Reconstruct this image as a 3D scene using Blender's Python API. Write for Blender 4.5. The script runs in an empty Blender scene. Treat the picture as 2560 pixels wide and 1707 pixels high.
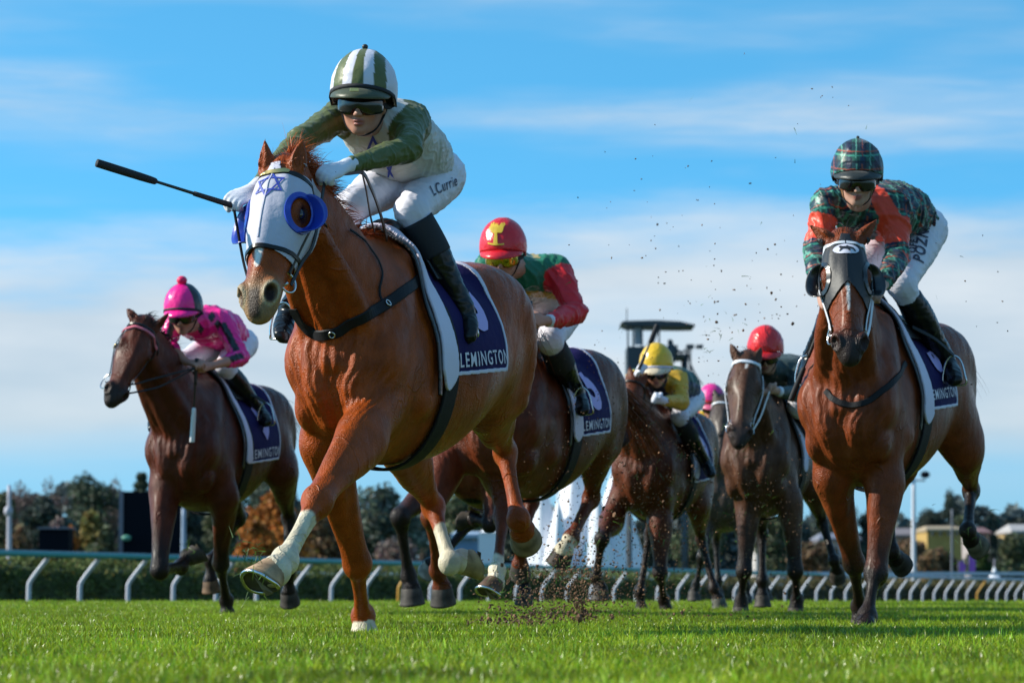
import bpy, math, random
import numpy as np
from mathutils import Vector, Matrix
from mathutils.bvhtree import BVHTree
from mathutils import noise as mnoise

random.seed(7); np.random.seed(7)
scene = bpy.context.scene
COL = scene.collection
f32 = np.float32

# ---------------------------------------------------------------- camera, world, sun, exposure
FPX = 7800.0          # focal length in pixels of the 2560 px wide photograph
CAM_H = 0.22
PITCH = math.atan((1460.0 - 853.5) / FPX)
cd = bpy.data.cameras.new('camera'); cam = bpy.data.objects.new('camera', cd); COL.objects.link(cam)
cam.location = (0, 0, CAM_H); cam.rotation_euler = (math.pi / 2 + PITCH, 0, 0)
cd.sensor_width = 36.0; cd.lens = 36.0 * FPX / 2560.0
cd.clip_start = 0.1; cd.clip_end = 6000
cd.dof.use_dof = True; cd.dof.focus_distance = 11.9; cd.dof.aperture_fstop = 6.3
scene.camera = cam
SUN_EL = math.radians(31)
SUN_AZ = math.radians(-90 + 1)    # compass-like angle: 0 = +Y (away from camera), -90 = camera left
sun_dir = Vector((math.sin(SUN_AZ) * math.cos(SUN_EL), math.cos(SUN_AZ) * math.cos(SUN_EL), math.sin(SUN_EL)))
sd = bpy.data.lights.new('sun', 'SUN'); sd.energy = 5.0; sd.angle = math.radians(0.53); sd.color = (1.0, 0.95, 0.82)
sun = bpy.data.objects.new('sun', sd); COL.objects.link(sun)
sun.rotation_euler = (-sun_dir).to_track_quat('-Z', 'Y').to_euler()
world = bpy.data.worlds.new('World'); scene.world = world; world.use_nodes = True
scene.view_settings.view_transform = 'Standard'; scene.view_settings.look = 'None'
scene.view_settings.exposure = 0.45; scene.view_settings.gamma = 1.0
scene.view_settings.use_curve_mapping = False

def build_world():
    nt = world.node_tree; nt.nodes.clear(); N = nt.nodes.new; L = nt.links.new
    out = N('ShaderNodeOutputWorld'); bg = N('ShaderNodeBackground')
    tc = N('ShaderNodeTexCoord')
    # the clear winter air of the photograph deepens quickly above the horizon: the sky is read at a steeper elevation
    mp = N('ShaderNodeMapping'); mp.vector_type = 'POINT'; mp.inputs['Scale'].default_value = (1, 1, 2.1); mp.inputs['Location'].default_value = (0, 0, 0.16)
    L(tc.outputs['Generated'], mp.inputs['Vector'])
    nrm = N('ShaderNodeVectorMath'); nrm.operation = 'NORMALIZE'; L(mp.outputs[0], nrm.inputs[0])
    sky = N('ShaderNodeTexSky'); sky.sky_type = 'NISHITA'; sky.sun_disc = False
    sky.sun_elevation = SUN_EL; sky.sun_rotation = SUN_AZ; sky.altitude = 50; sky.air_density = 1.0; sky.dust_density = 0.3; sky.ozone_density = 2.2
    L(nrm.outputs[0], sky.inputs['Vector'])
    hs = N('ShaderNodeHueSaturation'); hs.inputs['Saturation'].default_value = 1.12; hs.inputs['Hue'].default_value = 0.488; hs.inputs['Value'].default_value = 1.0
    L(sky.outputs[0], hs.inputs['Color'])
    tint = N('ShaderNodeVectorMath'); tint.operation = 'MULTIPLY'; tint.inputs[1].default_value = (1.15, 2.22, 2.34); L(hs.outputs[0], tint.inputs[0])
    # clouds: long soft banks
    sep = N('ShaderNodeSeparateXYZ'); L(tc.outputs['Generated'], sep.inputs[0])
    def math_(op, a, b=None, c=None):
        m = N('ShaderNodeMath'); m.operation = op
        for i, v in enumerate((a, b, c)):
            if v is None: continue
            if isinstance(v, (int, float)): m.inputs[i].default_value = v
            else: L(v, m.inputs[i])
        return m.outputs[0]
    def mrange(v, a, b, c=0.0, d=1.0):
        m = N('ShaderNodeMapRange'); m.interpolation_type = 'SMOOTHSTEP'
        L(v, m.inputs[0]); m.inputs[1].default_value = a; m.inputs[2].default_value = b; m.inputs[3].default_value = c; m.inputs[4].default_value = d
        return m.outputs[0]
    z = sep.outputs['Z']; x = sep.outputs['X']
    def noise_(scale, sx, detail, loc, rough=0.55, dist=0.0):
        m = N('ShaderNodeMapping'); m.inputs['Scale'].default_value = sx; m.inputs['Location'].default_value = loc
        L(tc.outputs['Generated'], m.inputs[0])
        n = N('ShaderNodeTexNoise'); n.inputs['Scale'].default_value = scale; n.inputs['Detail'].default_value = detail; n.inputs['Roughness'].default_value = rough; n.inputs['Distortion'].default_value = dist
        L(m.outputs[0], n.inputs['Vector']); return n.outputs[0]
    n1 = noise_(9, (1, 1, 4.5), 6, (3.1, 0, 0.4), 0.5)
    n2 = noise_(30, (0.6, 1, 5), 5, (0, 2, 1.4), 0.6, 0.4)
    n3 = noise_(5, (1, 1, 7), 4, (1.2, 0.3, 2.2), 0.5)
    # upper edge of the low cloud bank climbs to the right
    edge = math_('ADD', math_('MULTIPLY', x, 0.06), 0.120)
    wob = math_('MULTIPLY', math_('SUBTRACT', n1, 0.5), 0.05)
    wob2 = math_('MULTIPLY', math_('SUBTRACT', n2, 0.5), 0.014)
    h = math_('SUBTRACT', math_('ADD', math_('ADD', edge, wob), wob2), z)       # >0 below the edge
    bank = mrange(h, -0.006, 0.024)
    low = mrange(math_('ADD', z, math_('MULTIPLY', math_('SUBTRACT', n3, 0.5), 0.04)), 0.020, 0.062)   # clearer strip low above the trees
    bank = math_('MULTIPLY', bank, math_('ADD', math_('MULTIPLY', low, 0.80), 0.14))
    bank = math_('MULTIPLY', bank, mrange(n3, 0.2, 0.5, 0.7, 1.0))
    wisps = math_('MULTIPLY', mrange(n3, 0.40, 0.75), mrange(n2, 0.35, 0.8, 0.3, 0.75))
    dens = math_('MINIMUM', math_('MAXIMUM', bank, wisps), 0.93)
    cloudcol = N('ShaderNodeMix'); cloudcol.data_type = 'RGBA'
    cloudcol.inputs[6].default_value = (4.9, 5.8, 6.6, 1); cloudcol.inputs[7].default_value = (6.5, 7.0, 7.4, 1)
    L(mrange(n1, 0.3, 0.7), cloudcol.inputs[0])
    mx = N('ShaderNodeMix'); mx.data_type = 'RGBA'
    L(dens, mx.inputs[0]); L(tint.outputs[0], mx.inputs[6]); L(cloudcol.outputs[2], mx.inputs[7])
    # thin haze over the horizon, all the way round
    hz_ = N('ShaderNodeMix'); hz_.data_type = 'RGBA'; L(mrange(z, -0.01, 0.085, 0.88, 0.0), hz_.inputs[0]); L(mx.outputs[2], hz_.inputs[6]); hz_.inputs[7].default_value = (2.55, 4.3, 5.4, 1)
    L(hz_.outputs[2], bg.inputs['Color']); bg.inputs['Strength'].default_value = 0.086
    L(bg.outputs[0], out.inputs[0])
build_world()

_cp, _sp = math.cos(PITCH), math.sin(PITCH)
def P(x, y, Y):
    """world point seen at photograph pixel (x, y) lying Y metres in front of the camera"""
    rx = (x - 1280.0) / FPX; ry = -(y - 853.5) / FPX
    dy = _cp - ry * _sp; dz = _sp + ry * _cp
    t = Y / dy
    return Vector((rx * t, Y, CAM_H + dz * t))

# ---------------------------------------------------------------- objects and tags
def link(o): COL.objects.link(o); return o
def tag(o, label=None, cat=None, group=None, kind=None):
    if label: o['label'] = label
    if cat: o['category'] = cat
    if group: o['group'] = group
    if kind: o['kind'] = kind
    return o
def empty(name, loc, mat=None):
    o = bpy.data.objects.new(name, None); link(o); o.empty_display_size = 0.2
    if mat is not None: o.matrix_world = mat
    else: o.location = loc
    return o
def mesh_obj(name, V, F, mat, parent=None, smooth=True, col=None, local=True):
    me = bpy.data.meshes.new(name)
    V = np.asarray(V, dtype=f32).reshape(-1, 3)
    if isinstance(F, np.ndarray):
        n, k = F.shape
        me.vertices.add(len(V)); me.vertices.foreach_set('co', V.ravel())
        me.loops.add(n * k); me.loops.foreach_set('vertex_index', F.astype(np.int32).ravel())
        me.polygons.add(n); me.polygons.foreach_set('loop_start', np.arange(0, n * k, k, dtype=np.int32))
        me.update(calc_edges=True)
    else:
        me.from_pydata([tuple(map(float, v)) for v in V], [], [tuple(f) for f in F]); me.update()
    me.polygons.foreach_set('use_smooth', np.full(len(me.polygons), smooth, dtype=bool))
    if col is not None:
        a = me.color_attributes.new('Col', 'FLOAT_COLOR', 'POINT')
        c = np.ones((len(V), 4), dtype=f32); c[:, :3] = col
        a.data.foreach_set('color', c.ravel())
    me.update()
    o = bpy.data.objects.new(name, me); link(o)
    if mat: me.materials.append(mat)
    if parent is not None: o.parent = parent
    return o

# ---------------------------------------------------------------- materials
def new_mat(name):
    m = bpy.data.materials.new(name); m.use_nodes = True
    nt = m.node_tree; b = nt.nodes['Principled BSDF']
    return m, nt, b
def noise_bump(nt, b, scale=40, strength=0.2, dist=0.01, detail=3, stretch=None):
    tc = nt.nodes.new('ShaderNodeTexCoord'); n = nt.nodes.new('ShaderNodeTexNoise'); bp = nt.nodes.new('ShaderNodeBump')
    n.inputs['Scale'].default_value = scale; n.inputs['Detail'].default_value = detail
    if stretch:
        mp = nt.nodes.new('ShaderNodeMapping'); mp.inputs['Scale'].default_value = stretch
        nt.links.new(tc.outputs['Object'], mp.inputs[0]); nt.links.new(mp.outputs[0], n.inputs['Vector'])
    else: nt.links.new(tc.outputs['Object'], n.inputs['Vector'])
    bp.inputs['Strength'].default_value = strength; bp.inputs['Distance'].default_value = dist
    nt.links.new(n.outputs[0], bp.inputs['Height']); nt.links.new(bp.outputs[0], b.inputs['Normal'])
    return n, bp
def simple(name, col, rough=0.5, metal=0.0, spec=0.5, bump=0.0, bscale=60, coat=0.0, vary=0.0, sheen=0.0, bdist=0.004):
    m, nt, b = new_mat(name)
    b.inputs['Base Color'].default_value = (*col, 1); b.inputs['Roughness'].default_value = rough
    b.inputs['Metallic'].default_value = metal; b.inputs['Specular IOR Level'].default_value = spec
    b.inputs['Coat Weight'].default_value = coat; b.inputs['Coat Roughness'].default_value = 0.15
    b.inputs['Sheen Weight'].default_value = sheen
    if bump: noise_bump(nt, b, bscale, bump, bdist)
    if vary:
        tc = nt.nodes.new('ShaderNodeTexCoord'); n = nt.nodes.new('ShaderNodeTexNoise'); n.inputs['Scale'].default_value = bscale * 0.25; n.inputs['Detail'].default_value = 5
        nt.links.new(tc.outputs['Object'], n.inputs['Vector'])
        mr = nt.nodes.new('ShaderNodeMapRange'); mr.inputs[1].default_value = 0.3; mr.inputs[2].default_value = 0.7; mr.inputs[3].default_value = 1 - vary; mr.inputs[4].default_value = 1 + vary * 0.6
        nt.links.new(n.outputs[0], mr.inputs[0])
        mu = nt.nodes.new('ShaderNodeVectorMath'); mu.operation = 'SCALE'; mu.inputs[0].default_value = col
        nt.links.new(mr.outputs[0], mu.inputs['Scale']); nt.links.new(mu.outputs[0], b.inputs['Base Color'])
    return m
def colmat(name, rough=0.5, spec=0.5, bump=0.2, bscale=60, bdist=0.004, coat=0.0, sheen=0.0, vary=0.12, vscale=9, stretch=None, rvary=0.0, coat_r=0.3, detail=3, sat_sheen=None):
    """material that takes its colour from the object's own colour attribute"""
    m, nt, b = new_mat(name); L = nt.links.new
    at = nt.nodes.new('ShaderNodeAttribute'); at.attribute_name = 'Col'
    tc = nt.nodes.new('ShaderNodeTexCoord'); n = nt.nodes.new('ShaderNodeTexNoise'); n.inputs['Scale'].default_value = vscale; n.inputs['Detail'].default_value = 6
    L(tc.outputs['Object'], n.inputs['Vector'])
    mr = nt.nodes.new('ShaderNodeMapRange'); mr.inputs[1].default_value = 0.3; mr.inputs[2].default_value = 0.7; mr.inputs[3].default_value = 1 - vary; mr.inputs[4].default_value = 1 + vary
    L(n.outputs[0], mr.inputs[0])
    mu = nt.nodes.new('ShaderNodeVectorMath'); mu.operation = 'SCALE'; L(at.outputs['Color'], mu.inputs[0]); L(mr.outputs[0], mu.inputs['Scale'])
    L(mu.outputs[0], b.inputs['Base Color'])
    if rvary:
        mr2 = nt.nodes.new('ShaderNodeMapRange'); mr2.inputs[1].default_value = 0.35; mr2.inputs[2].default_value = 0.65; mr2.inputs[3].default_value = rough - rvary; mr2.inputs[4].default_value = rough + rvary
        n4 = nt.nodes.new('ShaderNodeTexNoise'); n4.inputs['Scale'].default_value = 5; n4.inputs['Detail'].default_value = 4; L(tc.outputs['Object'], n4.inputs['Vector'])
        L(n4.outputs[0], mr2.inputs[0]); L(mr2.outputs[0], b.inputs['Roughness'])
    else: b.inputs['Roughness'].default_value = rough
    b.inputs['Specular IOR Level'].default_value = spec
    b.inputs['Coat Weight'].default_value = coat; b.inputs['Coat Roughness'].default_value = coat_r
    b.inputs['Sheen Weight'].default_value = sheen
    if bump: noise_bump(nt, b, bscale, bump, bdist, detail, stretch)
    return m

MAT = {}
MAT['coat'] = colmat('horse_coat', rough=0.36, spec=0.16, bump=0.7, bscale=24, bdist=0.013, coat=0.05, vary=0.26, vscale=14, stretch=(1.0, 1.0, 0.33), rvary=0.10, coat_r=0.24, detail=5)
def add_veins(m):
    nt = m.node_tree; L = nt.links.new; bp = [n for n in nt.nodes if n.type == 'BUMP'][0]; src = bp.inputs['Height'].links[0].from_socket
    tc = nt.nodes.new('ShaderNodeTexCoord'); wn = nt.nodes.new('ShaderNodeTexNoise'); wn.inputs['Scale'].default_value = 5; wn.inputs['Detail'].default_value = 3; L(tc.outputs['Object'], wn.inputs['Vector'])
    sc = nt.nodes.new('ShaderNodeVectorMath'); sc.operation = 'SCALE'; sc.inputs['Scale'].default_value = .35; L(wn.outputs['Color'], sc.inputs[0])
    ad = nt.nodes.new('ShaderNodeVectorMath'); L(tc.outputs['Object'], ad.inputs[0]); L(sc.outputs[0], ad.inputs[1])
    vo = nt.nodes.new('ShaderNodeTexVoronoi'); vo.feature = 'DISTANCE_TO_EDGE'; vo.inputs['Scale'].default_value = 5.0; L(ad.outputs[0], vo.inputs['Vector'])
    mr = nt.nodes.new('ShaderNodeMapRange'); mr.interpolation_type = 'SMOOTHSTEP'; mr.inputs[1].default_value = 0; mr.inputs[2].default_value = .05; mr.inputs[3].default_value = 1; mr.inputs[4].default_value = 0; L(vo.outputs['Distance'], mr.inputs[0])
    mk = nt.nodes.new('ShaderNodeTexNoise'); mk.inputs['Scale'].default_value = 3.5; L(tc.outputs['Object'], mk.inputs['Vector'])
    m2 = nt.nodes.new('ShaderNodeMapRange'); m2.interpolation_type = 'SMOOTHSTEP'; m2.inputs[1].default_value = .5; m2.inputs[2].default_value = .62; m2.inputs[4].default_value = .55; L(mk.outputs[0], m2.inputs[0])
    mu = nt.nodes.new('ShaderNodeMath'); mu.operation = 'MULTIPLY'; L(mr.outputs[0], mu.inputs[0]); L(m2.outputs[0], mu.inputs[1])
    fn = nt.nodes.new('ShaderNodeTexNoise'); fn.inputs['Scale'].default_value = 160; fn.inputs['Detail'].default_value = 2; L(tc.outputs['Object'], fn.inputs['Vector'])
    f2 = nt.nodes.new('ShaderNodeMath'); f2.operation = 'MULTIPLY'; f2.inputs[1].default_value = .5; L(fn.outputs[0], f2.inputs[0])
    s1 = nt.nodes.new('ShaderNodeMath'); L(src, s1.inputs[0]); L(mu.outputs[0], s1.inputs[1]); s2 = nt.nodes.new('ShaderNodeMath'); L(s1.outputs[0], s2.inputs[0]); L(f2.outputs[0], s2.inputs[1])
    L(s2.outputs[0], bp.inputs['Height'])
add_veins(MAT['coat'])
MAT['hair'] = colmat('horse_hair', rough=0.45, spec=0.3, bump=0, vary=0.25, vscale=30)
MAT['hoof'] = colmat('hoof_horn', rough=0.6, spec=0.2, bump=0.3, bscale=50, bdist=0.003, vary=0.3, vscale=25, stretch=(.3, .3, 1))
MAT['silk'] = colmat('race_silk', rough=0.42, spec=0.35, bump=0.4, bscale=12, bdist=0.02, vary=0.03, sheen=0.1, detail=3)
MAT['satin'] = colmat('satin_silk', rough=0.30, spec=0.5, bump=0.5, bscale=14, bdist=0.02, vary=0.06, detail=3)
MAT['breech'] = colmat('breeches_cloth', rough=0.5, spec=0.35, bump=0.4, bscale=16, bdist=0.014, vary=0.05, stretch=(1, 1, 2.5))
MAT['skin'] = colmat('skin', rough=0.48, spec=0.35, bump=0.1, bscale=150, bdist=0.002, vary=0.06, vscale=20)
MAT['boot'] = simple('boot_leather', (0.006, 0.006, 0.007), 0.3, spec=0.3, bump=0.15, bscale=20, coat=0.08, bdist=0.012)
MAT['sock'] = simple('black_cloth', (0.012, 0.012, 0.016), 0.75, bump=0.2)
MAT['leather'] = simple('black_leather', (0.011, 0.009, 0.008), 0.36, spec=0.35, bump=0.15, bscale=120)
MAT['brown_leather'] = simple('brown_leather', (0.09, 0.03, 0.016), 0.4, bump=0.15)
MAT['webbing'] = simple('black_webbing', (0.011, 0.011, 0.013), 0.6, spec=0.2, bump=0.3, bscale=200)
MAT['steel'] = simple('steel', (0.62, 0.62, 0.62), 0.22, metal=1.0)
MAT['brass'] = simple('brass', (0.65, 0.48, 0.18), 0.3, metal=1.0)
MAT['hood_white'] = simple('white_hood_cloth', (0.47, 0.455, 0.54), 0.6, bump=0.5, bscale=18, bdist=0.012, vary=0.06)
MAT['hood_black'] = simple('black_hood_cloth', (0.014, 0.014, 0.017), 0.55, bump=0.3, bscale=30, bdist=0.008)
MAT['blue_plastic'] = simple('blue_plastic', (0.014, 0.045, 0.36), 0.3, coat=0.3)
MAT['blue_print'] = simple('blue_print', (0.02, 0.045, 0.34), 0.55)
MAT['black_plastic'] = simple('black_plastic', (0.01, 0.01, 0.012), 0.28, coat=0.3)
MAT['lens'] = simple('dark_lens', (0.006, 0.006, 0.008), 0.06, coat=0.6)
MAT['gold_lens'] = simple('gold_mirror_lens', (0.55, 0.42, 0.06), 0.12, metal=0.9)
MAT['eye'] = simple('eye_black', (0.012, 0.008, 0.006), 0.05, coat=0.8)
MAT['cloth_navy'] = simple('navy_saddlecloth', (0.016, 0.011, 0.075), 0.8, spec=0.15, bump=0.4, bscale=25, bdist=0.01, vary=0.2)
MAT['white_trim'] = simple('white_trim', (0.62, 0.60, 0.72), 0.6, bump=0.2)
MAT['lilac_print'] = simple('lilac_print', (0.44, 0.36, 0.68), 0.6)
MAT['white_print'] = simple('white_print', (0.62, 0.6, 0.68), 0.6)
MAT['ink'] = simple('ink_print', (0.05, 0.05, 0.09), 0.6)
MAT['white_plastic'] = simple('white_plastic', (0.7, 0.7, 0.74), 0.35)
MAT['saddle'] = simple('saddle_leather', (0.013, 0.012, 0.013), 0.35, coat=0.2, bump=0.2)
MAT['pad'] = simple('saddle_pad_foam', (0.66, 0.62, 0.76), 0.75, bump=0.3, bscale=30)
MAT['rubber'] = simple('grip_rubber', (0.02, 0.014, 0.014), 0.6, bump=0.5, bscale=200)
# ---------------------------------------------------------------- implicit modelling: smooth bodies grown on a grid
def npv(v): return np.array([float(v[0]), float(v[1]), float(v[2])])
def crspline(pts, n):
    """Catmull-Rom through rows of pts (any dimension), n steps per span"""
    p = np.asarray(pts, float)
    if len(p) < 3: 
        return np.array([p[0] + (p[-1] - p[0]) * t for t in np.linspace(0, 1, n + 1)])
    q = np.vstack([2 * p[0] - p[1], p, 2 * p[-1] - p[-2]])
    out = []
    for i in range(1, len(q) - 2):
        for t in np.arange(n) / n:
            out.append(0.5 * (2 * q[i] + (q[i + 1] - q[i - 1]) * t + (2 * q[i - 1] - 5 * q[i] + 4 * q[i + 1] - q[i + 2]) * t * t
                              + (3 * q[i] - q[i - 1] - 3 * q[i + 1] + q[i + 2]) * t ** 3))
    out.append(p[-1])
    return np.array(out)

class Field:
    def __init__(s, lo, hi, h):
        s.lo = np.asarray(lo, float); s.h = float(h)
        s.n = np.ceil((np.asarray(hi, float) - s.lo) / h).astype(int) + 1
        s.D = np.full(tuple(s.n), 0.5, dtype=f32)
        s.ax = [(s.lo[i] + np.arange(s.n[i]) * h).astype(f32) for i in range(3)]
    def box(s, lo, hi):
        a = np.clip(np.floor((np.asarray(lo) - s.lo) / s.h).astype(int), 0, s.n)
        b = np.clip(np.ceil((np.asarray(hi) - s.lo) / s.h).astype(int) + 1, 0, s.n)
        if (b <= a).any(): return None
        sl = tuple(slice(int(a[i]), int(b[i])) for i in range(3))
        return sl, s.ax[0][sl[0]][:, None, None], s.ax[1][sl[1]][None, :, None], s.ax[2][sl[2]][None, None, :]
    def put(s, sl, d, k, op):
        D = s.D[sl]
        if op == 'sub': d = -d; hh = np.maximum(k - np.abs(D - d), 0) / k; s.D[sl] = np.maximum(D, d) + hh * hh * (k * 0.25)
        elif op == 'carve': s.D[sl] = D + d
        else: hh = np.maximum(k - np.abs(D - d), 0) / k; s.D[sl] = np.minimum(D, d) - hh * hh * (k * 0.25)
    def ell(s, c, r, R=None, k=0.02, op='add'):
        """ellipsoid; R rows = its three axes"""
        c = npv(c); R = np.eye(3) if R is None else np.asarray(R, float); r = np.asarray(r, float)
        ext = np.sqrt(((R * r[:, None]) ** 2).sum(0)) + k + 0.01
        b = s.box(c - ext, c + ext)
        if b is None: return
        sl, x, y, z = b; x = x - f32(c[0]); y = y - f32(c[1]); z = z - f32(c[2])
        k0 = 0; k1 = 0
        for i in range(3):
            q = x * f32(R[i, 0]) + y * f32(R[i, 1]) + z * f32(R[i, 2])
            k0 = k0 + (q / f32(r[i])) ** 2; k1 = k1 + (q / f32(r[i] ** 2)) ** 2
        k0 = np.sqrt(k0); k1 = np.sqrt(k1) + f32(1e-6)
        s.put(sl, (k0 * (k0 - 1) / k1).astype(f32), k, op)
    def chain(s, pts, rad, side=(0, 1, 0), flat=1.0, k=0.02, op='add', sub=4):
        """swept limb: pts Nx3, rad = list of radius or (radius, width_ratio)"""
        pts = np.array([npv(p) for p in pts])
        rr = np.array([(r if isinstance(r, (tuple, list)) else (r, flat)) for r in rad], float)
        q = crspline(np.hstack([pts, rr]), sub); P3 = q[:, :3]; R = np.maximum(q[:, 3], 0.002); W = q[:, 4]
        m = (R * np.maximum(W, 1)).max() + k + 0.01
        b = s.box(P3.min(0) - m, P3.max(0) + m)
        if b is None: return
        SL, _, _, _ = b
        T = np.full(tuple(sl.stop - sl.start for sl in SL), 0.5, dtype=f32)
        off = [sl.start for sl in SL]
        side = npv(side)
        for i in range(len(P3) - 1):
            a, e = P3[i], P3[i + 1]; d = e - a; L2 = d.dot(d)
            if L2 < 1e-10: continue
            u = d / math.sqrt(L2); sv = side - u * side.dot(u); ns = np.linalg.norm(sv)
            if ns < 1e-4: sv = np.cross(u, (1, 0, 0)); ns = np.linalg.norm(sv)
            sv /= ns
            mm = max(R[i] * max(W[i], 1), R[i + 1] * max(W[i + 1], 1)) + k + 0.01
            bb = s.box(np.minimum(a, e) - mm, np.maximum(a, e) + mm)
            if bb is None: continue
            sl, x, y, z = bb
            x = x - f32(a[0]); y = y - f32(a[1]); z = z - f32(a[2])
            t = np.clip((x * f32(d[0]) + y * f32(d[1]) + z * f32(d[2])) / f32(L2), 0, 1)
            qx = x - t * f32(d[0]); qy = y - t * f32(d[1]); qz = z - t * f32(d[2])
            qs = qx * f32(sv[0]) + qy * f32(sv[1]) + qz * f32(sv[2])
            q2 = qx * qx + qy * qy + qz * qz
            w = f32(W[i]) + t * f32(W[i + 1] - W[i]); r = f32(R[i]) + t * f32(R[i + 1] - R[i])
            dist = np.sqrt(np.maximum(q2 - qs * qs + (qs / w) ** 2, 0)) - r
            dist = dist * np.minimum(w, 1)
            tl = tuple(slice(sl[j].start - off[j], sl[j].stop - off[j]) for j in range(3))
            T[tl] = np.minimum(T[tl], dist)
        s.put(SL, T, k, op)
    def torso(s, sec, k=0.03):
        """sections along x: (x, ztop, zbot, halfwidth, topnarrow)"""
        sec = np.array(sorted(sec), float)
        b = s.box((sec[0, 0] - .08, -.5, sec[:, 2].min() - .1), (sec[-1, 0] + .08, .5, sec[:, 1].max() + .1))
        sl, x, y, z = b
        fine = crspline(sec, 8); xs = fine[:, 0]
        xx = x.ravel()
        zt, zb, hw, tn = [np.interp(xx, xs, fine[:, i])[:, None, None].astype(f32) for i in (1, 2, 3, 4)]
        zc = (zt + zb) * f32(.5) - f32(.02); up = z > zc
        hz = np.where(up, zt - zc, zc - zb)
        qz = (z - zc) / np.maximum(hz, f32(.01))
        wn = hw * (1 - np.where(up, tn, f32(.12)) * np.clip(np.abs(qz), 0, 1) ** 1.6)
        qy = np.abs(y) / np.maximum(wn, f32(.01))
        v = (qy ** 2.3 + np.abs(qz) ** 2.3) ** f32(1 / 2.3)
        d = (v - 1) * np.minimum(wn, hz) * f32(.85)
        dx = np.maximum(np.maximum(f32(sec[0, 0]) - x, x - f32(sec[-1, 0])), 0)
        s.put(sl, (d + dx * f32(.8)).astype(f32), k, 'add')
    def mesh(s, smooth=1):
        D = s.D; S = D < 0
        c = S[:-1, :-1, :-1].astype(np.int8)
        cnt = np.zeros_like(c)
        for i in (0, 1):
            for j in (0, 1):
                for k in (0, 1):
                    cnt += S[i:S.shape[0] - 1 + i, j:S.shape[1] - 1 + j, k:S.shape[2] - 1 + k]
        act = (cnt > 0) & (cnt < 8)
        I = np.argwhere(act).astype(np.int32)
        idx = np.full(act.shape, -1, dtype=np.int32); idx[act] = np.arange(len(I), dtype=np.int32)
        cor = {}
        for i in (0, 1):
            for j in (0, 1):
                for k in (0, 1):
                    cor[(i, j, k)] = D[I[:, 0] + i, I[:, 1] + j, I[:, 2] + k]
        acc = np.zeros((len(I), 3)); n = np.zeros(len(I))
        for a in range(3):
            o = [b for b in range(3) if b != a]
            for p in (0, 1):
                for q in (0, 1):
                    c0 = [0, 0, 0]; c0[o[0]] = p; c0[o[1]] = q; c1 = list(c0); c1[a] = 1
                    v0 = cor[tuple(c0)]; v1 = cor[tuple(c1)]; m = (v0 < 0) != (v1 < 0)
                    t = np.where(m, v0 / np.where(v0 == v1, 1, v0 - v1), 0)
                    pt = np.tile(np.array(c0, float), (len(I), 1)); pt[:, a] = t
                    acc[m] += pt[m]; n[m] += 1
        V = s.lo + (I + acc / n[:, None]) * s.h
        Fs = []
        for a in range(3):
            o0, o1 = [(1, 2), (2, 0), (0, 1)][a]
            s0 = [slice(None)] * 3; s1 = [slice(None)] * 3
            s0[a] = slice(0, -1); s1[a] = slice(1, None)
            A = S[tuple(s0)]; B = S[tuple(s1)]
            for flip in (False, True):
                E = np.argwhere((A & ~B) if not flip else (~A & B))
                E = E[(E[:, o0] > 0) & (E[:, o1] > 0) & (E[:, o0] < act.shape[o0]) & (E[:, o1] < act.shape[o1])]
                if len(E) == 0: continue
                def g(d0, d1):
                    q = E.copy(); q[:, o0] -= d0; q[:, o1] -= d1
                    return idx[q[:, 0], q[:, 1], q[:, 2]]
                Q = np.stack([g(1, 1), g(0, 1), g(0, 0), g(1, 0)], 1)
                if flip: Q = Q[:, ::-1]
                Fs.append(Q)
        F = np.vstack(Fs)
        F = F[(F >= 0).all(1)]
        for _ in range(smooth):
            V = laplace(V, F, 0.5)
        return V, F
def laplace(V, F, w=0.5):
    A = np.zeros_like(V); n = np.zeros(len(V)); k = F.shape[1]
    for i in range(k):
        a, b = F[:, i], F[:, (i + 1) % k]
        for c in range(3):
            A[:, c] += np.bincount(a, V[b, c], len(V)) + np.bincount(b, V[a, c], len(V))
        n += np.bincount(a, minlength=len(V)) + np.bincount(b, minlength=len(V))
    n = np.maximum(n, 1)
    return V * (1 - w) + w * A / n[:, None]
def vnormals(V, F):
    if F.shape[1] == 4: T = np.vstack([F[:, [0, 1, 2]], F[:, [0, 2, 3]]])
    else: T = F
    fn = np.cross(V[T[:, 1]] - V[T[:, 0]], V[T[:, 2]] - V[T[:, 0]])
    N = np.zeros_like(V)
    for i in range(3):
        for c in range(3): N[:, c] += np.bincount(T[:, i], fn[:, c], len(V))
    return N / np.maximum(np.linalg.norm(N, axis=1), 1e-9)[:, None]
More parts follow.
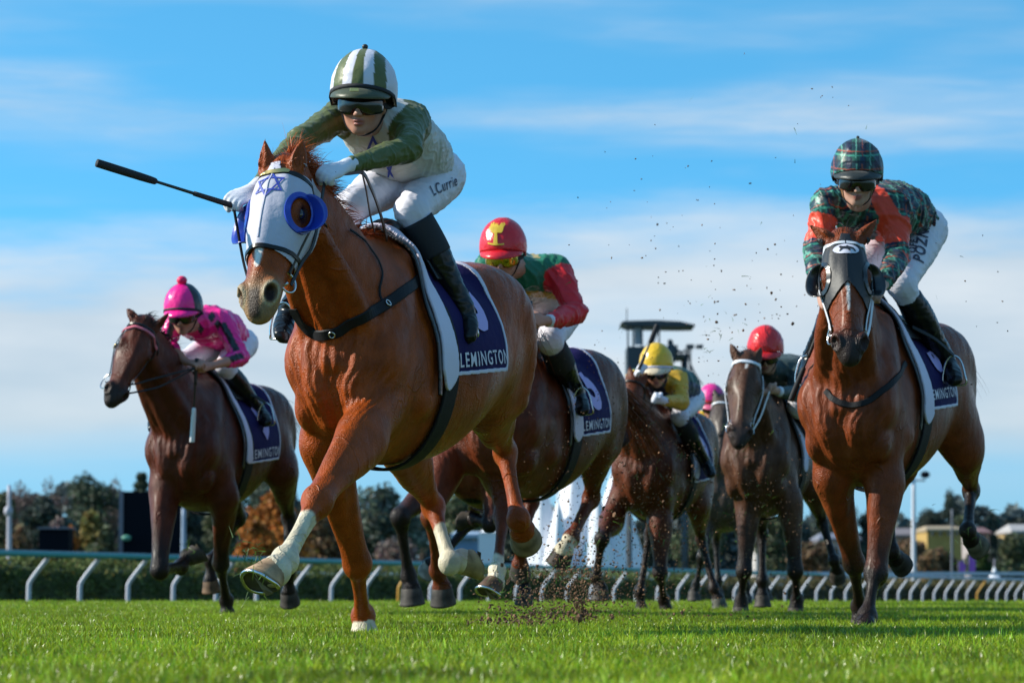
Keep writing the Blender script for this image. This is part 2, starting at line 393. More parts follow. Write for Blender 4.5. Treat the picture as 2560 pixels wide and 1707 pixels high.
def clip(V, F, f):
    """keep the part of the surface where f > 0, cutting faces along f = 0"""
    T = np.vstack([F[:, [0, 1, 2]], F[:, [0, 2, 3]]]) if F.shape[1] == 4 else F
    s = (f[T] > 0); c = s.sum(1)
    keep = [T[c == 3]]; newV = [V]; nv = len(V)
    def cut(a, b):
        t = f[a] / (f[a] - f[b]); return V[a] + (V[b] - V[a]) * t[:, None]
    ext = []
    T1 = T[c == 1]; s1 = s[c == 1]
    if len(T1):
        r = s1.argmax(1); i = np.arange(len(T1)); a, b, d = T1[i, r], T1[i, (r + 1) % 3], T1[i, (r + 2) % 3]
        n = len(T1); ext.append(cut(a, b)); ext.append(cut(a, d))
        keep.append(np.stack([a, nv + i, nv + n + i], 1)); nv += 2 * n
    T2 = T[c == 2]; s2 = s[c == 2]
    if len(T2):
        r = (~s2).argmax(1); i = np.arange(len(T2)); o, a, b = T2[i, r], T2[i, (r + 1) % 3], T2[i, (r + 2) % 3]
        n = len(T2); ext.append(cut(a, o)); ext.append(cut(b, o))
        keep.append(np.stack([a, b, nv + n + i], 1)); keep.append(np.stack([a, nv + n + i, nv + i], 1)); nv += 2 * n
    VV = np.vstack([V] + ext); T = np.vstack(keep)
    # weld
    key = np.round(VV * 20000).astype(np.int64)
    used = np.unique(T)
    _, first, inv = np.unique(key[used], axis=0, return_index=True, return_inverse=True)
    inv = inv.ravel()
    remap = np.zeros(len(VV), dtype=np.int64); remap[used] = inv
    T = remap[T]; VV = VV[used[first]]
    ok = (T[:, 0] != T[:, 1]) & (T[:, 1] != T[:, 2]) & (T[:, 0] != T[:, 2])
    return VV, T[ok]
def shell(name, V, F, N, f, off, thick, mat, parent, puff=None, colf=None, smoothing=0):
    """cloth that follows a body: the part of the body's skin where f > 0, lifted off by off metres and given thickness"""
    W = V + N * (off if np.isscalar(off) else off[:, None])
    VV, T = clip(W, F, f)
    for _ in range(smoothing): VV = laplace(VV, T, 0.5)
    o = mesh_obj(name, VV, T, mat, parent, col=None if colf is None else colf(VV))
    md = o.modifiers.new('thickness', 'SOLIDIFY'); md.thickness = thick; md.offset = 1.0
    return o
def bvh_of(V, F):
    T = np.vstack([F[:, [0, 1, 2]], F[:, [0, 2, 3]]]) if F.shape[1] == 4 else F
    return BVHTree.FromPolygons(V.tolist(), T.tolist())

# ---------------------------------------------------------------- straps, tubes, decals
def frame_of(d, ref):
    d = d / max(np.linalg.norm(d), 1e-9); s = np.cross(d, ref); n = np.linalg.norm(s)
    if n < 1e-5: s = np.cross(d, (1.0, .1, .2)); n = np.linalg.norm(s)
    s /= n; return d, s, np.cross(s, d)
def ribbon(name, pts, w, t, mat, parent, bvh=None, lift=0.004, normal=None, closed=False, sub=8, taper=None):
    """flat strap through pts; with bvh it is laid onto that surface"""
    q = np.array([npv(p) for p in pts])
    if closed: q = np.vstack([q, q[:1]])
    q = crspline(q, sub)
    if closed: q = q[:-1]
    n = len(q); Nn = np.zeros((n, 3))
    if bvh is not None:
        for i in range(n):
            loc, no, _, _ = bvh.find_nearest(Vector(q[i]))
            if loc is not None: Nn[i] = npv(no); q[i] = npv(loc) + npv(no) * lift
        for _ in range(3):
            a = np.roll(Nn, 1, 0); b = np.roll(Nn, -1, 0)
            if not closed: a[0] = Nn[0]; b[-1] = Nn[-1]
            Nn = Nn + a + b; Nn /= np.maximum(np.linalg.norm(Nn, axis=1), 1e-9)[:, None]
        for _ in range(2):
            a = np.roll(q, 1, 0); b = np.roll(q, -1, 0)
            if not closed: a[0] = q[0]; b[-1] = q[-1]
            q = (2 * q + a + b) / 4
    else: Nn[:] = npv(normal if normal is not None else (0, -1, 0))
    V = []; F = []
    for i in range(n):
        if closed: d = q[(i + 1) % n] - q[i - 1]
        else: d = q[min(i + 1, n - 1)] - q[max(i - 1, 0)]
        d, s, u = frame_of(d, Nn[i])
        ww = w * (1 if taper is None else taper(i / (n - 1)))
        for (a, b) in ((-1, 0), (1, 0), (.8, 1), (-.8, 1)):
            V.append(q[i] + s * a * ww / 2 + u * b * t)
    m = n if closed else n - 1
    for i in range(m):
        j = (i + 1) % n
        for k in range(4): F.append((4 * i + k, 4 * i + (k + 1) % 4, 4 * j + (k + 1) % 4, 4 * j + k))
    if not closed: F.append((3, 2, 1, 0)); F.append(tuple(4 * (n - 1) + k for k in range(4)))
    o = mesh_obj(name, V, F, mat, parent, smooth=False); return o
def tube_geo(pts, rad, seg=8, sub=4, closed=False, V=None, F=None, cap=True):
    q = np.array([npv(p) for p in pts]); rad = np.asarray(rad if hasattr(rad, '__len__') else [rad] * len(q), float)
    if closed: q = np.vstack([q, q[:1]]); rad = np.append(rad, rad[0])
    qq = crspline(np.hstack([q, rad[:, None]]), sub)
    if closed: qq = qq[:-1]
    q = qq[:, :3]; r = np.maximum(qq[:, 3], 0.0003); n = len(q)
    V = [] if V is None else V; F = [] if F is None else F; b0 = len(V)
    ref = np.array([.13, .31, .94])
    for i in range(n):
        d = (q[(i + 1) % n] - q[i - 1]) if closed else (q[min(i + 1, n - 1)] - q[max(i - 1, 0)])
        d, s, u = frame_of(d, ref)
        ref = u
        for k in range(seg):
            a = 2 * math.pi * k / seg
            V.append(q[i] + (s * math.cos(a) + u * math.sin(a)) * r[i])
    for i in range(n if closed else n - 1):
        j = (i + 1) % n
        for k in range(seg):
            F.append((b0 + seg * i + k, b0 + seg * i + (k + 1) % seg, b0 + seg * j + (k + 1) % seg, b0 + seg * j + k))
    if not closed and cap:
        F.append(tuple(b0 + seg - 1 - k for k in range(seg))); F.append(tuple(b0 + seg * (n - 1) + k for k in range(seg)))
    return V, F
def tube(name, pts, rad, mat, parent=None, seg=8, sub=4, closed=False):
    V, F = tube_geo(pts, rad, seg, sub, closed); return mesh_obj(name, V, F, mat, parent)
def ring(name, c, normal, r, tr, mat, parent, squash=1.0, up=(0, 0, 1)):
    n, s, u = frame_of(npv(normal), npv(up)); c = npv(c)
    pts = [c + s * math.cos(a) * r + u * math.sin(a) * r * squash for a in np.linspace(0, 2 * math.pi, 13)[:-1]]
    return tube(name, pts, tr, mat, parent, seg=6, sub=2, closed=True)
def box_geo(c, size, V, F, R=None):
    b = len(V); R = np.eye(3) if R is None else R
    for dx in (-1, 1):
        for dy in (-1, 1):
            for dz in (-1, 1): V.append(npv(c) + R @ (np.array([dx, dy, dz]) * np.array(size) / 2))
    for f in ((0, 1, 3, 2), (4, 6, 7, 5), (0, 4, 5, 1), (2, 3, 7, 6), (0, 2, 6, 4), (1, 5, 7, 3)): F.append(tuple(b + i for i in f))
def box(name, c, size, mat, parent=None, bevel=0.0, R=None):
    V = []; F = []; box_geo(c, size, V, F, R)
    o = mesh_obj(name, V, F, mat, parent, smooth=False)
    if bevel: m = o.modifiers.new('b', 'BEVEL'); m.width = bevel; m.segments = 2
    return o
def ellipsoid(name, c, r, mat, parent, R=None, seg=16, col=None):
    V = []; F = []; R = np.eye(3) if R is None else np.asarray(R)
    n = seg // 2
    for i in range(n + 1):
        th = math.pi * i / n
        for j in range(seg):
            ph = 2 * math.pi * j / seg
            l = np.array([math.sin(th) * math.cos(ph) * r[0], math.sin(th) * math.sin(ph) * r[1], math.cos(th) * r[2]])
            V.append(npv(c) + l @ R)
    for i in range(n):
        for j in range(seg):
            F.append((i * seg + j, (i + 1) * seg + j, (i + 1) * seg + (j + 1) % seg, i * seg + (j + 1) % seg))
    return mesh_obj(name, V, F, mat, parent, col=col)
def tri_grid(polys, step):
    """polys: list of 2D polygons (outline lists); returns fine triangles covering them"""
    import bmesh
    bm = bmesh.new()
    for p in polys:
        vs = [bm.verts.new((a, b, 0)) for a, b in p]; bm.faces.new(vs)
    bmesh.ops.triangulate(bm, faces=bm.faces[:])
    return refine(bm, step)
def refine(bm, step):
    import bmesh
    for _ in range(5):
        es = [e for e in bm.edges if e.calc_length() > step]
        if not es: break
        bmesh.ops.subdivide_edges(bm, edges=es, cuts=1)
        bmesh.ops.triangulate(bm, faces=bm.faces[:])
    V = [tuple(v.co) for v in bm.verts]; bm.verts.index_update()
    F = [tuple(v.index for v in f.verts) for f in bm.faces]; bm.free()
    return V, F
def text_geo(txt, size, step, bold=0.0, shear=0.0):
    import bmesh
    cu = bpy.data.curves.new('txt', 'FONT'); cu.body = txt; cu.size = size; cu.align_x = 'CENTER'; cu.align_y = 'CENTER'
    cu.offset = bold; cu.shear = shear; cu.space_character = 1.22; cu.resolution_u = 3
    ob = bpy.data.objects.new('txt', cu); link(ob)
    me = ob.to_mesh(); bm = bmesh.new(); bm.from_mesh(me); ob.to_mesh_clear()
    bpy.data.objects.remove(ob); bpy.data.curves.remove(cu)
    bmesh.ops.triangulate(bm, faces=bm.faces[:])
    return refine(bm, step)
def decal(name, geo, origin, ex, ey, bvh, mat, parent, lift=0.003, maxd=0.6, fallback=None):
    """flat print laid on a surface: each point is dropped along -normal onto it"""
    V, F = geo; ex = npv(ex); ey = npv(ey); o = npv(origin); n = np.cross(ex, ey); n /= np.linalg.norm(n)
    W = []; ok = []
    for (a, b, _) in V:
        p = o + ex * a + ey * b
        h = bvh.ray_cast(Vector(p + n * 0.3), Vector(-n), maxd)
        if h[0] is None:
            q = bvh.find_nearest(Vector(p)); W.append(npv(q[0]) + npv(q[1]) * lift); ok.append((npv(q[0]) - p).dot(n) < .02 and np.linalg.norm((npv(q[0]) - p) - n * (npv(q[0]) - p).dot(n)) < .035)
        else: W.append(npv(h[0]) + npv(h[1]) * lift); ok.append(True)
    F = [f for f in F if all(ok[i] for i in f)]
    if not F: return None
    return mesh_obj(name, W, F, mat, parent, smooth=True)
def strands(name, roots, dirs, length, width, mat, parent, col, droop=0.3, jitter=0.3, segs=5, rng=None):
    rng = rng or np.random.RandomState(3)
    V = []; F = []; C = []
    for r, d in zip(roots, dirs):
        d = npv(d) + rng.randn(3) * jitter; d /= np.linalg.norm(d); L = length * rng.uniform(.5, 1.1)
        s = np.cross(d, rng.randn(3)); s /= np.linalg.norm(s) + 1e-9
        p = npv(r); b = len(V); c = np.array(col) * rng.uniform(.6, 1.3)
        for i in range(segs + 1):
            w = width * (1 - i / (segs + .3)) / 2
            V += [p - s * w, p + s * w]; C += [c, c]
            p = p + d * L / segs; d = d + np.array([0, 0, -droop / segs]) + rng.randn(3) * jitter * .12; d /= np.linalg.norm(d)
        for i in range(segs): F.append((b + 2 * i, b + 2 * i + 1, b + 2 * i + 3, b + 2 * i + 2))
    return mesh_obj(name, V, np.array(F), mat, parent, col=np.array(C))

def unit(v): v = npv(v); return v / max(np.linalg.norm(v), 1e-9)
def wrinkle(V, N, amp, freq, seed=0, aniso=None):
    """soft cloth folds: ridged, domain-warped waves"""
    q = V * freq + seed * 1.7
    w = np.stack([np.sin(q[:, 1] * 1.3 + np.cos(q[:, 2] * .9)), np.sin(q[:, 2] * 1.1 + np.cos(q[:, 0] * 1.2)), np.sin(q[:, 0] * .8 + np.cos(q[:, 1]))], 1)
    r = q + w * 1.3
    a = 1 - np.abs(np.sin(r[:, 0] * .9 + r[:, 2] * 1.2)); b = 1 - np.abs(np.sin(r[:, 1] * 1.5 - r[:, 2] * .8 + 1)); c = 1 - np.abs(np.sin(r[:, 2] * 2.3 + r[:, 0] * 1.9))
    return V + N * (amp * ((a ** 2) * .6 + (b ** 2) * .45 + (c ** 2) * .3 - .5))[:, None]
def segdist(V, a, b):
    d = b - a; t = np.clip(((V - a) @ d) / max(d.dot(d), 1e-9), 0, 1); return np.linalg.norm(V - a - t[:, None] * d, axis=1), t

# ---------------------------------------------------------------- horses
def lerp(a, b, t): return a + (b - a) * t
SEC = [(.47, 1.14, 1.00, .05, .2), (.43, 1.25, .88, .135, .25), (.36, 1.34, .79, .185, .35), (.25, 1.44, .73, .212, .42), (.10, 1.53, .70, .225, .52), (0, 1.575, .69, .235, .58),
       (-.15, 1.56, .69, .258, .50), (-.4, 1.50, .715, .288, .30), (-.62, 1.515, .78, .290, .26), (-.82, 1.565, .86, .275, .28), (-1.0, 1.575, .93, .262, .30), (-1.14, 1.53, .98, .235, .28),
       (-1.26, 1.43, 1.02, .175, .25), (-1.33, 1.30, 1.10, .08, .2)]
class Horse: pass
def build_horse(key, X, Y, yaw, label, coat, head, legs, h=0.012, sec=None, dz=0.0, evec=None, socks={}, dark=None, darkleg=1.0, group='race horses galloping in the field',
                neckw=1.0, mane_col=None, tail=True, muzzle_col=(.03, .02, .018), blaze=None, ears=None, headw=1.0, opt_rim=None, width=1.0, belly_col=None):
    H = Horse(); H.key = key
    f = np.array([-math.sin(yaw), -math.cos(yaw), 0]); l = np.array([math.cos(yaw), -math.sin(yaw), 0]); u = np.array([0, 0, 1.])
    M = Matrix(((f[0], l[0], 0, X), (f[1], l[1], 0, Y), (0, 0, 1, 0), (0, 0, 0, 1)))
    Mi = M.inverted()
    H.M, H.Mi = M, Mi
    L = lambda p: npv(Mi @ Vector(p))
    Ld = lambda v: npv(Mi.to_3x3() @ Vector(v))
    H.L, H.Ld = L, Ld
    pl = lambda t: L(P(*t))
    H.pl = pl
    root = empty('race_horse', None, M); tag(root, label, 'horse', group); H.root = root
    # head frame
    poll = pl(head[0]); muz = pl(head[1]); a = muz - poll; HL = np.linalg.norm(a); a = a / HL
    e = L(P(*evec[1])) - L(P(*evec[0])); e = e - a * e.dot(a); e /= np.linalg.norm(e)      # towards the horse's left
    nn = np.cross(a, e); 
    if nn.dot(np.array([1, 0, .6])) < 0: nn = -nn
    sc = HL / 0.63
    def hd(t, s, n): return poll + (a * t + e * s + nn * n) * sc
    H.hd, H.a, H.e, H.nn, H.sc, H.poll = hd, a, e, nn, sc, poll
    HR = np.array([a, e, nn])
    def tsn(V): q = (V - poll) / sc; return q @ a, q @ e, q @ nn
    H.tsn = tsn
    LG = {k: [pl(p) for p in v['p']] for k, v in legs.items()}
    allp = np.vstack([np.array(v) for v in LG.values()] + [[poll], [muz + a * .1], [poll + np.array([0, 0, .25])]])
    sec = [(s[0], s[1] + dz, s[2] + dz, s[3] * width, s[4]) for s in (sec or SEC)]
    lo = np.minimum(allp.min(0) - .14, (-1.42, -.36, .6)); hi = np.maximum(allp.max(0) + .14, (.55, .36, 1.68 + dz))
    F = Field(lo, hi, h)
    F.torso(sec)
    A3 = lambda *v: np.array(v, float)
    z = dz
    for s in (-1, 1):
        # shoulder, chest and quarters: each muscle is its own swelling, small blends keep the furrows between them
        F.chain([A3(.02, s * .115, 1.46 + z), A3(.20, s * .175, 1.25 + z), A3(.335, s * .165, 1.07 + z)], [(.07, .6), (.10, .55), (.085, .75)], side=(0, 1, 0), k=.035)
        F.chain([A3(.33, s * .135, 1.24 + z), A3(.385, s * .105, 1.10 + z), A3(.41, s * .070, .96 + z), A3(.38, s * .045, .84 + z)], [(.05, 1), (.078, 1), (.070, .95), (.035, .9)], k=.014)       # breast muscle
        F.chain([A3(.36, s * .150, 1.10 + z), A3(.36, s * .125, .96 + z), A3(.30, s * .10, .84 + z)], [.055, .062, .045], k=.014)      # and the one behind it
        F.ell(A3(.30, s * .150, .90 + z), (.09, .06, .10), k=.012)
        F.ell(A3(.315, s * .172, 1.07 + z), (.10, .070, .13), k=.024)         # point of the shoulder
        F.chain([A3(.40, s * .155, 1.24 + z), A3(.455, s * .150, 1.06 + z), A3(.44, s * .135, .90 + z)], [.012, .016, .010], k=.03, op='sub')
        F.chain([A3(.0, s * .165, 1.12 + z), A3(.05, s * .195, .96 + z)], [(.13, .6), (.10, .6)], k=.03)       # triceps
        F.chain([A3(-.72, s * .11, 1.42 + z), A3(-.98, s * .15, 1.38 + z), A3(-1.17, s * .15, 1.22 + z), A3(-1.22, s * .15, 1.02 + z)], [.11, .16, .14, .09], k=.05)
        st = LG['LH' if s > 0 else 'RH'][0]
        F.chain([A3(-.84, s * .14, 1.32 + z), lerp(A3(-.95, s * .15, 1.2 + z), st, .55), st], [(.20, .75), (.185, .7), (.12, .75)], k=.05)
    F.chain([A3(.50, 0, 1.20 + z), A3(.505, 0, 1.05 + z), A3(.48, 0, .88 + z)], [.016, .020, .016], k=.035, op='sub')
    # neck
    nb = hd(.0, 0, -.085)
    p1 = A3(.24, 0, 1.32 + z); p2 = lerp(p1, nb, .5) + A3(-.02, 0, .015); 
    F.chain([A3(-.06, 0, 1.34 + z), p1, p2, lerp(p2, nb, .6), nb], [(.22, .62), (.235, .66 * neckw), (.165, .60 * neckw), (.128, .60), (.10, .75)], side=(0, 1, 0), k=.05)
    # windpipe ridge and jugular furrow under the neck
    tn = hd(.12, 0, -.19); F.chain([A3(.40, 0, 1.12 + z), lerp(A3(.40, 0, 1.12 + z), tn, .5) , tn], [.055, .05, .04], k=.03)
    for s in (-1, 1):
        F.chain([A3(.36, s * .10, 1.16 + z), lerp(A3(.36, s * .12, 1.16 + z), hd(.10, s * .06, -.12), .5), hd(.08, s * .055, -.12)], [.06, .05, .03], k=.035)
    # head
    tt = [(-.03, -.07, .070, .080), (.05, -.075, .092, .100), (.13, -.085, .110, .118), (.20, -.088, .114, .125), (.29, -.088, .094, .118), (.38, -.078, .078, .095), (.46, -.066, .069, .076), (.53, -.062, .070, .068), (.585, -.066, .064, .060), (.618, -.068, .050, .048)]
    F.chain([hd(t, 0, n) for t, n, w, d in tt], [(d * sc, headw * w / d) for t, n, w, d in tt], side=e, k=.02, sub=3)
    for s in (-1, 1):
        F.ell(hd(.17, s * .058, -.165), np.array((.115, .038, .085)) * sc, HR, k=.02)      # cheek
        F.ell(hd(.195, s * .098, -.028), np.array((.045, .026, .026)) * sc, HR, k=.018)    # brow
        F.chain([hd(.215, s * .103, -.055), hd(.30, s * .085, -.066), hd(.37, s * .07, -.07)], [.012 * sc, .013 * sc, .006 * sc], k=.018)
        F.ell(hd(.555, s * .058, -.032), np.array((.054, .034, .042)) * sc, HR, k=.012)    # nostril wing
        F.ell(hd(.12, s * .045, .012), np.array((.08, .03, .014)) * sc, HR, k=.02)
    F.chain([hd(.24, 0, -.19), hd(.36, 0, -.155), hd(.50, 0, -.125), hd(.575, 0, -.118)], [.040 * sc, .032 * sc, .028 * sc, .032 * sc], k=.02)
    F.chain([hd(.10, 0, .010), hd(.3, 0, .014), hd(.50, 0, -.012)], [.03 * sc, .026 * sc, .022 * sc], k=.03)
    for s in (-1, 1):
        F.ell(hd(.580, s * .074, -.012), np.array((.040, .024, .030)) * sc, HR, k=.006, op='sub')
        F.ell(hd(.585, s * .070, -.105), np.array((.05, .03, .0045)) * sc, HR, k=.006, op='sub')    # mouth slit
        F.ell(hd(.198, s * .121, -.045), np.array((.026, .018, .017)) * sc, HR, k=.008, op='sub')    # eye socket
    # ears
    H.eartips = []
    for i, s in enumerate((-1, 1)):
        b = hd(.0, s * .062, -.03)
        tip = pl(ears[i]) if ears else hd(-.15, s * .085, .01)
        ax = (tip - b); EL = np.linalg.norm(ax); axn = ax / EL
        side = e - axn * e.dot(axn); side /= np.linalg.norm(side)
        F.chain([b, b + ax * .3 + nn * .006, b + ax * .65 + nn * .004, tip], [(.034 * sc, .95), (.037 * sc, .95), (.025 * sc, .85), (.004, .7)], side=side, k=.012)
        fr = np.cross(axn, side); fr = fr if fr.dot(nn + np.array([.6, 0, 0])) > 0 else -fr
        fr = fr * .85 + side * s * .45; fr /= np.linalg.norm(fr)
        F.chain([b + ax * .22 + fr * .034 * sc, b + ax * .5 + fr * .032 * sc, b + ax * .8 + fr * .016 * sc], [.017 * sc, .017 * sc, .006], k=.008, op='sub')
        H.eartips.append(tip)
    # legs
    H.hoofs = {}
    for kx, q in LG.items():
        s = 1 if kx[0] == 'L' else -1; opt = legs[kx]; g = opt.get('g', 1.0)
        if kx[1] == 'F':
            el, kn, fe, co = q
            sh = A3(.16, s * .165, 1.05 + z)
            lat = npv(opt['lat']) if 'lat' in opt else A3(0, 1, 0)
            F.chain([sh, el + (sh - el) * .25, el], [(.10, .7), (.105, .75), (.102 * g, .8)], side=lat, k=.045)
            fa = kn - el
            F.chain([el + fa * -.02, el + fa * .22, el + fa * .5, el + fa * .80, kn], [(.098 * g, .80), (.092 * g, .80), (.071 * g, .82), (.050 * g, .95), (.050 * g, 1.05)], side=lat, k=.03)
            F.chain([el + fa * .05 + lat * .03 * s, el + fa * .45 + lat * .025 * s], [.06 * g, .035 * g], k=.02)
            F.ell(kn + (fe - kn) * .04, (.048 * g, .049 * g, .058 * g), k=.02)
            ca = fe - kn
            F.chain([kn + ca * .08, kn + ca * .3, kn + ca * .6, kn + ca * .9, fe], [(.044 * g, .95), (.0355 * g, .84), (.031 * g, .84), (.035 * g, .95), (.043 * g, .95)], side=lat, k=.015)
        else:
            stf, hk, fe, co = q
            lat = A3(0, 1, 0); ga = hk - stf
            F.chain([stf - ga * .05, stf + ga * .3, stf + ga * .62, stf + ga * .88, hk], [(.125 * g, .75), (.108 * g, .72), (.070 * g, .72), (.047 * g, .85), (.050 * g, .85)], side=lat, k=.04)
            ca = fe - hk
            # point of the hock, behind and above the joint
            back = -(ga / np.linalg.norm(ga)) * .0 + (ga / np.linalg.norm(ga)) * .045 - (ca / np.linalg.norm(ca)) * .055
            F.chain([stf + ga * .6 - A3(.03, 0, 0), hk + back * .6, hk + back], [.03, .026, .026], k=.02)
            F.ell(hk + ca * .04, (.052 * g, .046 * g, .06 * g), k=.02)
            F.chain([hk + ca * .05, hk + ca * .3, hk + ca * .6, hk + ca * .92, fe], [(.050 * g, .85), (.040 * g, .80), (.034 * g, .84), (.037 * g, .92), (.045 * g, .95)], side=lat, k=.015)
        if h < .0115:      # groove between cannon bone and tendons
            bk = np.cross(lat, ca); bk /= np.linalg.norm(bk); bk = bk if bk.dot(A3(1, 0, 0)) < 0 else -bk
            j0 = kn if kx[1] == 'F' else hk
            for s2 in (-1, 1): F.chain([j0 + ca * .22 + lat * s2 * .034 + bk * .010, j0 + ca * .55 + lat * s2 * .031 + bk * .009, j0 + ca * .85 + lat * s2 * .034 + bk * .010], [.007, .008, .006], k=.012, op='sub')
            F.ell(fe + bk * .030, (.022, .022, .026), k=.015)
        pa = co - fe; ca_n = ca / np.linalg.norm(ca); pn = pa / max(np.linalg.norm(pa), .01)
        F.ell(fe + (ca_n - pn) * .008, (.046 * g, .042 * g, .046 * g), k=.02)
        F.chain([fe, fe + pa * .5, co], [(.042 * g, .9), (.036 * g, .95), (.046 * g, 1.0)], side=lat, k=.015)
        F.chain([co, co + pn * .012], [(.050 * g, 1.0), (.051 * g, 1.0)], side=lat, k=.012)
        axis = npv(Ld(opt['axis'])) if 'axis' in opt else pn
        axis /= np.linalg.norm(axis)
        ref = npv(Ld(opt['toe'])) if 'toe' in opt else A3(.7, 0, -.45)
        toe = ref - axis * ref.dot(axis); toe /= np.linalg.norm(toe)
        H.hoofs[kx] = (co, axis, toe)
    V, Fc = F.mesh(smooth=2)
    t_, s_, n_ = tsn(V); am = .0013 * np.clip((V[:, 2] - .55) / .3, 0, 1) * np.where((t_ > .02) & (n_ > -.3), .25, 1)
    N0 = vnormals(V, Fc); V = V + (wrinkle(V * np.array([1.5, 1.5, .8]), N0, 1.0, 13, seed=len(key) + ord(key[0])) - V * np.array([1.5, 1.5, .8])) * am[:, None]
    # skin folds over the chest, long muscles of forearm and gaskin
    N0 = vnormals(V, Fc); zz = V[:, 2] - z
    mk = np.clip((N0[:, 0] - .25) / .4, 0, 1) * np.clip((zz - .80) / .1, 0, 1) * np.clip((1.38 - zz) / .12, 0, 1) * np.clip((V[:, 0] - .22) / .1, 0, 1) * np.where((t_ > -.02) & (n_ > -.32), 0, 1)
    fan = V[:, 1] / (.45 + .75 * np.clip((zz - .8) / .5, 0, 1)); wv = .35 * np.sin(zz * 21 + V[:, 1] * 9) + .2 * np.sin(zz * 47)
    D1 = mk * (.0042 * (1 - np.abs(np.sin(fan * 62 + wv * 2.4))) ** 1.5 * (.5 + .5 * np.sin(zz * 11 + V[:, 1] * 17)) + .0022 * np.sin(fan * 150 + wv * 5))
    mn = np.clip((V[:, 0] - .05) / .15, 0, 1) * np.clip((zz - 1.1) / .15, 0, 1) * np.where((t_ > -.02) & (n_ > -.32), 0, 1)
    D1 = D1 + mn * .0030 * np.sin(V[:, 1] * 55 + 1.2 * np.sin(zz * 9))
    for kx, q in LG.items():
        a_, b_ = q[0], q[1]; d_, t2_ = segdist(V, a_, b_); ax_ = unit(b_ - a_); e1 = unit(np.array([0, 1., 0]) - ax_ * ax_[1]); e2 = np.cross(ax_, e1)
        r_ = V - a_ - np.outer(t2_, b_ - a_); an_ = np.arctan2(r_ @ e1, r_ @ e2)
        D1 = D1 + np.where(d_ < .13, .0042 * np.sin(3 * an_ + 3 * t2_ + 1) * np.sin(math.pi * np.clip(t2_ * 1.05, 0, 1)) + .0016 * np.sin(7 * an_ + 9 * t2_) * np.sin(math.pi * t2_), 0)
    V = V + N0 * D1[:, None]
    H.V, H.F = V, Fc; H.N = vnormals(V, Fc)
    # coat colours
    coat = np.array(coat); C = np.tile(coat, (len(V), 1))
    up = np.clip((V[:, 2] - .7) / .9, 0, 1)[:, None]
    if belly_col is not None:
        w = np.clip(-H.N[:, 2:3] * 1.2 - .2, 0, 1) * np.clip((.05 - V[:, 0:1]) / .2, 0, 1) * np.clip((V[:, 2:3] - .5) / .2, 0, 1)
        C = C * (1 - w * .4) + np.array(belly_col) * w * .4
    t, s_, n_ = tsn(V)
    inhead = (t > .0) & (t < .75) & (np.abs(s_) < .2) & (n_ > -.27) & (n_ < .1)
    mw = np.clip((t - .47) / .09, 0, 1) * inhead
    C = C * (1 - mw[:, None]) + np.array(muzzle_col) * mw[:, None]
    for s in (-1, 1):
        dd = np.sqrt(((t - .578) / .042) ** 2 + ((s_ - s * .068) / .026) ** 2 + ((n_ + .014) / .032) ** 2)
        w = np.clip((1.02 - dd) / .25, 0, 1)[:, None]; C = C * (1 - w) + np.array((.02, .008, .007)) * w
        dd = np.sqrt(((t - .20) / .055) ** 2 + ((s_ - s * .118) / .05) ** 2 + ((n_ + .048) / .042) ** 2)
        w = np.clip((1.15 - dd) / .6, 0, 1)[:, None]; C = C * (1 - w) + coat * .14 * w  # dark lids, plus eye-cup shade painted into the coat round each eye
    rim = opt_rim
    if rim is not None:
        for s in (-1, 1):
            dd = np.sqrt(((t - .578) / .042) ** 2 + ((s_ - s * .068) / .026) ** 2 + ((n_ + .014) / .032) ** 2)
            w = (np.clip((dd - .95) / .1, 0, 1) * np.clip((1.5 - dd) / .3, 0, 1))[:, None] * .8; C = C * (1 - w) + np.array(rim) * w
        w = (np.clip((.030 - np.abs(s_)) / .012, 0, 1) * np.clip((t - .535) / .03, 0, 1) * np.clip((n_ + .06) / .02, 0, 1))[:, None]; C = C * (1 - w) + np.array((.05, .032, .022)) * w
        w = (np.clip((t - .56) / .03, 0, 1) * np.clip((-.085 - n_) / .02, 0, 1) * inhead * (n_ > -.2))[:, None] * .7; C = C * (1 - w) + np.array((.20, .19, .08)) * w
    if blaze:
        for (t0, t1, w0, off) in blaze:
            tc = np.clip((t - t0) / (t1 - t0), 0, 1); hw = w0 * np.sqrt(np.clip(1 - (2 * tc - 1) ** 4, 0, 1)) * (1 - .35 * tc)
            w = np.clip((hw - np.abs(s_ - off)) / .005 + .5, 0, 1) * (n_ > -.04) * (t > t0) * (t < t1)
            C = C * (1 - w[:, None]) + np.array((.66, .63, .6)) * w[:, None]
    for kx, q in LG.items():
        q = q + [H.hoofs[kx][0] + H.hoofs[kx][1] * .05]
        best = np.full(len(V), 9.); tv = np.zeros(len(V))
        for i in range(len(q) - 1):
            d = q[i + 1] - q[i]; tt_ = np.clip(((V - q[i]) @ d) / d.dot(d), 0, 1); dist = np.linalg.norm(V - q[i] - tt_[:, None] * d, axis=1)
            m = dist < best; best = np.where(m, dist, best); tv = np.where(m, i + tt_, tv)
        near = best < .125
        nz = np.array([.13 * math.sin(37 * p[0] + 23 * p[2]) * math.sin(41 * p[1] + 9 * p[2]) for p in V[near]])
        if dark is not None:
            w = np.clip((tv[near] + nz * .6 - (darkleg - .45)) / .55, 0, 1)[:, None]; C[near] = C[near] * (1 - w) + np.array(dark) * w
        if kx in socks:
            w = np.clip((tv[near] + nz * .35 - socks[kx]) / .04, 0, 1)[:, None]; C[near] = C[near] * (1 - w) + np.array((.60, .52, .38)) * w
    # dirt flecks stay as they are on the coat: not painted. Ears' edge dark
    body = mesh_obj('body', V, Fc, MAT['coat'], root, col=C); H.body = body
    H.bvh = bvh_of(V, Fc)
    o = npv(Mi @ Vector((0, 0, CAM_H)))
